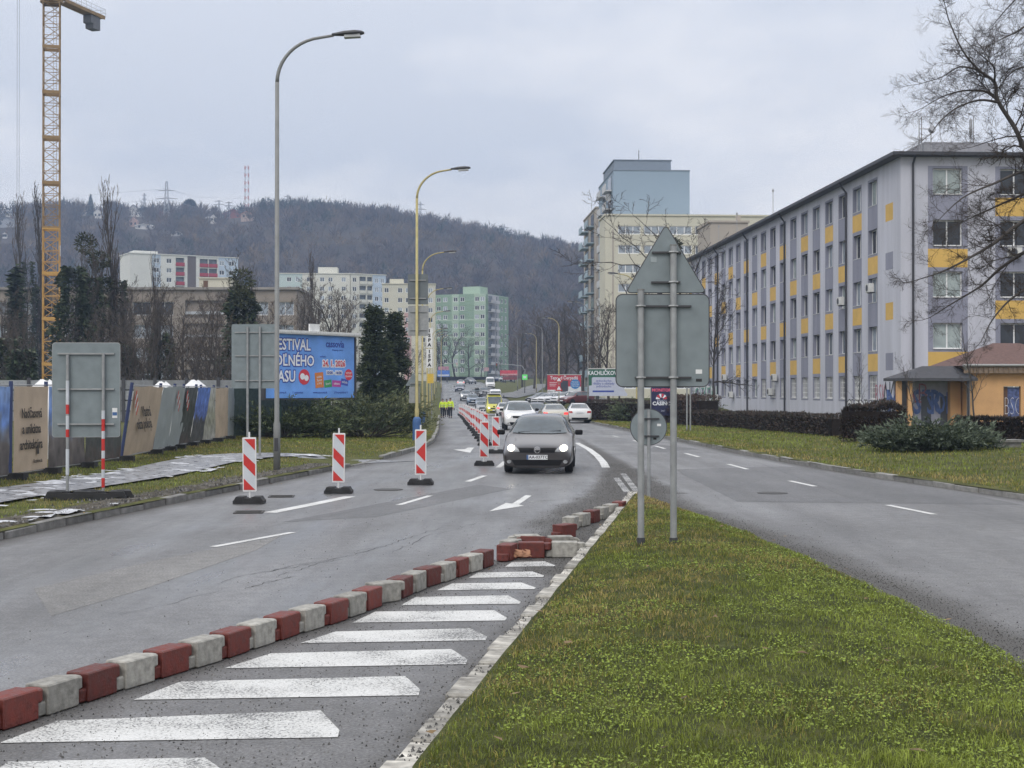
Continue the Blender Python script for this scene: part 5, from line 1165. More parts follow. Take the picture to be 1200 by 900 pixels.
LM = {}
def lamp(label, X, Y, H=10.85, side=1, mat=None, base=None, arm=2.1, rz=0., group=None, z=None, slab=False):
    mat = mat or M_LAMPG; t = thing('street_lamp', label, 'street lamp', (X, Y, gz(X, Y) if z is None else z), rz, group); k = (H, side, arm)
    if k not in LM:
        p = MB(); p.tube([(0, 0, 0), (0, 0, 1.25), (0, 0, 1.32), (0, 0, H - 1.25)], [.085, .085, .062, .05], 10)
        ar = MB(); r = 1.2; P = []; rs = []
        for i in range(11): a = R(90) * i / 10 * .93; P.append((side * r * (1 - math.cos(a)), 0, H - 1.25 + r * .92 * math.sin(a)))
        P.append((side * (arm - .72), 0, P[-1][2] + .05)); ar.tube(P, [.048 - .0012 * i for i in range(len(P))], 8)
        hd = MB(); ze = P[-1][2]; x0 = arm - .76; rings = []
        for u, w, hh in ((0, .05, .045), (.12, .07, .06), (.30, .13, .085), (.55, .15, .09), (.72, .12, .065), (.79, .05, .03)):
            rings.append([(side * (x0 + u), w * math.cos(a), ze + .01 + u * .06 + hh * (math.sin(a) * (1 if math.sin(a) > 0 else .45))) for a in [2 * math.pi * q / 10 for q in range(10)]])
        o = 0
        for i, rg in enumerate(rings):
            hd.v.extend(rg)
        for i in range(len(rings) - 1):
            for q in range(10): hd.f.append((i * 10 + q, i * 10 + (q + 1) % 10, (i + 1) * 10 + (q + 1) % 10, (i + 1) * 10 + q)); hd.m.append(0)
        hd.f.append(tuple(range(9, -1, -1))); hd.f.append(tuple(range(50, 60))); hd.m += [0, 0]
        ln = MB(); ln.box((side * (x0 + .5), 0, ze - .015), (.4, .19, .08), taper=.95, ry=-side * .06)
        LM[k] = (p.mesh('pole', True), ar.mesh('arm', True), hd.mesh('lamp_head', True), ln.mesh('lens'))
    p, ar, hd, ln = LM[k]
    po = obj('pole', p, mat, t); ao = obj('arm', ar, mat, t); ho = obj('lamp_head', hd, M_HEAD, t); obj('lens', ln, M_LENS, ho)
    paint_slot(po, mat); paint_slot(ao, mat)
    b = MB(); b.box((0, -.088, .75), (.09, .01, .32)); obj('access_door', b, M_HEAD if not base else base, t)
    if base:
        b = MB(); b.tube([(0, 0, 0), (0, 0, .75), (0, 0, .88), (0, 0, .95)], [.17, .17, .15, .09], 12); obj('base_cover', b, base, t)
    if slab: obj('base_slab', MB().box((0, 0, .03), (.75, .6, .1)), M_KERB, t)
    return t
lamp('grey street lamp standing in the grass beside the beacons', pX(324.5, 34.6), 34.6, slab=True, z=.02)
def lampx(label, x, ytop, side=1, **k):
    Y = 8.75 * F / (HY - ytop); X = pX(x, Y); return lamp(label, X, Y, side=side, **k)
l2 = lampx('yellow street lamp with blue base carrying two sign boards', 488.5, 198, mat=M_LAMPY, base=M_BLUE)
lampx('yellow street lamp with blue base just beyond the one with sign boards', 495, 292, mat=M_LAMPY, base=M_BLUE)
G1 = 'lamps along the left side of the far road'
for x, yt in ((500.5, 333), (504, 358), (506.5, 381), (511, 401), (517, 402.5), (509, 392)): lampx('yellowish street lamp receding along the left kerb past the conifers', x, yt, mat=M_LAMPY, group=G1)
G2 = 'lamps along the right side of the far road'
lampx('yellow street lamp with blue base behind the large square sign', 746, 317, side=-1, mat=M_LAMPY, base=M_BLUE)
for x, yt, m in ((689, 357, M_LAMPG), (655, 371, M_LAMPY), (635.5, 386.5, M_LAMPG), (628.5, 400, M_LAMPY), (606.5, 403, M_LAMPG), (667, 402, M_LAMPG)):
    lampx('street lamp with arm to the road by the far car park', x, yt, side=-1, mat=m, group=G2)

# boards fixed to the yellow lamp (seen from behind)
Yl = l2.location.y
for (x0, x1, y0, y1, m, lab) in ((477.5, 501.5, 321, 356.5, pm('dark_sign_back', (.13, .15, .16), rough=.6), 'dark grey sign board seen from behind high on the yellow lamp'), (478, 502, 358, 393.5, M_GALV, 'light grey sign board seen from behind on the yellow lamp')):
    w = (x1 - x0) * Yl / F; hh = (y1 - y0) * Yl / F; t = thing('sign_board', lab, 'sign', (pX((x0 + x1) / 2, Yl), Yl + .12, pZ((y0 + y1) / 2, Yl)))
    obj('plate', MB().prism(rrect(w, hh, .04), 'y', 0, .02), m, t)
    for k in (-.3, .3): obj('rail', MB().box((0, -.025, hh * k), (w * .8, .04, .04)), M_GALV, t)
t = thing('warning_sign', 'small grey triangle and plate seen from behind low on the yellow lamp', 'sign', (pX(484, Yl), Yl + .1, pZ(452, Yl)))
obj('triangle_plate', MB().prism([(p[0], p[1]) for p in rtri(.62, .52, .05)], 'y', 0, .02), M_PLATE, t); obj('plate', MB().prism(rrect(.42, .66, .03), 'y', 0, .02), M_GALV, t).location = (.05, 0, -.36); obj('bracket', MB().box((.08, -.03, .1), (.4, .04, .04)), M_GALV, t)
# vertical lettered boards
for i, (y0, y1) in enumerate(((384.5, 407.5), (409, 431))):
    Yi = 84.0; zc_ = pZ((y0 + y1) / 2, Yi); t = thing('advert_board', 'white vertical board lettered ISPA on the second lamp, %s' % ('upper one', 'lower one')[i], 'sign', (pX(503.2, Yi), Yi, zc_))
    hh = (y1 - y0) * Yi / F; obj('panel', MB().box((0, 0, 0), (.36, .06, hh)), M_WHITE, t); obj('bracket', MB().box((-.25, .02, hh * .3), (.2, .04, .04)).box((-.25, .02, -hh * .3), (.2, .04, .04)), M_GALV, t)
    for k, ch in enumerate('ISPA'): text(ch, .27, M_BLK, t, (0, -.034, hh * (.36 - .24 * k)), bold=.012, sx=1.15)
t = thing('yellow_sign', 'small yellow direction board beyond the ISPA boards', 'sign', on(pX(504.5, 112), 112)); obj('post', MB().cyl((.1, 0, 0), (.1, 0, 3.4), .04, 8), M_GALV, t)
obj('panel', MB().prism(rrect(.5, .75, .04), 'y', -.07, -.05), pm('yellow_sheet', (.62, .42, .06), rough=.5, var=.1), t).location = (0, 0, pZ(443.5, 112) - t.location.z)

# big sign on the median (seen from behind)
sg = thing('road_sign', 'large grey triangle and square sign backs on two posts in the grass', 'sign', on(pX(769, 16.6), 16.6))
zs = lambda y: pZ(y, 16.6) - sg.location.z
xs_ = lambda x: pX(x, 16.6) - sg.location.x
for x, yt in ((750.5, 341), (788.5, 289)):
    po = obj('post', MB().cyl((xs_(x), -.06, -.1), (xs_(x), -.06, zs(yt)), .039, 14), M_GALV, sg); obj('cap', MB().cyl((xs_(x), -.06, zs(yt)), (xs_(x), -.06, zs(yt) + .02), .042, 14), M_LAMPG, po); obj('socket', MB().cyl((xs_(x), -.06, -.05), (xs_(x), -.06, .07), .05, 12), M_HEAD, po)
tr = obj('triangle_plate', MB().prism([(xs_(780.5) + p[0], zs(343) + p[1]) for p in rtri(.945, .80, .07)], 'y', 0, .018), M_PLATE, sg); obj('rim', MB().tube([(xs_(780.5) + p[0], .004, zs(343) + p[1]) for p in rtri(.945, .80, .07) + rtri(.945, .80, .07)[:1]], .0075, 5), M_HEAD, tr)
sw, shh = 1.09, 1.08; cxs, czs = xs_(776.5), zs(399)
pl = obj('square_plate', MB().prism([(cxs + p[0], czs + p[1]) for p in rrect(sw, shh, .075)], 'y', 0, .018), M_PLATE, sg); R1 = rrect(sw, shh, .075); obj('rim', MB().tube([(cxs + p[0], .004, czs + p[1]) for p in R1 + R1[:1]], .0075, 5), M_HEAD, pl)
for y, xa, xb in ((359, 746, 810), (442.5, 744, 810), (296, 764, 798), (331, 763, 797)):
    b = MB(); b.box(((xs_(xa) + xs_(xb)) / 2, -.018, zs(y)), (xs_(xb) - xs_(xa), .03, .022)); rl = obj('rail', b, M_HEAD, sg)
    for x in (750.5, 788.5):
        if xa < x < xb and not (x < 760 and y < 340): obj('clamp', MB().tube([(xs_(x) - .05, -.02, zs(y)), (xs_(x) - .045, -.09, zs(y)), (xs_(x), -.108, zs(y)), (xs_(x) + .045, -.09, zs(y)), (xs_(x) + .05, -.02, zs(y))], .012, 6), M_GALV, rl)
for x, y, w, hh, m in ((819, 435.5, .075, .05, M_WHITE), (819, 445.5, .07, .033, M_BLK), (766, 304, .07, .065, pm('faded_sticker', (.28, .32, .33), rough=.6))): obj('sticker', MB().box((xs_(x), -.002, zs(y)), (w, .003, hh)), m, sg)
# small round sign
rs = thing('round_sign', 'grey round sign back on a short post at the tip of the median', 'sign', on(pX(760, 26.9), 26.9)); rs.location.z = .06
zr = lambda y: pZ(y, 26.9) - rs.location.z
obj('post', MB().cyl((0, -.05, 0), (0, -.05, zr(480)), .033, 12), M_GALV, rs)
ci = [(.345 * math.cos(a), zr(500.5) + .345 * math.sin(a)) for a in [2 * math.pi * k / 40 for k in range(40)]]
pl = obj('disc', MB().prism(ci, 'y', 0, .018), M_PLATE, rs); obj('rim', MB().tube([(p[0], .004, p[1]) for p in ci + ci[:1]], .008, 5), M_HEAD, pl)
for dz in (.16, -.17): obj('rail', MB().box((.04, -.02, zr(500.5) + dz), (.32, .03, .025)).box((0, -.075, zr(500.5) + dz), (.085, .04, .03)), M_HEAD, rs)
obj('sticker', MB().box((.2, -.002, zr(498)), (.075, .003, .045)), M_WHITE, rs); obj('sticker', MB().box((.12, -.002, zr(514)), (.06, .003, .04)), M_BLK, rs)

# temporary sign boards on the left verge
def foot_mesh(w=.80, d=.42, hh=.16):
    b = MB(); b.prism([(-w / 2, 0), (w / 2, 0), (w / 2, hh * .45), (w / 2 - .02, hh * .55), (w / 2 - .055, hh), (w * .14, hh), (w * .12, hh * .80), (-w * .12, hh * .80), (-w * .14, hh), (-w / 2 + .055, hh), (-w / 2 + .02, hh * .55), (-w / 2, hh * .45)], 'y', -d / 2, d / 2)
    for sx2 in (-1, 1): b.box((sx2 * w * .31, -d / 2 - .006, hh * .55), (w * .12, .02, hh * .35)); b.box((sx2 * w * .38, 0, hh * .6), (.05, d * 1.04, hh * .3))
    me = b.mesh('foot'); me.materials.append(M_BLK); return me
FOOT = foot_mesh()
ts = thing('temporary_sign', 'grey sign board back on red and white striped poles with black feet', 'sign', on(pX(101, 25.6), 25.6), R(4))
z0 = ts.location.z; zt_ = lambda y: pZ(y, 25.6) - z0; xt_ = lambda x: pX(x, 25.6) - ts.location.x
b = MB().prism([(xt_(101) + p[0], zt_(457) + p[1]) for p in rrect(1.20, 1.70, .05)], 'y', 0, .02); pl = obj('plate', b, M_PLATE, ts); R1 = rrect(1.2, 1.7, .05); obj('rim', MB().tube([(xt_(101) + p[0], .005, zt_(457) + p[1]) for p in R1 + R1[:1]], .008, 5), M_GALV, pl)
for x, yb, y1 in ((80.5, 575, 416), (121.5, 577, 414)):
    o = obj('pole', MB().cyl((xt_(x), -.06, .08), (xt_(x), -.06, zt_(y1)), .028, 10), M_GALV, ts)
    seq = [(x, a, c) for a, c in (((565, 0), (550, 1)) if 0 else ())]
    bands = [(556, 540, 'w'), (540, 526, 'w'), (512, 503, 'r'), (503, 487, 'w'), (485, 474, 'r'), (474, 446, 'w')] if x < 100 else [(571, 560, 'r'), (560, 550, 'w'), (550, 537, 'r'), (537, 528, 'w'), (528, 514, 'r'), (514, 505, 'w'), (505, 491, 'r'), (491, 481, 'w')]
    for a, c, k in bands: obj('stripe', MB().cyl((xt_(x), -.06, zt_(a)), (xt_(x), -.06, zt_(c)), .031, 10), M_REFW if k == 'w' else M_REFR, o)
    for q in (0, .11): obj('foot', FOOT, None, ts, (xt_(x) + .02 + q * .8, -.05 + q, .0 if not q else .0), (0, 0, .12 + q))
for y in (414.5, 456, 497): obj('rail', MB().box((xt_(101), -.02, zt_(y)), (1.0, .035, .03)), M_GALV, ts)
obj('sticker', MB().box((xt_(134), -.003, zt_(484)), (.09, .004, .18)), M_WHITE, ts); obj('sticker', MB().box((xt_(134), -.006, zt_(485)), (.08, .004, .06)), M_BLUE, ts)
t2 = thing('sign_board', 'grey rectangular sign board back on two posts beside the first lamp', 'sign', on(pX(298, 41), 41), R(-3)); z0 = t2.location.z; zt_ = lambda y: pZ(y, 41) - z0; xt_ = lambda x: pX(x, 41) - t2.location.x
obj('plate', MB().prism([(xt_(298.5) + p[0], zt_(417.5) + p[1]) for p in rrect(1.36, 1.86, .05)], 'y', 0, .02), M_PLATE, t2)
for x in (290.5, 305): obj('post', MB().cyl((xt_(x), -.05, -.1), (xt_(x), -.05, zt_(383)), .035, 10), M_GALV, t2)
for y in (389.5, 417, 446): obj('rail', MB().box((xt_(298.5), -.02, zt_(y)), (1.15, .03, .03)), M_GALV, t2)
# two thin posts with a board hidden behind the large sign
t3 = thing('sign_board', 'board on two thin pale posts in the right verge behind the large sign', 'sign', on(pX(807, 72), 72)); z0 = t3.location.z
for x in (805, 809): obj('post', MB().cyl((pX(x, 72) - t3.location.x, 0, -.1), (pX(x, 72) - t3.location.x, 0, 3.6), .04, 8), M_GALV, t3)
obj('plate', MB().prism(rrect(.7, 1.0, .05), 'y', -.06, -.045), M_PLATE, t3).location = (0, 0, 3.3)

# ---- red and white beacons
def beacon_meshes(chev=False):
    W_, H_ = .25, 1.0; p = MB().prism(rrect(W_, H_, .015, 2), 'y', -.02, .02)
    P = p.mesh('panel'); iw, ih = .212, .94
    def poly(pts): return MB().prism([((a - .5) * iw, (c - .5) * ih) for a, c in pts], 'y', -.0265, -.0235)
    if chev: S = [[(.05, 1), (.93, 1), (.05, .80)], [(.05, .5), (1, .73), (1, .27)], [(.05, .22), (.98, .0), (.05, .0)]]
    else: S = [[(.08, 1), (1, 1), (1, .775)], [(0, .72), (1, .50), (1, .265), (0, .50)], [(0, .225), (.98, 0), (0, 0)]]
    return P, MB().prism([(a[0] * iw, a[1] * ih) for a in ((-.5, -.5), (.5, -.5), (.5, .5), (-.5, .5))], 'y', -.0228, -.0205).mesh('reflective_sheet'), [poly(s).mesh('stripe') for s in S], MB().cyl((0, 0, -.62), (0, 0, .6), .017, 8).mesh('post')
BM = {False: beacon_meshes(False), True: beacon_meshes(True)}; BFOOT = foot_mesh(.56, .36, .13)
def beacon(label, X, Y, rz=0., chev=False, group=None, lean=0., parts=True):
    t = thing('traffic_beacon', label, 'beacon', (X, Y, h(Y) + .004), rz, group); P, Rf, S, po = BM[chev]; zc_ = .72
    a = obj('panel', P, M_WHITE, t, (0, 0, zc_), (0, lean, 0)); obj('reflective_sheet', Rf, M_REFW, a)
    for s in S: obj('stripe', s, M_REFR, a)
    obj('post', po, M_WHITE, t, (0, 0, zc_), (0, lean, 0)); obj('foot', BFOOT, None, t); return t
for x, y, lab, ch, rz, ln in ((292.5, 590, 'striped beacon standing by the kerb in front of the first lamp', False, .03, -.01), (397, 578, 'striped beacon standing at the end of the broad white line', False, .0, .012), (493, 568, 'striped beacon with red chevron pointing left', True, -.02, .0), (567.5, 545.5, 'striped beacon with grey foot nearest the dark hatchback', False, .02, .01), (581, 531, 'striped beacon just behind the one nearest the dark hatchback', False, -.02, -.012)):
    v = gp(x, y); beacon(lab, v.x, v.y, rz, ch, lean=ln)
for k in range(26):
    Y = 54 + 4.6 * k + rnd.uniform(-.5, .5); X = -1.0 - .0455 * (Y - 54) + rnd.uniform(-.05, .05)
    beacon('striped beacon in the long close row between the closed lane and the queue', X, Y, rnd.uniform(-.1, .1), group='row of beacons between the lanes', lean=rnd.uniform(-.02, .02))

# ---- portable kerb blocks
def block_mesh():
    b = MB(); L_, D_, H_ = .325, .185, .195
    b.box((0, 0, H_ / 2), (L_, D_, H_)); b1 = b.mesh('block'); bevel(b1, .009, 1)
    bm = bmesh.new(); bm.from_mesh(b1)
    def add(mb):
        m2 = mb.mesh('tmp'); bevel(m2, .010, 1); bm.from_mesh(m2); bpy.data.meshes.remove(m2)
    def tongue(x0, sgn, za, zb):
        P = [(x0, -.074), (x0, .074)] + [(x0 + sgn * (.055 + .05 * math.cos(a)), .074 * math.sin(a)) for a in [R(90 - 30 * k) for k in range(7)]]
        return MB().prism(P, 'z', za, zb)
    add(tongue(L_ / 2 - .01, 1, H_ * .50, H_ - .012)); add(tongue(-L_ / 2 + .01, -1, .004, H_ * .49))
    bm.to_mesh(b1); bm.free(); return b1
BLKM = block_mesh()
M_BRED = pm('worn_red_block', (.125, .026, .019), rough=.6, var=.45, scale=16, bump=.25, bscale=60, rand=.25, rvar=.2, detail=9); M_BWHT = pm('dirty_white_block', (.29, .28, .25), rough=.75, var=.45, scale=15, bump=.25, bscale=60, rand=.2, detail=9)
def block(red, X, Y, rz, lab=None, z=0., rx=0., ry=0., grp=None):
    o = obj('barrier_block', BLKM, M_BRED, None, (X, Y, h(Y) + .004 + z), (rx, ry, rz)); paint_slot(o, M_BRED if red else M_BWHT)
    c = 'red' if red else 'white'
    return tag(o, lab or '%s plastic kerb block in the chain beside the white hatching' % c, 'barrier block', grp or '%s blocks of the chain' % c)
# chain along the hatching
pts = [Vector((p[0], p[1])) for p in BLK[1:]]; s_acc = 0; red = False; q = []
L_tot = sum((b_ - a_).length for a_, b_ in zip(pts, pts[1:]))
s = .1
while s < L_tot - .12:
    d0 = 0
    for a_, b_ in zip(pts, pts[1:]):
        l_ = (b_ - a_).length
        if d0 + l_ >= s: c = a_ + (b_ - a_) * ((s - d0) / l_); dr = (b_ - a_).normalized(); break
        d0 += l_
    nrm = Vector((-dr.y, dr.x)); jit = rnd.uniform(-.02, .02); rz = math.atan2(dr.y, dr.x) + rnd.uniform(-.05, .05)
    cc = c + nrm * (.10 + jit)
    if abs(s - 6.65) < .24: block(red, cc.x - .03, cc.y + .04, rz - .5, '%s kerb block twisted out of the chain beside the hatching' % ('red' if red else 'white'), grp='twisted block')
    else: block(red, cc.x, cc.y, rz)
    red = not red; s += .42
# cluster where the chain meets the median kerb
block(True, .24, 17.75, .03, 'red kerb block lying square across the hatching end'); block(False, .66, 17.8, .0, 'white kerb block touching the median kerb')
block(True, -.06, 17.52, 1.3, 'red kerb block bridging the chain end and the tumbled pile'); block(False, -.02, 18.0, 1.2, 'white kerb block turned end-on beside the square red one')
block(False, .18, 18.75, .15, 'white kerb block lying on its side behind the square red one', rx=R(90), z=.10); block(True, .30, 18.35, -.2, 'red kerb block tipped over on the rubble behind the square red one', rx=R(84), z=.11); block(False, .62, 18.6, .1, 'white kerb block lying flat beside the tipped red one', rx=R(90), z=.10)
block(True, .74, 20.1, .9, 'red kerb block standing alone before the second row')
for k in range(6):
    f = k / 5; block(k == 5 or k == 2, .88 + .95 * f, 21.3 + 2.9 * f, 1.22 + rnd.uniform(-.08, .08), '%s kerb block in the short second row at the median tip' % ('red' if k in (2, 5) else 'white'), grp='second row %s' % ('red' if k in (2, 5) else 'white'))
lf = MB(); g = random.Random(4)
for k in range(16):
    c = Vector((.07 + g.uniform(-.12, .12), 17.5 + g.uniform(-.03, .03), .03 + g.uniform(0, .05))); lf.quad(c, c + Vector((g.uniform(-.08, .08), g.uniform(-.05, .05), .05)), c + Vector((g.uniform(-.1, .1), .03, .06)), c + Vector((.06, -.02, .0)))
tag(obj('dry_leaves', lf, pm('dry_leaf', (.42, .22, .13), rough=.8, var=.4)), kind='stuff')

sl_ = thing('concrete_slab', 'low concrete chamber slab in the verge right of the juniper', 'slab', on(pX(1180, 46), 46), .1)
obj('lid', MB().box((0, 0, .22), (.85, .7, .08)), M_KERB, sl_); obj('chamber', MB().box((0, 0, .09), (.7, .58, .18)), M_KERBD, sl_)
# ---- blue festival billboard
bb_ = thing('billboard', 'blue festival billboard with white lettering on two green posts', 'billboard', (-9.58, 55, gz(-9.58, 55)), R(53)); zb = bb_.location.z
z0, z1, wB = 1.78 - zb, 4.30 - zb, 5.0
M_SKYB = pm('festival_poster_blue', (.15, .34, .78), rough=.55, var=.22, scale=1.4); M_NAVY = pm('poster_navy', (.035, .07, .36), rough=.55, var=.05); M_PW = pm('poster_white', (.78, .80, .84), rough=.55, var=.05); M_PR = pm('poster_red', (.60, .045, .07), rough=.55, var=.05)
pn = obj('panel', MB().bb(0, wB, 0, .12, z0, z1), M_SKYB, bb_); obj('frame', MB().bb(wB + .002, wB + .09, -.04, .2, z0 - .03, z1).bb(-.09, -.002, -.04, .2, z0 - .03, z1).bb(-.09, wB + .09, -.03, .2, z0 - .08, z0 - .035), M_HEAD, bb_)
cp = MB()
for k in range(54): cp.bb(-.2 + k * .1, -.2 + k * .1 + .075, -.22, .35, z1 + .06, z1 + .16)
cp.bb(-.2, wB + .28, -.2, .33, z1 + .02, z1 + .058); obj('cap', cp, M_WHITE, bb_); obj('owner_plate', MB().bb(2.4, 2.95, -.02, .05, z1 + .16, z1 + .46), M_WHITE, bb_)
for x in (.95, 3.72): obj('post', MB().bb(x - .09, x + .09, .2, .4, -.1, z1), pm('green_post', (.03, .07, .055), rough=.6), bb_)
def btxt(s, size, x, z, m, y=-.008, **k): return text(s, size, m, pn, (x, y, z - zb), **k)
for s, x, z, sz, sx2 in (('FESTIVAL', 1.42, 3.88, .62, .82), ('VOĽNÉHO', 1.42, 3.25, .60, .86), ('ČASU', .95, 2.62, .62, .84)):
    btxt(s, sz, x, z, M_NAVY, y=-.004, bold=.055, ext=.002, sx=sx2); btxt(s, sz, x, z, M_PW, y=-.010, bold=.012, ext=.002, sx=sx2)
b = MB(); b.cyl((2.1, -.004, 2.62 - zb), (2.1, -.008, 2.62 - zb), .31, 24); obj('emblem', b, M_PR, pn); b = MB(); b.cyl((2.0, -.009, 2.64 - zb), (2.0, -.012, 2.64 - zb), .13, 16); b.cyl((2.22, -.009, 2.58 - zb), (2.22, -.012, 2.58 - zb), .12, 16); obj('emblem', b, M_PW, pn)
btxt('cassovia', .40, 3.85, 3.97, M_NAVY, bold=.008, ext=.002, sx=.82); btxt('shopping centre', .10, 4.0, 3.74, M_NAVY, ext=.002)
btxt('sobota', .12, 3.15, 3.46, M_NAVY, ext=.002, shear=.2); btxt('24. 1. 2026', .34, 3.8, 3.17, M_PW, y=-.004, bold=.05, ext=.002, sx=.86); btxt('24. 1. 2026', .34, 3.8, 3.17, M_PR, y=-.010, bold=.008, ext=.002, sx=.86)
btxt('10:00 - 16:00', .17, 3.8, 2.80, M_PW, y=-.004, bold=.04, ext=.002); btxt('10:00 - 16:00', .17, 3.8, 2.80, M_NAVY, y=-.010, bold=.003, ext=.002)
for x, z, w, hh, rr, c, s in ((2.95, 2.50, .48, .62, .08, (.62, .20, .05), 'zažite\nšport\na hry'), (3.45, 2.36, .42, .30, .1, (.05, .30, .10), 'šport'), (3.95, 2.36, .52, .26, -.04, (.45, .06, .32), 'zábava'), (4.42, 2.42, .42, .26, -.15, (.05, .09, .42), 'súťaže')):
    o = obj('tag_shape', MB().prism(rrect(w, hh, .02), 'y', -.005, -.002), pm('tag_%d' % int(x * 100), c, rough=.55), pn, (x, 0, z - zb), (0, -rr, 0)); text(s, .13, M_PW, o if False else pn, (x, -.009, z - zb), rot=(R(90), -rr, 0), ext=.002)
b = MB(); b.cyl((4.66, -.003, 2.73 - zb), (4.66, -.006, 2.73 - zb), .23, 24); obj('emblem', b, M_PR, pn); btxt('VSTUP', .12, 4.66, 2.79, M_PW, ext=.002); btxt('ZDARMA', .10, 4.66, 2.66, M_PW, ext=.002)
for x, s in ((.8, '@cassovia.sk'), (1.75, 'f  cassoviasc'), (3.0, 'www.cassovia.sk'), (4.2, '( Pri prachárni 4')): btxt(s, .12, x, 2.0, M_NAVY, ext=.002)

# ---- hoarding along the building site
fy = lambda Y: float(np.interp(Y, [24, 30, 36.9, 46.4, 55, 62], [-10.75, -10.6, -10.3, -10.85, -11.0, -11.2]))
def ypx(x):
    Y = 35.0
    for _ in range(30): Y = fy(Y) * F / (x - CX)
    return Y
M_BEIB = pm('beige_banner', (.45, .355, .26), rough=.8, var=.16, scale=1.8); M_GRB2 = pm('grey_green_sheet', (.32, .35, .355), rough=.6, var=.12, scale=2); M_TXT = pm('banner_black', (.03, .026, .022), rough=.8)
def img_mat(name, stops, sc):
    m = bpy.data.materials.new(name); m.use_nodes = True; t = m.node_tree; l = t.links.new; p = t.nodes['Principled BSDF']; c = t.nodes.new('ShaderNodeTexCoord'); sp = t.nodes.new('ShaderNodeSeparateXYZ'); l(c.outputs['Object'], sp.inputs[0])
    v = t.nodes.new('ShaderNodeTexVoronoi'); v.distance = 'CHEBYCHEV'; v.inputs['Scale'].default_value = sc; l(c.outputs['Object'], v.inputs['Vector']); n = t.nodes.new('ShaderNodeTexNoise'); n.inputs['Scale'].default_value = sc * .7; l(c.outputs['Object'], n.inputs['Vector'])
    a = t.nodes.new('ShaderNodeMath'); a.operation = 'MULTIPLY_ADD'; l(n.outputs[0], a.inputs[0]); a.inputs[1].default_value = 1.3; l(sp.outputs[2], a.inputs[2])
    r = t.nodes.new('ShaderNodeValToRGB'); s = t.nodes.new('ShaderNodeMapRange'); l(a.outputs[0], s.inputs[0]); s.inputs[1].default_value = .3; s.inputs[2].default_value = 2.7; l(s.outputs[0], r.inputs[0])
    r.color_ramp.elements[0].position = stops[0][0]; r.color_ramp.elements[0].color = (*stops[0][1], 1); r.color_ramp.elements[1].position = stops[-1][0]; r.color_ramp.elements[1].color = (*stops[-1][1], 1)
    for q, cc in stops[1:-1]: e = r.color_ramp.elements.new(q); e.color = (*cc, 1)
    mx = t.nodes.new('ShaderNodeMix'); mx.data_type = 'RGBA'; mx.blend_type = 'MULTIPLY'; mx.inputs[0].default_value = .75; l(r.outputs[0], mx.inputs[6]); rr = t.nodes.new('ShaderNodeMapRange'); l(v.outputs['Distance'], rr.inputs[0]); rr.inputs[3].default_value = .35; rr.inputs[4].default_value = 1.5; l(rr.outputs[0], mx.inputs[7])
    l(mx.outputs[2], p.inputs['Base Color']); p.inputs['Roughness'].default_value = .7; return m
I_SKY = img_mat('banner_picture_houses', [(.1, (.07, .06, .06)), (.45, (.16, .14, .13)), (.62, (.18, .22, .30)), (.72, (.16, .28, .62)), (.9, (.25, .38, .68))], 3.2); I_DRK = img_mat('banner_picture_trees', [(.1, (.10, .07, .06)), (.4, (.07, .075, .07)), (.7, (.06, .07, .06)), (.95, (.10, .11, .12))], 5); I_BLU = img_mat('banner_picture_facade', [(.1, (.10, .10, .09)), (.5, (.09, .09, .10)), (.62, (.13, .20, .55)), (.95, (.14, .25, .66))], 5); I_WHT = img_mat('banner_picture_interior', [(.1, (.42, .40, .38)), (.5, (.30, .30, .22)), (.8, (.42, .42, .36)), (.95, (.5, .5, .47))], 4); I_TAN = img_mat('banner_picture_sunset', [(.1, (.40, .36, .33)), (.5, (.36, .24, .18)), (.8, (.40, .28, .16)), (.95, (.42, .30, .18))], 4)
M_FRAME = pm('fence_pipe', (.28, .29, .30), rough=.45, metal=.5); M_POSTB = pm('navy_post', (.03, .045, .12), rough=.6)
secs = [(-62, -20, M_GRB2, 0, 'plain grey sheeted fence panel at the start of the hoarding', None), (-20, 9, I_SKY, 0, 'fence panel with blue sky picture left of the architecture slogan', None), (14, 54, M_BEIB, 0, 'beige fence banner reading Nadčasová a unikátna architektúra', ['Nadčasová', 'a unikátna', 'architektúra']), (55, 98, I_SKY, 0, 'fence banner picturing a round brown building under blue sky', None), (98, 140, I_DRK, 0, 'dark picture fence banner behind the striped sign poles', None), (143, 178, M_BEIB, 1, 'crumpled beige fence banner reading Vlastná oáza pokoja', ['Vlastná', 'oáza pokoja']), (178, 195, M_GRB2, 1, 'grey sheeted fence panel next to the crumpled beige banner', None), (195, 211, M_GRB2, 1, 'leaning grey sheeted fence panel with red and white tape', None), (206, 221, I_DRK, 1, 'dark picture fence banner after the leaning grey panels', None), (221, 236, I_BLU, 1, 'fence banner with bright blue top in the leaning stretch', None), (236, 251, I_WHT, 0, 'whitish picture fence banner', None), (251, 266, M_BEIB, 0, 'tan picture fence banner at the far end of the hoarding', None), (266, 273, M_GRB2, 0, 'narrow grey sheet closing the hoarding', None)]
M_TAPE = pm('tape_red', (.55, .06, .05), rough=.5)
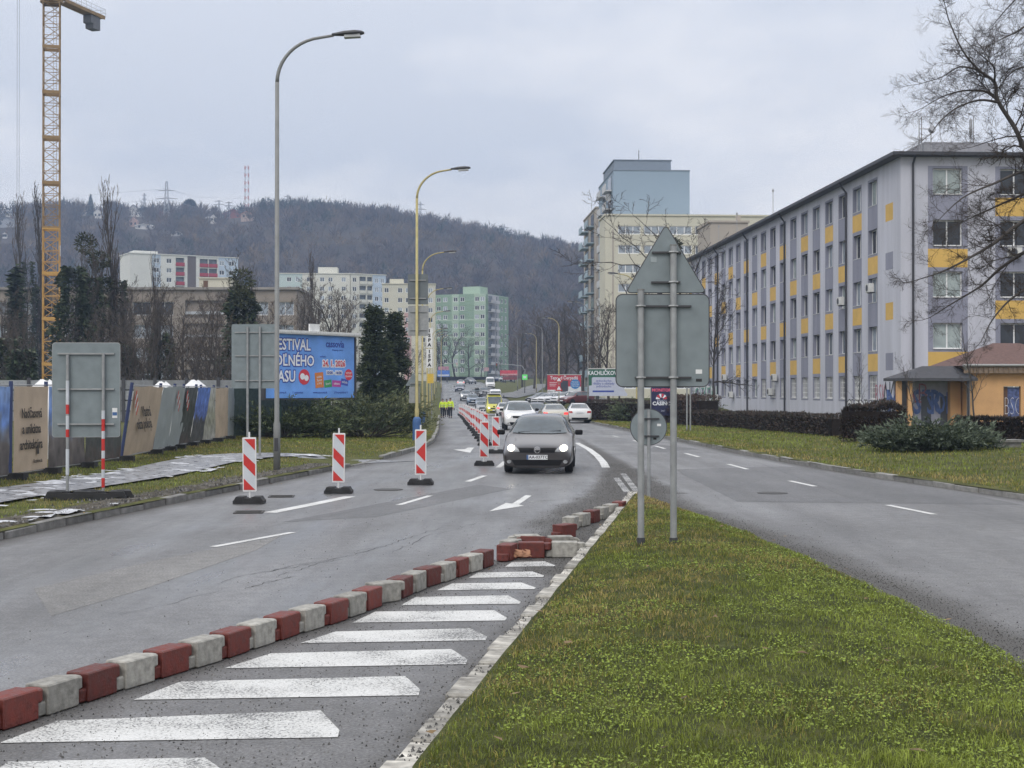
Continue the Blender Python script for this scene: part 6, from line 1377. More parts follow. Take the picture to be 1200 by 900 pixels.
for i, (x0, x1, mt, lean, lab, lines) in enumerate(secs):
    Ya, Yb = ypx(x0), ypx(x1); A, B = Vector((fy(Ya), Ya, 0)), Vector((fy(Yb), Yb, 0)); d = B - A; w = d.length; rz = math.atan2(d.y, d.x); t = thing('hoarding_panel', lab, 'fence panel', (A.x, A.y, gz(A.x, A.y)), rz, 'panels of the building site hoarding')
    HH = 2.0; ly = -.30 if lean else -.02; g = random.Random(i)
    b = MB(); NX, NZ = 14, 12; V = []
    for iz in range(NZ + 1):
        for ix in range(NX + 1):
            u, v = ix / NX, iz / NZ; wr = (.035 * nz3(u * 5 + i * 9, v * 2.2, i) + .02 * nz3(u * 14 + i, v * 5, 3)) * (.45 if lines else 1)
            V.append((u * w + .02 * nz3(v * 3, i), -.03 + ly * v + wr, .13 + (HH - .16) * v + .03 * nz3(u * 3, i, 1)))
    b.add(V, [(r * (NX + 1) + c, r * (NX + 1) + c + 1, (r + 1) * (NX + 1) + c + 1, (r + 1) * (NX + 1) + c) for r in range(NZ) for c in range(NX)])
    bn = obj('banner', b.mesh('banner', True, False), mt, t)
    fr = MB(); pp = [(0, .02, .1), (w, .02, .1), (w, .02 + ly, HH), (0, .02 + ly, HH)]; fr.tube(pp + pp[:1], .02, 6, cap=False); obj('frame', fr, M_FRAME, t)
    obj('post', MB().tube([(-.03, .03, 0), (-.03, .03 + ly, HH + .08)], .045, 8), M_POSTB, t); obj('foot', MB().box((-.05, .05, .07), (.28, .75, .14)), M_BLK, t)
    if lines:
        for k, s in enumerate(lines): text(s, .30 if w < 3 else .42, M_TXT, bn, (w * .47, -.065 + ly * (.66 - .16 * k), 1.38 - .34 * k - (.1 if lean else 0)), ext=.002, rot=(R(90) - math.atan2(ly, 2) * -1, 0, 0), sx=.86 if w < 3 else 1.0, bold=.004)
        if not lean: text('Rezidencia', .12, M_TXT, bn, (w * .66, -.07, .33), ext=.002); obj('emblem', MB().prism([(w * .66 - .06, .48), (w * .66 + .06, .48), (w * .66 + .02, .68), (w * .66 - .02, .68)], 'y', -.075, -.072), M_TXT, bn)
    if i in (5, 7, 8):
        b = MB()
        for k in range(5): b.quad((.1 + .05 * k, -.07 + ly * .95, 1.85 - .1 * k), (.2 + .05 * k, -.08 + ly * .95, 1.88 - .1 * k), (.16 + .04 * k, -.08 + ly * .8, 1.62 - .1 * k), (.08 + .04 * k, -.07 + ly * .8, 1.6 - .1 * k), k % 2)
        obj('barrier_tape', b, [M_TAPE, M_WHITE], t)
gn = thing('net_fence', 'dark green netting fence behind the junipers', 'fence', (-11.0, 56, gz(-11, 56)), R(50)); obj('netting', MB().bb(0, 4.2, 0, .03, .1, 2.0), pm('green_net', (.06, .085, .075), rough=.9, var=.3, scale=9), gn)
for k in range(3): obj('post', MB().cyl((k * 2.1, .05, 0), (k * 2.1, .05, 2.05), .035, 8), M_FRAME, gn)
# white bulk bags behind the hoarding
for x, y, w, lab in ((190, 451, 1.5, 'white bulk bag showing over the leaning grey panels'), (228, 449, 1.6, 'white bulk bag showing over the blue topped banner'), (52, 449, 1.5, 'white heap of bags showing over the architecture banner')):
    Yb = ypx(x) * 1.22; X = pX(x, Yb); zt = pZ(y - 3, Yb) - gz(X, Yb); b = MB(); V = []
    for iz in range(8):
        for ia in range(16):
            a = 2 * math.pi * ia / 16; v = iz / 7; r = w * (.5 - .08 * abs(v - .4)) * (1 if v < .8 else 1 - (v - .8) * 4) * (1 + .08 * nz3(math.cos(a) * 2 + x, math.sin(a) * 2, v * 3)); V.append((r * math.cos(a), r * math.sin(a), zt * v * (1 + .02 * math.sin(a * 3))))
    b.add(V, [(r * 16 + c, r * 16 + (c + 1) % 16, (r + 1) * 16 + (c + 1) % 16, (r + 1) * 16 + c) for r in range(7) for c in range(16)] + [tuple(range(112, 128))]); o = obj('bulk_bag', b.mesh('bulk_bag', True), M_WHITE, None, (X, Yb, gz(X, Yb))); tag(o, lab, 'bag')
# concrete fence behind the site
cf = thing('concrete_fence', 'grey concrete post and panel fence behind the building site', 'fence', (pX(-40, 92), 92, gz(pX(-40, 92), 92)))
for k in range(14):
    x = k * 2.05; obj('post', MB().bb(x - .1, x + .1, -.12, .12, 0, 2.9), pm('dark_fence_post', (.06, .06, .065), rough=.9), cf)
    for j in range(4): obj('panel', MB().bb(x + .1, x + 1.95, -.03, .03, .1 + j * .68, .1 + j * .68 + .6), pm('grey_fence_panel', (.24, .25, .26), rough=.9, var=.2, rand=.25), cf)

# ---- advertising boards on the right
M_BRD = pm('poster_crimson', (.50, .045, .07), rough=.55, var=.08); M_GRNB = pm('poster_bottle_green', (.03, .13, .085), rough=.55, var=.08); M_LIL2 = pm('poster_lilac_white', (.52, .55, .66), rough=.5, var=.06)
Yr_ = 215.0; t = thing('billboard', 'red and white billboard behind the parked cars', 'billboard', on(pX(661, Yr_), Yr_)); zt_ = lambda y: pZ(y, Yr_) - t.location.z; xx = lambda x: pX(x, Yr_) - t.location.x
p = obj('panel', MB().bb(xx(641.5), xx(681), 0, .15, zt_(461), zt_(439.5)), M_BRD, t); obj('frame', MB().bb(xx(641), xx(681.5), -.05, .2, zt_(439.4), zt_(438.8)), M_WHITE, t)
obj('white_field', MB().bb(xx(641.6), xx(680.9), -.02, -.005, zt_(460.8), zt_(456.8)), M_PW, p); obj('white_field', MB().bb(xx(666), xx(680.9), -.045, -.03, zt_(460.5), zt_(453)), M_PW, p); obj('photo_field', MB().bb(xx(657), xx(665.6), -.06, -.025, zt_(459), zt_(446)), pm('poster_dark_photo', (.05, .055, .075), rough=.5), p)
b = MB(); b.cyl((xx(674), -.07, zt_(450)), (xx(674), -.05, zt_(450)), .75, 20); o = obj('blue_disc', b, pm('poster_blue', (.05, .22, .55), rough=.5), p)
for k in range(3): text('Novinka'[:6 + k % 2], .34, M_PW, p, (xx(674), -.08, zt_(447.6 + 2.4 * k)), ext=.002)
text('Tepped Čerpadlá', .70, M_PW, p, (xx(661), -.07, zt_(443)), bold=.012, ext=.002, sx=.86)
for k in range(3): obj('text_line', MB().bb(xx(644), xx(653 - k), -.012, -.004, zt_(448.5 + 2 * k), zt_(448 + 2 * k)), M_PW, p)
text('zľava -30%', .36, M_BLK, p, (xx(648), -.03, zt_(458.8)), ext=.002)
for x in (650.5, 672): obj('post', MB().bb(xx(x) - .15, xx(x) + .15, .16, .4, 0, zt_(446)), M_HEAD, t)
Yk = 118.0; t = thing('billboard', 'green billboard lettered KACHLIČKOVO with a white panel across it', 'billboard', on(pX(707, Yk), Yk)); zt_ = lambda y: pZ(y, Yk) - t.location.z; xx = lambda x: pX(x, Yk) - t.location.x
p = obj('panel', MB().bb(xx(690), xx(724), 0, .12, zt_(463), zt_(432.6)), M_GRNB, t); obj('frame', MB().bb(xx(689.6), xx(724.4), -.03, .14, zt_(432.5), zt_(431.6)), M_WHITE, t)
wp = [(690.2, 464), (690.2, 452), (693.5, 451.5), (693.5, 443), (695, 442), (720.5, 442), (722, 443.5), (723, 449), (727, 453), (731, 455), (733, 459), (735.3, 462), (735, 464)]
o = obj('white_field', MB().prism([(xx(a), zt_(c)) for a, c in wp], 'y', -.05, -.01), M_LIL2, p)
text('KACHLIČKOVO', .48, M_PW, p, (xx(708), -.01, zt_(437.3)), bold=.012, ext=.002, sx=.80)
for k, s in enumerate(('jednoducho', 'dlažby a obklady', 'jednoducho')): text(s, .28, M_NAVY, o, (xx(707.5), -.056, zt_(446.3 + 3.2 * k)), ext=.002, sx=.95)
obj('blue_strip', MB().bb(xx(694.5), xx(719.5), -.056, -.052, zt_(459.6), zt_(457.6)), M_NAVY, o)
for x in (701, 726): obj('post', MB().bb(xx(x) - .07, xx(x) + .07, .13, .28, -.1, zt_(450)), M_HEAD, t)
Yc = 90.0; t = thing('casino_sign', 'dark blue illuminated style casino sign board in the right verge', 'sign', on(pX(776, Yc), Yc)); zt_ = lambda y: pZ(y, Yc) - t.location.z; xx = lambda x: pX(x, Yc) - t.location.x
p = obj('panel', MB().bb(xx(763.2), xx(789), 0, .14, zt_(487), zt_(452)), pm('poster_midnight', (.02, .022, .07), rough=.4, var=.3, scale=2), t); obj('frame', MB().bb(xx(762.4), xx(763.1), -.02, .16, zt_(487), zt_(452)), M_GALV, t)
text('MONITOR', .26, pm('poster_pink', (.75, .12, .2), rough=.5), p, (xx(775.2), -.01, zt_(457.3)), bold=.008, ext=.002); text('CASINO', .32, M_PW, p, (xx(775.5), -.01, zt_(473)), bold=.012, ext=.002); text('BANCO', .17, M_LIL2, p, (xx(775.5), -.01, zt_(469.6)), ext=.002)
for k in range(6):
    a0, a1 = R(180 - 30 * k - 3), R(180 - 30 * (k + 1) + 3); obj('emblem', MB().prism([(xx(775.2) + r_ * math.cos(a), zt_(468) + r_ * math.sin(a)) for r_, a in ((.12, a0), (.37, a0), (.37, a1), (.12, a1))], 'y', -.012, -.004), M_PR if k % 2 else M_PW, p)
text('24/7', .16, M_LIL2, p, (xx(777), -.01, zt_(481.5)), ext=.002)
for x in (767, 785): obj('post', MB().bb(xx(x) - .05, xx(x) + .05, .14, .24, -.1, zt_(470)), M_HEAD, t)
# far boards and signals
def farboard(label, x0, x1, y0, y1, Y, c, c2=None):
    t = thing('billboard', label, 'billboard', on(pX((x0 + x1) / 2, Y), Y)); w = (x1 - x0) * Y / F; zt1, zb1 = pZ(y0, Y) - t.location.z, pZ(y1, Y) - t.location.z
    p = obj('panel', MB().bb(-w / 2, w / 2, 0, .15, zb1, zt1), pm('far_poster_%d' % x0, c, rough=.6, var=.4, scale=1.2), t)
    if c2: obj('poster_strip', MB().bb(-w * .45, w * .45, -.03, -.004, zb1 + (zt1 - zb1) * .1, zb1 + (zt1 - zb1) * .35), pm('far_poster_strip_%d' % x0, c2, rough=.6), p)
    for s_ in (-.3, .3): obj('post', MB().bb(w * s_ - .12, w * s_ + .12, .16, .35, -.5, zb1 + .3), M_HEAD, t)
farboard('blue billboard far on the left where the road bends', 512.5, 527, 434, 441.5, 380, (.07, .17, .50), (.5, .53, .6)); farboard('pink topped board above the far blue billboard', 513.5, 526, 429.5, 433.5, 395, (.4, .2, .25)); farboard('red double billboard far beyond the traffic lights', 586, 607, 434, 440, 360, (.55, .06, .09), (.5, .3, .3)); farboard('dark red board right under the far red billboard', 589, 606, 441, 445, 350, (.2, .05, .06))
farboard('pale pink and white shop board under the green flats', 567, 573, 430.5, 435, 430, (.5, .33, .35))
t = thing('pharmacy_sign', 'green and white lit cross board on a pole by the side road', 'sign', on(pX(615, 255), 255)); zz = pZ(442, 255) - t.location.z
obj('panel', MB().box((0, 0, zz), (.95, .2, .95)), pm('green_lit_panel', (.08, .5, .1), rough=.4, emit=(.2, .9, .25), es=.35), t); obj('cross', MB().box((0, -.11, zz), (.5, .02, .4)), M_PW, t); obj('post', MB().cyl((0, .1, 0), (0, .1, zz), .08, 8), M_HEAD, t)
for lab, x, ya, x2, Y in (('traffic light on a mast arm over the left lanes', 511, 427, 535.5, 300), ('traffic light on a curved mast arm over the right lanes', 615, 428, 582, 290)):
    t = thing('traffic_light', lab, 'traffic light', on(pX(x, Y), Y)); zt = pZ(ya, Y) - t.location.z; dx_ = pX(x2, Y) - pX(x, Y)
    obj('mast', MB().tube([(0, 0, 0), (0, 0, zt - 1), (dx_ * .1, 0, zt - .15), (dx_ * .3, 0, zt), (dx_, 0, zt + .3)], [.1, .09, .08, .07, .06], 8), M_GALV, t); hd = obj('signal_head', MB().box((dx_, -.1, zt - .1), (.36, .25, 1.0)), M_HEAD if x > 600 else M_PVCD, t)
    for k in range(3): obj('lens', MB().cyl((dx_, -.23, zt + .2 - .3 * k), (dx_, -.25, zt + .2 - .3 * k), .1, 10), (M_REFR, pm('amber_lens', (.3, .16, .02)), pm('green_lens', (.02, .2, .08)))[k], hd)
# warning triangles on the car park lamp
t = thing('warning_sign', 'pair of red bordered warning triangles in front of the red billboard', 'sign', on(pX(655, 150), 150)); zz = lambda y: pZ(y, 150) - t.location.z
obj('post', MB().cyl((0, .05, 0), (0, .05, zz(440)), .04, 8), M_GALV, t)
for y in (448, 458): tp = obj('triangle_plate', MB().prism([(p[0], zz(y) + p[1]) for p in rtri(.8, .7, .06)], 'y', -.02, 0), M_REFR, t); obj('inner_field', MB().prism([(p[0] * .6, zz(y) + .11 + p[1] * .6) for p in rtri(.8, .7, .06)], 'y', -.028, -.022), M_PW, tp)

# ---- tower crane
M_CRN = pm('crane_yellow', (.52, .29, .06), rough=.6, var=.15, scale=1); M_CRD = pm('crane_backlit', (.30, .19, .075), rough=.7, var=.3, scale=1)  # darker copy for the upper crane: backlit shade put into the colour
Yc = 190.0; cr = thing('tower_crane', 'tall yellow lattice tower crane with short counter jib behind the hoarding', 'crane', (pX(60, Yc), Yc, gz(pX(60, Yc), Yc)), R(14)); mw, sl = 1.05, 6.06
def lattice(L_, hw, n, r=.075, rd=.045):
    b = MB()
    for sx2 in (-1, 1):
        for sy2 in (-1, 1): b.cyl((sx2 * hw, sy2 * hw, 0), (sx2 * hw, sy2 * hw, L_), r, 5)
    c = [(-hw, -hw), (hw, -hw), (hw, hw), (-hw, hw)]
    for i in range(4):
        a, d = c[i], c[(i + 1) % 4]
        for k in range(n):
            z0, z1 = L_ * k / n, L_ * (k + 1) / n; p, q = (a, d) if k % 2 == 0 else (d, a)
            b.cyl((p[0], p[1], z0), (q[0], q[1], z1), rd, 4); b.cyl((a[0], a[1], z1), (d[0], d[1], z1), rd, 4)
    return b
sec = lattice(sl, mw, 4); 
for z in (.08, sl - .12):
    for sx2 in (-1, 1): sec.box((sx2 * mw, 0, z), (.16, 2 * mw + .1, .22)); sec.box((0, sx2 * mw, z), (2 * mw + .1, .16, .22))
for k in range(16): sec.box((.45, -.3, .2 + k * .37), (.45, .03, .03))
sec.cyl((.24, -.3, 0), (.24, -.3, sl), .025, 4); sec.cyl((.66, -.3, 0), (.66, -.3, sl), .025, 4)
secm = sec.mesh('mast_section'); 
ztop = pZ(3, Yc) - cr.location.z; nsec = 9; base_z = ztop - nsec * sl
for k in range(nsec):
    o = obj('mast_section', secm, M_CRN, cr, (0, 0, base_z + k * sl)); paint_slot(o, M_CRN if k < 4 else M_CRD)
obj('mast_section', lattice(max(.5, base_z), mw, 2), M_CRN, cr)
obj('slewing_ring', MB().cyl((0, 0, ztop), (0, 0, ztop + .6), 1.5, 16).box((0, 0, ztop + 1.0), (3.4, 3.2, .5)), M_CRD, cr)
obj('warning_board', MB().box((1.16, -.5, base_z + 3.5 * sl), (.08, .4, 1.4)), M_WHITE, cr)
dv = Vector((3.0, 10.3, 0)).normalized(); ja = math.atan2(dv.y, dv.x) - R(14)
cj = obj('counter_jib', MB().box((5.6, .75, .1), (12.0, .16, .45)).box((5.6, -.75, .1), (12.0, .16, .45)).box((7, 0, -.02), (9, 1.4, .08)).box((10.8, 0, .35), (1.9, 1.5, .12)), M_CRD, cr, (0, 0, ztop + .75), (0, 0, ja))
obj('counterweight', MB().box((9.8, 0, -1.0), (1.7, 1.3, 1.9), taper=1.0).box((8.7, 0, -.75), (.6, 1.3, 1.1)), pm('counterweight_concrete', (.16, .16, .17), rough=.9, var=.15), cj)
rl = MB()
for sy2 in (-1, 1):
    for z in (.75, 1.25): rl.cyl((2, sy2 * .9, z), (11.6, sy2 * .9, z), .025, 4)
    for k in range(9): rl.cyl((2 + k * 1.2, sy2 * .9, .1), (2 + k * 1.2, sy2 * .9, 1.25), .025, 4)
for z in (.75, 1.25): rl.cyl((11.6, -.9, z), (11.6, .9, z), .025, 4)
obj('railing', rl, M_GALV, cj)
jb = lattice(42, .7, 28, .07, .04).mesh('jib'); obj('jib', jb, M_CRD, cr, (0, 0, ztop + 2.0), (0, R(90), ja + math.pi))
obj('cab', MB().box((0, 0, 0), (1.3, 1.8, 2.0)), M_CRN, cr, (1.9 * math.sin(ja), -1.9 * math.cos(ja), ztop + 2.2), (0, 0, ja))
obj('tower_head', MB().tube([(-.6, 0, 0), (0, 0, 6), (.6, 0, 0)], .1, 5), M_CRD, cr, (0, 0, ztop + 2.2), (0, 0, ja))
rp = MB(); dd = 7.3
for o_y in (-.16, .16): rp.cyl((-dd, o_y, -44), (-dd, o_y, 2.0), .022, 4)
hk = obj('hook_rope', rp, M_HEAD, cr, (0, 0, ztop), (0, 0, ja)); obj('hook_block', MB().box((-dd, 0, -44.4), (.5, .5, .9)), M_CRN, hk)

# ---- masts and pylons on the ridge
def pylon(label, x, yt, yb, w, mats, arms=(), name='pylon', rd=.16, n=12, cat='pylon'):
    Yh = hill_at(x, yb); X = pX(x, Yh); z0 = hill_z(X, Yh); H = pZ(yt, Yh) - z0; t = thing(name, label, cat, (X, Y_ if False else Yh, z0))
    hw = w * Yh / F / 2; b = [MB() for _ in mats]
    for k in range(n):
        za, zb2 = H * k / n, H * (k + 1) / n; wa = hw * (1 - .75 * k / n) if arms else hw; wb = hw * (1 - .75 * (k + 1) / n) if arms else hw; m_ = b[k % len(mats)]
        for i, (ax, ay) in enumerate(((-1, -1), (1, -1), (1, 1), (-1, 1))):
            bx, by = ((-1, -1), (1, -1), (1, 1), (-1, 1))[(i + 1) % 4]
            m_.cyl((ax * wa, ay * wa, za), (ax * wb, ay * wb, zb2), rd, 4); m_.cyl((ax * wa, ay * wa, za), (bx * wb, by * wb, zb2), rd * .6, 4)
    for m_, mb in zip(mats, b): obj('lattice', mb, m_, t)
    for f, hw2 in arms: obj('crossarm', MB().tube([(-hw2, 0, H * f), (0, 0, H * f + .6), (hw2, 0, H * f)], .2, 4).cyl((-hw2, 0, H * f), (hw2, 0, H * f), .15, 4), mats[0], t)
    return t
M_PYL = pm('pylon_steel', (.42, .43, .45), rough=.6, metal=.2); M_MR = pm('mast_red', (.45, .09, .07), rough=.6); M_MW = pm('mast_white', (.6, .6, .6), rough=.6)
pylon('tall lattice pylon with two crossarms above the houses', 195, 212, 264, 7, [M_PYL], ((.60, 7), (.78, 5.5)))
pylon('tall red and white lattice mast on the ridge', 289, 194, 252, 4.2, [M_MW, M_MR], name='radio_mast', cat='mast', n=14)
pylon('small distant pylon left of the tall one', 169, 226, 246, 3, [M_PYL], ((.6, 2), (.75, 2), (.9, 1.6))); pylon('small distant pylon above the red roofs', 256.5, 234, 250, 3, [M_PYL], ((.75, 4), (.92, 3))); pylon('small distant pylon just left of the red and white mast', 268, 236, 250, 3, [M_PYL], ((.75, 3.5), (.92, 2.8)))
pylon('pale pylon on the wooded ridge behind the yellow lamp', 492.5, 236, 268, 3.4, [M_PYL], ((.7, 4), (.88, 3))); pylon('little pylon on the falling ridge above the green flats', 591, 262, 286, 3, [M_PYL], ((.62, 4.5), (.8, 3.5)))
pylon('thin pylon on the ridge right of the first lamp', 337, 228, 252, 2.6, [M_PYL], ((.75, 3), (.9, 2.4)))
wr = MB()
for y0, y1, y2, y3 in ((221, 221, 231, 243), (233, 233, 240, 246)):
    wr.tube([at(20, y0 + 26, 950), at(100, y0 + 8, 950), at(195, y1, 930), at(230, y1 + 10, 950), at(290, y2 + 2, 980), at(340, y3, 990)], .09, 3)
tag(obj('power_line', wr, M_PYL), 'thin power lines strung between the ridge pylons', 'power line')
# ================================================================== VEHICLES
M_TYRE = pm('tyre_rubber', (.018, .018, .019), rough=.8, var=.2, scale=20); M_RIM = pm('alloy_rim', (.38, .38, .39), rough=.35, metal=.7, var=.1); M_TRIM = pm('black_car_trim', (.009, .009, .010), rough=.5, var=.15, spec=.18); M_CGL = pm('car_glass', (.050, .066, .074), rough=.05, var=.45, spec=.9, scale=2.2)
M_HLON = pm('lit_headlight', (.8, .78, .7), rough=.15, emit=(1.0, .90, .70), es=4.5); M_HL = pm('headlight_glass', (.30, .31, .32), rough=.1, var=.4, scale=14); M_TL = pm('tail_light_red', (.32, .02, .02), rough=.2, var=.2); M_TLON = pm('lit_tail_light', (.5, .03, .03), rough=.2, emit=(1.0, .06, .05), es=.7); M_CHR = pm('chrome', (.62, .62, .63), rough=.15, metal=.9, var=.05); M_PLT = pm('plate_white', (.66, .67, .68), rough=.5, var=.05)
def paintm(name, c, met=.3): return pm('car_paint_' + name, c, rough=.3, var=.05, metal=met, coat=.85, scale=2, spec=.4)
PT = dict(grey=paintm('dark_grey', (.042, .038, .039), .3), white=paintm('white', (.66, .66, .65), 0), beige=paintm('champagne', (.46, .44, .38), .35), blue=paintm('dark_blue', (.022, .032, .075)), silver=paintm('silver', (.36, .38, .40), .5), ltblue=paintm('steel_blue', (.13, .18, .25)), black=paintm('black', (.02, .02, .022)), red=paintm('dark_red', (.13, .022, .02)), yellow=paintm('yellow_green', (.55, .52, .06), 0), grey2=paintm('mid_grey', (.16, .17, .18)))
# station: y, z_bottom, z_belt, z_top, half width sill, belt, roof
CARS = {
 'hatch': dict(L=4.2, wb=(.86, 3.44), r=.315, tw=.77, st=[(0, .15, .48, .62, .74, .78, .60), (.02, .14, .50, .655, .78, .82, .64), (.16, .17, .56, .735, .85, .875, .66), (.55, .17, .66, .83, .875, .89, .66), (1.0, .17, .82, .935, .88, .895, .66), (1.22, .17, .92, 1.00, .88, .895, .68), (1.62, .17, .95, 1.25, .88, .895, .60), (2.0, .17, .96, 1.43, .88, .895, .55), (2.55, .17, .97, 1.485, .88, .895, .555), (3.2, .17, .98, 1.455, .88, .89, .545), (3.72, .18, .99, 1.37, .87, .88, .52), (4.0, .2, .97, 1.08, .83, .86, .60), (4.15, .22, .80, .90, .78, .82, .60), (4.2, .28, .60, .68, .66, .70, .50)]),
 'sedan': dict(L=4.65, wb=(.88, 3.65), r=.315, tw=.77, st=[(0, .24, .50, .60, .58, .64, .44), (.06, .19, .52, .66, .76, .80, .60), (.22, .17, .58, .73, .85, .875, .66), (.55, .17, .66, .81, .885, .90, .68), (1.05, .17, .82, .92, .89, .90, .68), (1.28, .17, .92, .98, .89, .90, .68), (1.72, .17, .95, 1.24, .89, .90, .60), (2.1, .17, .96, 1.41, .89, .90, .55), (2.65, .17, .97, 1.46, .89, .90, .555), (3.3, .17, .98, 1.40, .89, .90, .54), (3.85, .18, .98, 1.13, .88, .89, .58), (4.2, .2, .97, 1.06, .87, .88, .68), (4.5, .22, .90, 1.03, .82, .86, .70), (4.6, .25, .75, .90, .78, .82, .62), (4.65, .3, .58, .66, .66, .70, .50)]),
 'suv': dict(L=4.4, wb=(.9, 3.5), r=.35, tw=.8, st=[(0, .30, .62, .74, .62, .68, .48), (.06, .26, .66, .80, .80, .84, .64), (.25, .25, .76, .92, .89, .91, .70), (.6, .25, .86, 1.0, .91, .92, .70), (1.05, .25, .98, 1.08, .91, .92, .70), (1.25, .25, 1.05, 1.14, .91, .92, .70), (1.6, .25, 1.08, 1.40, .91, .92, .62), (1.95, .25, 1.09, 1.58, .91, .92, .58), (2.6, .25, 1.10, 1.66, .91, .92, .585), (3.4, .25, 1.11, 1.62, .91, .92, .575), (4.0, .26, 1.12, 1.52, .90, .91, .56), (4.25, .28, 1.08, 1.20, .88, .90, .62), (4.36, .3, .90, 1.0, .84, .86, .62), (4.4, .35, .65, .75, .72, .76, .52)]),
 'van': dict(L=5.5, wb=(1.0, 4.4), r=.35, tw=.82, st=[(0, .30, .70, .84, .70, .76, .56), (.06, .26, .76, .98, .86, .90, .70), (.3, .25, .95, 1.12, .95, .96, .74), (.75, .25, 1.15, 1.30, .97, .98, .76), (1.0, .25, 1.20, 1.62, .97, .98, .74), (1.45, .25, 1.22, 2.15, .97, .98, .74), (2.0, .25, 1.25, 2.42, .97, .98, .78), (3.5, .25, 1.25, 2.48, .97, .98, .78), (5.0, .26, 1.25, 2.44, .97, .98, .78), (5.4, .28, 1.22, 2.36, .96, .97, .77), (5.5, .35, 1.15, 2.2, .90, .93, .74)]),
}
def car_shell(S, ctrl=2):
    st = S['st']; L_ = S['L']; b = MB(); rings = []
    for (y, zb, zl, zt, ws, wm, wr_) in st:
        H_ = [(0, zb), (ws * .88, zb), (ws, zb + .10), (wm, zb + .5 * (zl - zb)), (wm * .99, zl - .03), (wm * .95, zl + .01), (wr_ + .06, zt - .07), (wr_ * .85, zt - .008), (0, zt)]
        full = [(x, z) for x, z in H_] + [(-x, z) for x, z in H_[-2:0:-1]]; rings.append([(x, y - L_ / 2, z) for x, z in full])
    n = len(rings[0])
    for r_ in rings: b.v.extend(r_)
    for i in range(len(rings) - 1):
        for j in range(n): b.f.append((i * n + j, i * n + (j + 1) % n, (i + 1) * n + (j + 1) % n, (i + 1) * n + j)); b.m.append(0)
    b.f.append(tuple(range(n - 1, -1, -1))); b.m.append(0); k = (len(rings) - 1) * n; b.f.append(tuple(range(k, k + n))); b.m.append(0)
    me = b.mesh('body'); o = bpy.data.objects.new('tmp_car', me); COL.objects.link(o); md = o.modifiers.new('s', 'SUBSURF'); md.levels = ctrl; md.render_levels = ctrl
    dg = bpy.context.evaluated_depsgraph_get(); dg.update(); m2 = bpy.data.meshes.new_from_object(o.evaluated_get(dg)); bpy.data.objects.remove(o, do_unlink=True); m2.name = 'body'
    m2.polygons.foreach_set('use_smooth', [True] * len(m2.polygons)); return m2
def make_patcher(me):
    bvh = BVHTree.FromPolygons([v.co.copy() for v in me.vertices], [tuple(p.vertices) for p in me.polygons])
    def patch(name, poly, axis, off=.006, cuts=3, sx=1):
        """lay a 2D outline on the body: axis 'f' front, 'r' rear (x, z); 's' side (y, z)"""
        bm = bmesh.new(); vs = [bm.verts.new((p[0], 0, p[1])) for p in poly]; bm.faces.new(vs); bmesh.ops.triangulate(bm, faces=bm.faces)
        for _ in range(cuts): bmesh.ops.subdivide_edges(bm, edges=list(bm.edges), cuts=1, use_grid_fill=True)
        for v in bm.verts:
            a, z = v.co.x, v.co.z
            if axis == 'f': o, d = Vector((a, -5, z)), Vector((0, 1, 0))
            elif axis == 'r': o, d = Vector((a, 5, z)), Vector((0, -1, 0))
            else: o, d = Vector((3 * sx, a, z)), Vector((-sx, 0, 0))
            hit = bvh.ray_cast(o, d)
            if hit[0] is None:
                nn = bvh.find_nearest(o + d * (2.9 if axis in 'fr' else 2.1)); hit = nn
            nn_ = hit[1] if hit[1].dot(d) < 0 else -hit[1]
            v.co = hit[0] + nn_ * (off + .006)
        m2 = bpy.data.meshes.new(name); bm.to_mesh(m2); bm.free(); m2.polygons.foreach_set('use_smooth', [True] * len(m2.polygons)); return m2
    return patch
def mir(poly): return [(-a, z) for a, z in poly][::-1]
def wheel_meshes(r, w=.2):
    t = MB(); P = [(r * .66, -w / 2), (r * .93, -w / 2), (r, -w / 2 + .03), (r, w / 2 - .03), (r * .93, w / 2), (r * .66, w / 2)]; n = 24
    for i in range(n):
        a = 2 * math.pi * i / n; t.v.extend([(x, q * math.cos(a), q * math.sin(a)) for q, x in P])
    for i in range(n):
        for j in range(5): t.f.append((i * 6 + j, i * 6 + j + 1, ((i + 1) % n) * 6 + j + 1, ((i + 1) % n) * 6 + j)); t.m.append(0)
    rm = MB(); rm.cyl((-w * .1, 0, 0), (w * .1, 0, 0), r * .67, 20)
    for sx2 in (-1, 1):
        rm.cyl((sx2 * w * .1, 0, 0), (sx2 * w * .42, 0, 0), r * .16, 10)
        for k in range(5):
            a = 2 * math.pi * k / 5; rm.box((sx2 * w * .36, math.cos(a) * r * .38, math.sin(a) * r * .38), (.03, r * .5, r * .17), rx=a)
    return t.mesh('tyre', True), rm.mesh('rim')
CM = {}
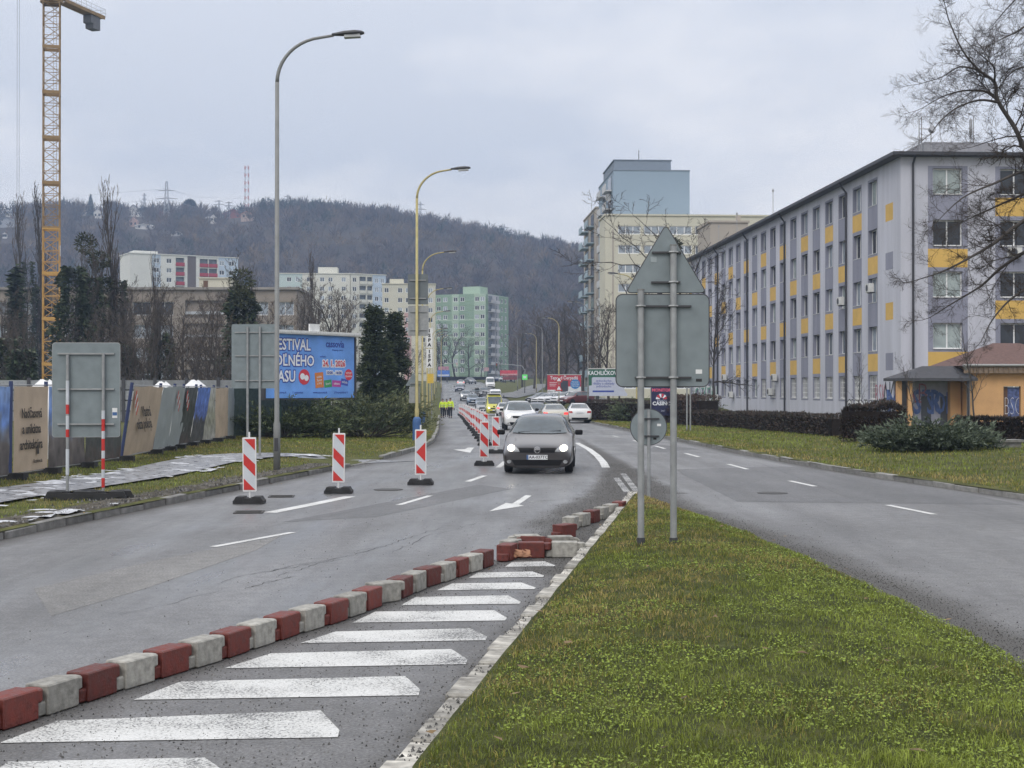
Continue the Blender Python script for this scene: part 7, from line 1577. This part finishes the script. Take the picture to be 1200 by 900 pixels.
def car_parts(kind):
    if kind in CM: return CM[kind]
    S = CARS[kind]; me = car_shell(S); patch = make_patcher(me); L_ = S['L']; hl = L_ / 2; D = {'body': me}; st = S['st']
    tall = kind in ('suv', 'van'); dz = {'hatch': 0, 'sedan': -.01, 'suv': .16, 'van': .25}[kind]
    D['headlight'] = [patch('headlight', q, 'f', .008, 3) for q in ([(.44, .56 + dz), (.72, .55 + dz), (.765, .62 + dz), (.745, .70 + dz), (.66, .735 + dz), (.56, .69 + dz), (.46, .60 + dz)],)]; D['headlight'].append(patch('headlight', mir([(.44, .56 + dz), (.72, .55 + dz), (.765, .62 + dz), (.745, .70 + dz), (.66, .735 + dz), (.56, .69 + dz), (.46, .60 + dz)]), 'f', .008, 3))
    D['bulb'] = [patch('bulb', [(s * .65 + .088 * math.cos(a), .635 + dz + .068 * math.sin(a)) for a in [2 * math.pi * k / 14 for k in range(14)]], 'f', .016, 1) for s in (1, -1)]
    D['grille'] = patch('grille', [(-.43, .53 + dz), (.43, .53 + dz), (.47, .645 + dz), (-.47, .645 + dz)], 'f', .010, 4)
    D['lower_intake'] = patch('lower_intake', [(-.56, .215 + dz * .6), (.56, .215 + dz * .6), (.64, .355 + dz * .7), (-.64, .355 + dz * .7)], 'f', .009, 4)
    D['fog_light'] = [patch('fog_light', [(s * .70 + .055 * math.cos(a), .31 + dz * .6 + .045 * math.sin(a)) for a in [2 * math.pi * k / 10 for k in range(10)]], 'f', .010, 1) for s in (-1, 1)]
    D['plate'] = MB().box((0, 0, 0), (.52, .012, .115)).mesh('number_plate'); D['plate_f'] = (0, -hl - .02, .42 + dz * .8); D['plate_r'] = (0, hl + .02, (.60 if kind != 'sedan' else .78) + dz * .5)
    zs_ = {'hatch': (.97, 1.37), 'sedan': (.955, 1.36), 'suv': (1.10, 1.56), 'van': (1.33, 2.12)}[kind]
    D['windscreen'] = patch('windscreen', [(-.70, zs_[0] + .02), (-.35, zs_[0]), (.35, zs_[0]), (.70, zs_[0] + .02), (.56 if kind != 'van' else .72, zs_[1]), (.3, zs_[1] + .02), (-.3, zs_[1] + .02), (-.56 if kind != 'van' else -.72, zs_[1])], 'f', .007, 4)
    zr = {'hatch': (1.03, 1.38), 'sedan': (1.08, 1.36), 'suv': (1.18, 1.54), 'van': (1.35, 2.0)}[kind]
    D['rear_window'] = patch('rear_window', [(-.62, zr[0]), (.62, zr[0]), (.50, zr[1]), (-.50, zr[1])], 'r', .007, 4)
    zt = {'hatch': (.78, .96), 'sedan': (.74, .90), 'suv': (.86, 1.14), 'van': (.85, 1.30)}[kind]
    xo = .80 if kind != 'van' else .90; q = [(.50, zt[0]), (xo - .02, zt[0]), (xo, zt[0] + .05), (xo - .02, zt[1]), (.54, zt[1] - .02)] if kind != 'van' else [(.76, zt[0]), (xo - .02, zt[0]), (xo - .02, zt[1]), (.76, zt[1])]
    D['tail_light'] = [patch('tail_light', q, 'r', .008, 3), patch('tail_light', mir(q), 'r', .008, 3)]
    D['bumper_r'] = patch('rear_diffuser', [(-.55, .28 + dz * .3), (.55, .28 + dz * .3), (.60, .42 + dz * .4), (-.60, .42 + dz * .4)], 'r', .006, 2)
    zs2 = {'hatch': (1.0, 1.38), 'sedan': (1.0, 1.36), 'suv': (1.14, 1.55), 'van': (1.35, 1.95)}[kind]
    def sy(v): return v - hl
    if kind == 'van': sw_ = [[(sy(1.15), zs2[0]), (sy(2.0), zs2[0]), (sy(2.0), zs2[1]), (sy(1.45), zs2[1])]]
    else:
        e = {'hatch': 3.85, 'sedan': 3.7, 'suv': 4.1}[kind]; sw_ = [[(sy(1.42), zs2[0]), (sy(2.4), zs2[0]), (sy(2.4), zs2[1]), (sy(2.0), zs2[1] - .02)], [(sy(2.46), zs2[0]), (sy(e - .1), zs2[0]), (sy(e - .5), zs2[1] - .02), (sy(2.46), zs2[1])]]
    D['side_window'] = [patch('side_window', q, 's', .006, 3, s) for q in sw_ for s in (-1, 1)]
    m = MB(); m.box((0, 0, 0), (.20, .11, .13)); mm = m.mesh('mirror'); bevel(mm, .035, 2, True); D['mirror'] = mm; D['mirror_at'] = [(s * (.93 if kind != 'van' else 1.08) + s * .08, -hl + {'hatch': 1.5, 'sedan': 1.55, 'suv': 1.5, 'van': 1.2}[kind], {'hatch': 1.0, 'sedan': .99, 'suv': 1.15, 'van': 1.45}[kind]) for s in (-1, 1)]
    D['tyre'], D['rim'] = wheel_meshes(S['r']); D['wheel_at'] = [(s * S['tw'], y - hl, S['r']) for y in S['wb'] for s in (-1, 1)]; D['r'] = S['r']; D['hl'] = hl
    D['arch_dark'] = [patch('arch_shade', [(y - hl + (S['r'] + .05) * math.cos(a), max(.2, S['r'] + (S['r'] + .05) * math.sin(a))) for a in [math.pi * k / 14 for k in range(-2, 17)]], 's', .004, 2, s) for y in S['wb'] for s in (-1, 1)]  # no arch is cut: black patches paint the wheel-well shade on the body
    CM[kind] = D; return D
def car(kind, paint, X, Y, heading, label, cat='car', lit=False, plate=None, group=None, tail=False, name='car', rack=None, z=None):
    """heading 0: front towards the camera (-y)"""
    D = car_parts(kind); t = thing(name, label, cat, (X, Y, (h(Y) if Lk(Y) < X < Rk(Y) else gz(X, Y)) + .004 if z is None else z), heading, group); pt = PT[paint]
    bo = obj('body', D['body'], pt, t); paint_slot(bo, pt)
    for q, bq in zip(D['headlight'], D['bulb']): o = obj('headlight', q, M_HL, t); o2 = obj('bulb', bq, M_HL, o); paint_slot(o2, M_HLON if lit else M_RIM)
    obj('grille', D['grille'], M_TRIM, t); obj('lower_intake', D['lower_intake'], M_TRIM, t)
    for q in D['fog_light']: obj('fog_light', q, M_HL, t)
    obj('windscreen', D['windscreen'], M_CGL, t); obj('rear_window', D['rear_window'], M_CGL, t)
    for q in D['side_window']: obj('side_window', q, M_CGL, t)
    for q in D['tail_light']: o = obj('tail_light', q, M_TL, t); paint_slot(o, M_TLON if tail else M_TL)
    obj('rear_diffuser', D['bumper_r'], M_TRIM, t)
    pf = obj('number_plate', D['plate'], M_PLT, t, D['plate_f']); obj('number_plate', D['plate'], M_PLT, t, D['plate_r'])
    if plate:
        text(plate, .105, M_TRIM, pf, (.03, -.008, 0), ext=.001, bold=.001, sx=1.0); obj('plate_band', MB().box((-.24, -.008, 0), (.045, .004, .113)), M_BLUE, pf)
    for p in D['mirror_at']: o = obj('mirror', D['mirror'], M_TRIM, t, p)
    for i, p in enumerate(D['wheel_at']):
        w = obj('wheel', D['tyre'], M_TYRE, t, p); obj('rim', D['rim'], M_RIM, w)
    for q in D['arch_dark']: obj('arch_shade', q, M_TRIM, t)
    if rack: b = MB(); b.box((0, .2, 1.62), (.75, 1.7, .28), taper=.9); m = b.mesh('roof_box'); bevel(m, .06, 2, True); obj('roof_box', m, PT['black'], t)
    return t
# the dark hatchback in front
v = gp(633.5, 555.5); HD = -.065
vw = car('hatch', 'grey', v.x + .05, v.y + 2.0, HD, 'dark grey hatchback with lit headlights coming round the bend', lit=True, plate='AA-037TC')
b = MB(); ring = [(.073 * math.cos(a), 0, .073 * math.sin(a)) for a in [2 * math.pi * k / 24 for k in range(25)]]; b.tube(ring, .009, 6, cap=False)
b.tube([(-.045, 0, .048), (-.02, 0, .0), (0, 0, .045), (.02, 0, .0), (.045, 0, .048)], .007, 5); b.tube([(-.06, 0, .02), (-.03, 0, -.055), (0, 0, .0), (.03, 0, -.055), (.06, 0, .02)], .007, 5); b.cyl((0, .012, 0), (0, .008, 0), .07, 20)
obj('badge', b, M_CHR, vw, (0, -2.118, .60))
b = MB(); b.tube([(-.42, 0, 0), (-.2, -.02, 0), (.2, -.02, 0), (.42, 0, 0)], .006, 5); obj('grille_trim', b, M_CHR, vw, (0, -2.085, .56))
obj('wiper', MB().tube([(-.55, -.9, 1.01), (.1, -.84, 1.04)], .008, 4), M_TRIM, vw); obj('wiper', MB().tube([(.05, -.9, 1.01), (.55, -.82, 1.05)], .008, 4), M_TRIM, vw)
RD = -.047
def onc(kind, paint, x, yb, label, Y=None, X=None, **k):
    """vehicle facing us; x, yb: middle of its front foot line"""
    if Y is None: Y = 80.
    D = CARS[kind]; return car(kind, paint, pX(x, Y) if X is None else X, Y + D['L'] / 2, RD * -1 + math.pi * 0, label, **k)
car('suv', 'white', pX(608, 79), 81, .05, 'white hatchback with lit headlights right behind the dark grey one', lit=True)
car('hatch', 'blue', pX(629, 104), 106, .05, 'dark blue car between the white oncoming car and the champagne saloon')
car('sedan', 'beige', pX(649, 91), 93.3, math.pi + .06, 'champagne saloon driving away with red tail lights', tail=True)
car('sedan', 'white', pX(679.5, 101), 103.3, math.pi + .0, 'white saloon driving away next to the champagne one')
car('hatch', 'silver', pX(604.5, 132), 134, .05, 'silver car whose roof shows behind the white oncoming car')
yv = car('van', 'yellow', pX(578.5, 158), 161, .05, 'yellow green emergency van with one lit lamp in the queue', 'van', name='van', lit=True)
obj('roof_box', MB().box((0, .6, 2.5), (1.5, 3.6, .12)), PT['white'], yv)
car('van', 'white', pX(580, 200), 203, .05, 'tall white van right behind the yellow green one', 'van', name='van')
car('van', 'white', pX(574, 292), 295, .05, 'white van far up the queue', 'van', name='van')
car('hatch', 'white', pX(590, 152), 154, math.pi + .05, 'small white car driving away beside the yellow green van', tail=True)
car('hatch', 'grey2', pX(565.5, 178), 180, .05, 'grey car left of the yellow green van')
car('hatch', 'ltblue', pX(564, 195), 197, .05, 'pale blue car in the middle of the queue')
car('suv', 'ltblue', pX(553.5, 205), 207, .05, 'steel blue estate car next to the beacons in the queue')
car('suv', 'black', pX(558.5, 232), 234, .05, 'black car with a roof box in the queue', rack=True)
car('hatch', 'black', pX(567, 246), 248, .05, 'dark car in front of the far white van')
car('suv', 'silver', pX(545.5, 222), 224, .05, 'silver car with bright bonnet at the far end of the beacons', lit=True)
car('hatch', 'blue', pX(538, 270), 272, .05, 'small dark blue and white car far up the road'); car('hatch', 'white', pX(539.5, 318), 320, math.pi + .05, 'small white car with red lights far up the road', tail=True); car('suv', 'grey2', pX(551, 345), 347, .4, 'dark off-road car turning at the far bend')
# car park on the right
sr = [(-1.9, 236), (.8, 230), (4.2, 250), (6.5, 290), (10, 330), (6, 330), (2.5, 296), (.2, 262), (-2.6, 252)]
tag(obj('side_road', MB().add([(x, y, gz(max(x, Rk(y) + .3), y) + .10) for x, y in sr], [(0, 1, 7, 8), (1, 2, 6, 7), (2, 3, 5, 6), (3, 4, 5)]), M_ASPH), kind='structure')
grid('car_park', list(range(118, 206, 6)), [0, .5, 1], lambda t, y: Rk(y) + .6 + 12 * t, lambda x, y: gz(x, y) + .05, M_ASPH)
for x, Y, k, p, lab in ((640.5, 190, 'hatch', 'white', 'white car parked at an angle left of the red billboard posts'), (648.5, 184, 'hatch', 'white', 'second white car parked under the red billboard'), (658, 178, 'hatch', 'silver', 'pale silver car parked under the red billboard'), (665, 172, 'suv', 'white', 'white off-road car parked beside the dark red one'), (675, 165, 'suv', 'red', 'dark red off-road car parked nearest the white saloon'), (633, 198, 'hatch', 'black', 'black car parked at the end of the angled row')):
    car(k, p, pX(x, Y), Y, R(-52), lab)
for x, Y, p, lab in ((585.5, 372, 'blue', 'dark parked car below the far red billboard'), (594, 368, 'silver', 'pale parked car below the far red billboard')): car('hatch', p, pX(x, Y), Y, R(80), lab)

# ================================================================== PEOPLE
M_SKIN = pm('skin', (.42, .27, .20), rough=.6, var=.05); M_HVIS = pm('yellow_hi_vis', (.62, .80, .04), rough=.7, var=.1, scale=9); M_TROU = pm('dark_trousers', (.022, .024, .034), rough=.9, var=.2); M_STRP = pm('grey_reflective_tape', (.5, .52, .53), rough=.4); M_HAIR = pm('dark_hair', (.03, .022, .018), rough=.8); M_SHOE = pm('black_boots', (.015, .015, .015), rough=.6)
def skin_mesh(name, V, E, Rr, lv=2):
    me = bpy.data.meshes.new(name); me.from_pydata(V, E, []); o = bpy.data.objects.new('tmp_skin', me); COL.objects.link(o)
    md = o.modifiers.new('k', 'SKIN'); md.use_smooth_shade = True; sv = me.skin_vertices[0].data
    for i, r_ in enumerate(Rr): sv[i].radius = r_ if hasattr(r_, '__len__') else (r_, r_)
    sv[0].use_root = True; s2 = o.modifiers.new('s', 'SUBSURF'); s2.levels = lv; s2.render_levels = lv
    dg = bpy.context.evaluated_depsgraph_get(); dg.update(); m2 = bpy.data.meshes.new_from_object(o.evaluated_get(dg)); bpy.data.objects.remove(o, do_unlink=True); m2.name = name; m2.materials.clear(); m2.polygons.foreach_set('use_smooth', [True] * len(m2.polygons)); return m2
def person(label, X, Y, rz, stride=.16, arm=.12, hat=False, s=1.0, hold=False):
    t = thing('person', label, 'person', (X, Y, h(Y)), rz); t.scale = (s, s, s)
    V = [(0, 0, .95), (0, 0, 1.12), (0, .01, 1.32), (0, .01, 1.46), (0, -.01, 1.56), (0, -.02, 1.66)]; E = [(0, 1), (1, 2), (2, 3), (3, 4), (4, 5)]; Rr = [(.155, .115), (.15, .11), (.17, .12), (.09, .08), (.055, .055), (.075, .085)]
    for sd, ph in ((-1, 1), (1, -1)):
        k = len(V); V += [(sd * .10, 0, .90), (sd * .105, -stride * ph * .6 - .02, .50), (sd * .11, -stride * ph, .10), (sd * .115, -stride * ph - .10, .045), (sd * .118, -stride * ph - .16, .04)]; Rr += [(.095, .10), (.062, .07), (.045, .05), (.042, .04), (.038, .03)]; E += [(0, k), (k, k + 1), (k + 1, k + 2), (k + 2, k + 3), (k + 3, k + 4)]
        k = len(V); V += [(sd * .19, .01, 1.40), (sd * .25, arm * ph * .5 + .02, 1.14), (sd * .26, arm * ph - .06, .90), (sd * .26, arm * ph - .085, .81)]; Rr += [.062, .05, .038, .032]; E += [(3, k), (k, k + 1), (k + 1, k + 2), (k + 2, k + 3)]
        for q in range(4): k2 = len(V); V.append((sd * .26 + .018 * (q - 1.5) * .6, arm * ph - .10 + .02 * (q - 1.5), .735 + .006 * abs(q - 1.2))); Rr.append(.010); E.append((k + 3, k2))
        k2 = len(V); V.append((sd * .235, arm * ph - .12, .775)); Rr.append(.011); E.append((k + 3, k2))
    bd = obj('body', skin_mesh('body', V, E, Rr, 1), M_SKIN, t)
    g = random.Random(3)
    # clothing over the body
    J = [(0, .0, .88), (0, .0, 1.1), (0, .01, 1.32), (0, .01, 1.47)]; JR = [(.195, .15), (.185, .145), (.20, .15), (.10, .09)]; JE = [(0, 1), (1, 2), (2, 3)]
    for sd, ph in ((-1, 1), (1, -1)):
        k = len(J); J += [(sd * .20, .01, 1.41), (sd * .255, arm * ph * .5 + .02, 1.14), (sd * .265, arm * ph - .05, .90)]; JR += [.08, .07, .058]; JE += [(3, k), (k, k + 1), (k + 1, k + 2)]
    jk = obj('jacket', skin_mesh('jacket', J, JE, JR, 1), M_HVIS, t)
    for z in (1.0, 1.18):
        ring = [(.205 * math.cos(a), .16 * math.sin(a), z) for a in [2 * math.pi * q / 20 for q in range(21)]]; obj('reflective_band', MB().tube(ring, .018, 4, cap=False), M_STRP, jk)
    Tv = [(0, 0, .93)]; TR = [(.165, .125)]; TE = []
    for sd, ph in ((-1, 1), (1, -1)):
        k = len(Tv); Tv += [(sd * .10, 0, .86), (sd * .105, -stride * ph * .6 - .015, .50), (sd * .11, -stride * ph, .11)]; TR += [(.11, .115), (.085, .09), (.07, .075)]; TE += [(0, k), (k, k + 1), (k + 1, k + 2)]
    obj('trousers', skin_mesh('trousers', Tv, TE, TR, 1), M_TROU, t)
    for sd, ph in ((-1, 1), (1, -1)): m = MB().box((0, -.05, .05), (.10, .28, .10), taper=.8).mesh('shoe'); bevel(m, .02, 2, True); obj('shoe', m, M_SHOE, t, (sd * .115, -stride * ph, 0))
    # head with face features and hair
    hd = obj('head', skin_mesh('head', [(0, 0, 0), (0, -.01, .07), (0, .0, .14)], [(0, 1), (1, 2)], [(.062, .075), (.078, .095), (.07, .085)], 2), M_SKIN, t, (0, -.015, 1.56))
    obj('nose', MB().box((0, -.105, .065), (.025, .035, .045), taper=.6), M_SKIN, hd)
    for sd in (-1, 1): obj('eye', MB().box((sd * .032, -.092, .085), (.022, .012, .010)), M_HAIR, hd); obj('ear', MB().box((sd * .082, .0, .07), (.016, .035, .05)), M_SKIN, hd)
    obj('mouth', MB().box((0, -.094, .028), (.04, .008, .008)), pm('lips', (.30, .13, .11), rough=.6), hd)
    hr = MB(); V = []
    for iz in range(6):
        for ia in range(14):
            a = 2 * math.pi * ia / 14; v_ = iz / 5; r_ = math.cos(v_ * 1.4); V.append((.094 * r_ * math.cos(a), .012 + .11 * r_ * math.sin(a), .10 + .125 * math.sin(v_ * 1.5) + (.035 if math.sin(a) < -.4 and iz < 2 else 0)))
    hr.add(V, [(r_ * 14 + c, r_ * 14 + (c + 1) % 14, (r_ + 1) * 14 + (c + 1) % 14, (r_ + 1) * 14 + c) for r_ in range(5) for c in range(14)] + [tuple(range(70, 84))]); obj('cap' if hat else 'hair', hr.mesh('hair', True), M_TROU if hat else M_HAIR, hd)
    if hold: obj('folder', MB().box((.34, -.05, .78), (.03, .30, .22)), M_TROU, t)
    return t
person('person in yellow reflective jacket walking closest to the left kerb', pX(518.7, 130), 130, .15, hat=True)
person('person in yellow reflective jacket carrying a dark folder in the closed lane', pX(527.8, 129), 129, -.1, stride=-.14, hold=True, s=1.04)
person('person in yellow vest half hidden behind the other two', pX(523.4, 140), 140, .1, stride=.08)
# ================================================================== AIR
hz = MB(); hz.bb(-980, 980, -62, 1280, -14, 215)
hm = bpy.data.materials.new('haze_air'); hm.use_nodes = True; t = hm.node_tree; t.nodes.clear()
o_ = t.nodes.new('ShaderNodeOutputMaterial'); v_ = t.nodes.new('ShaderNodeVolumePrincipled'); v_.inputs['Color'].default_value = (.52, .70, 1.0, 1); v_.inputs['Density'].default_value = 0.00042; v_.inputs['Anisotropy'].default_value = 0.1
t.links.new(v_.outputs[0], o_.inputs['Volume'])
tag(obj('haze', hz, hm), kind='stuff')
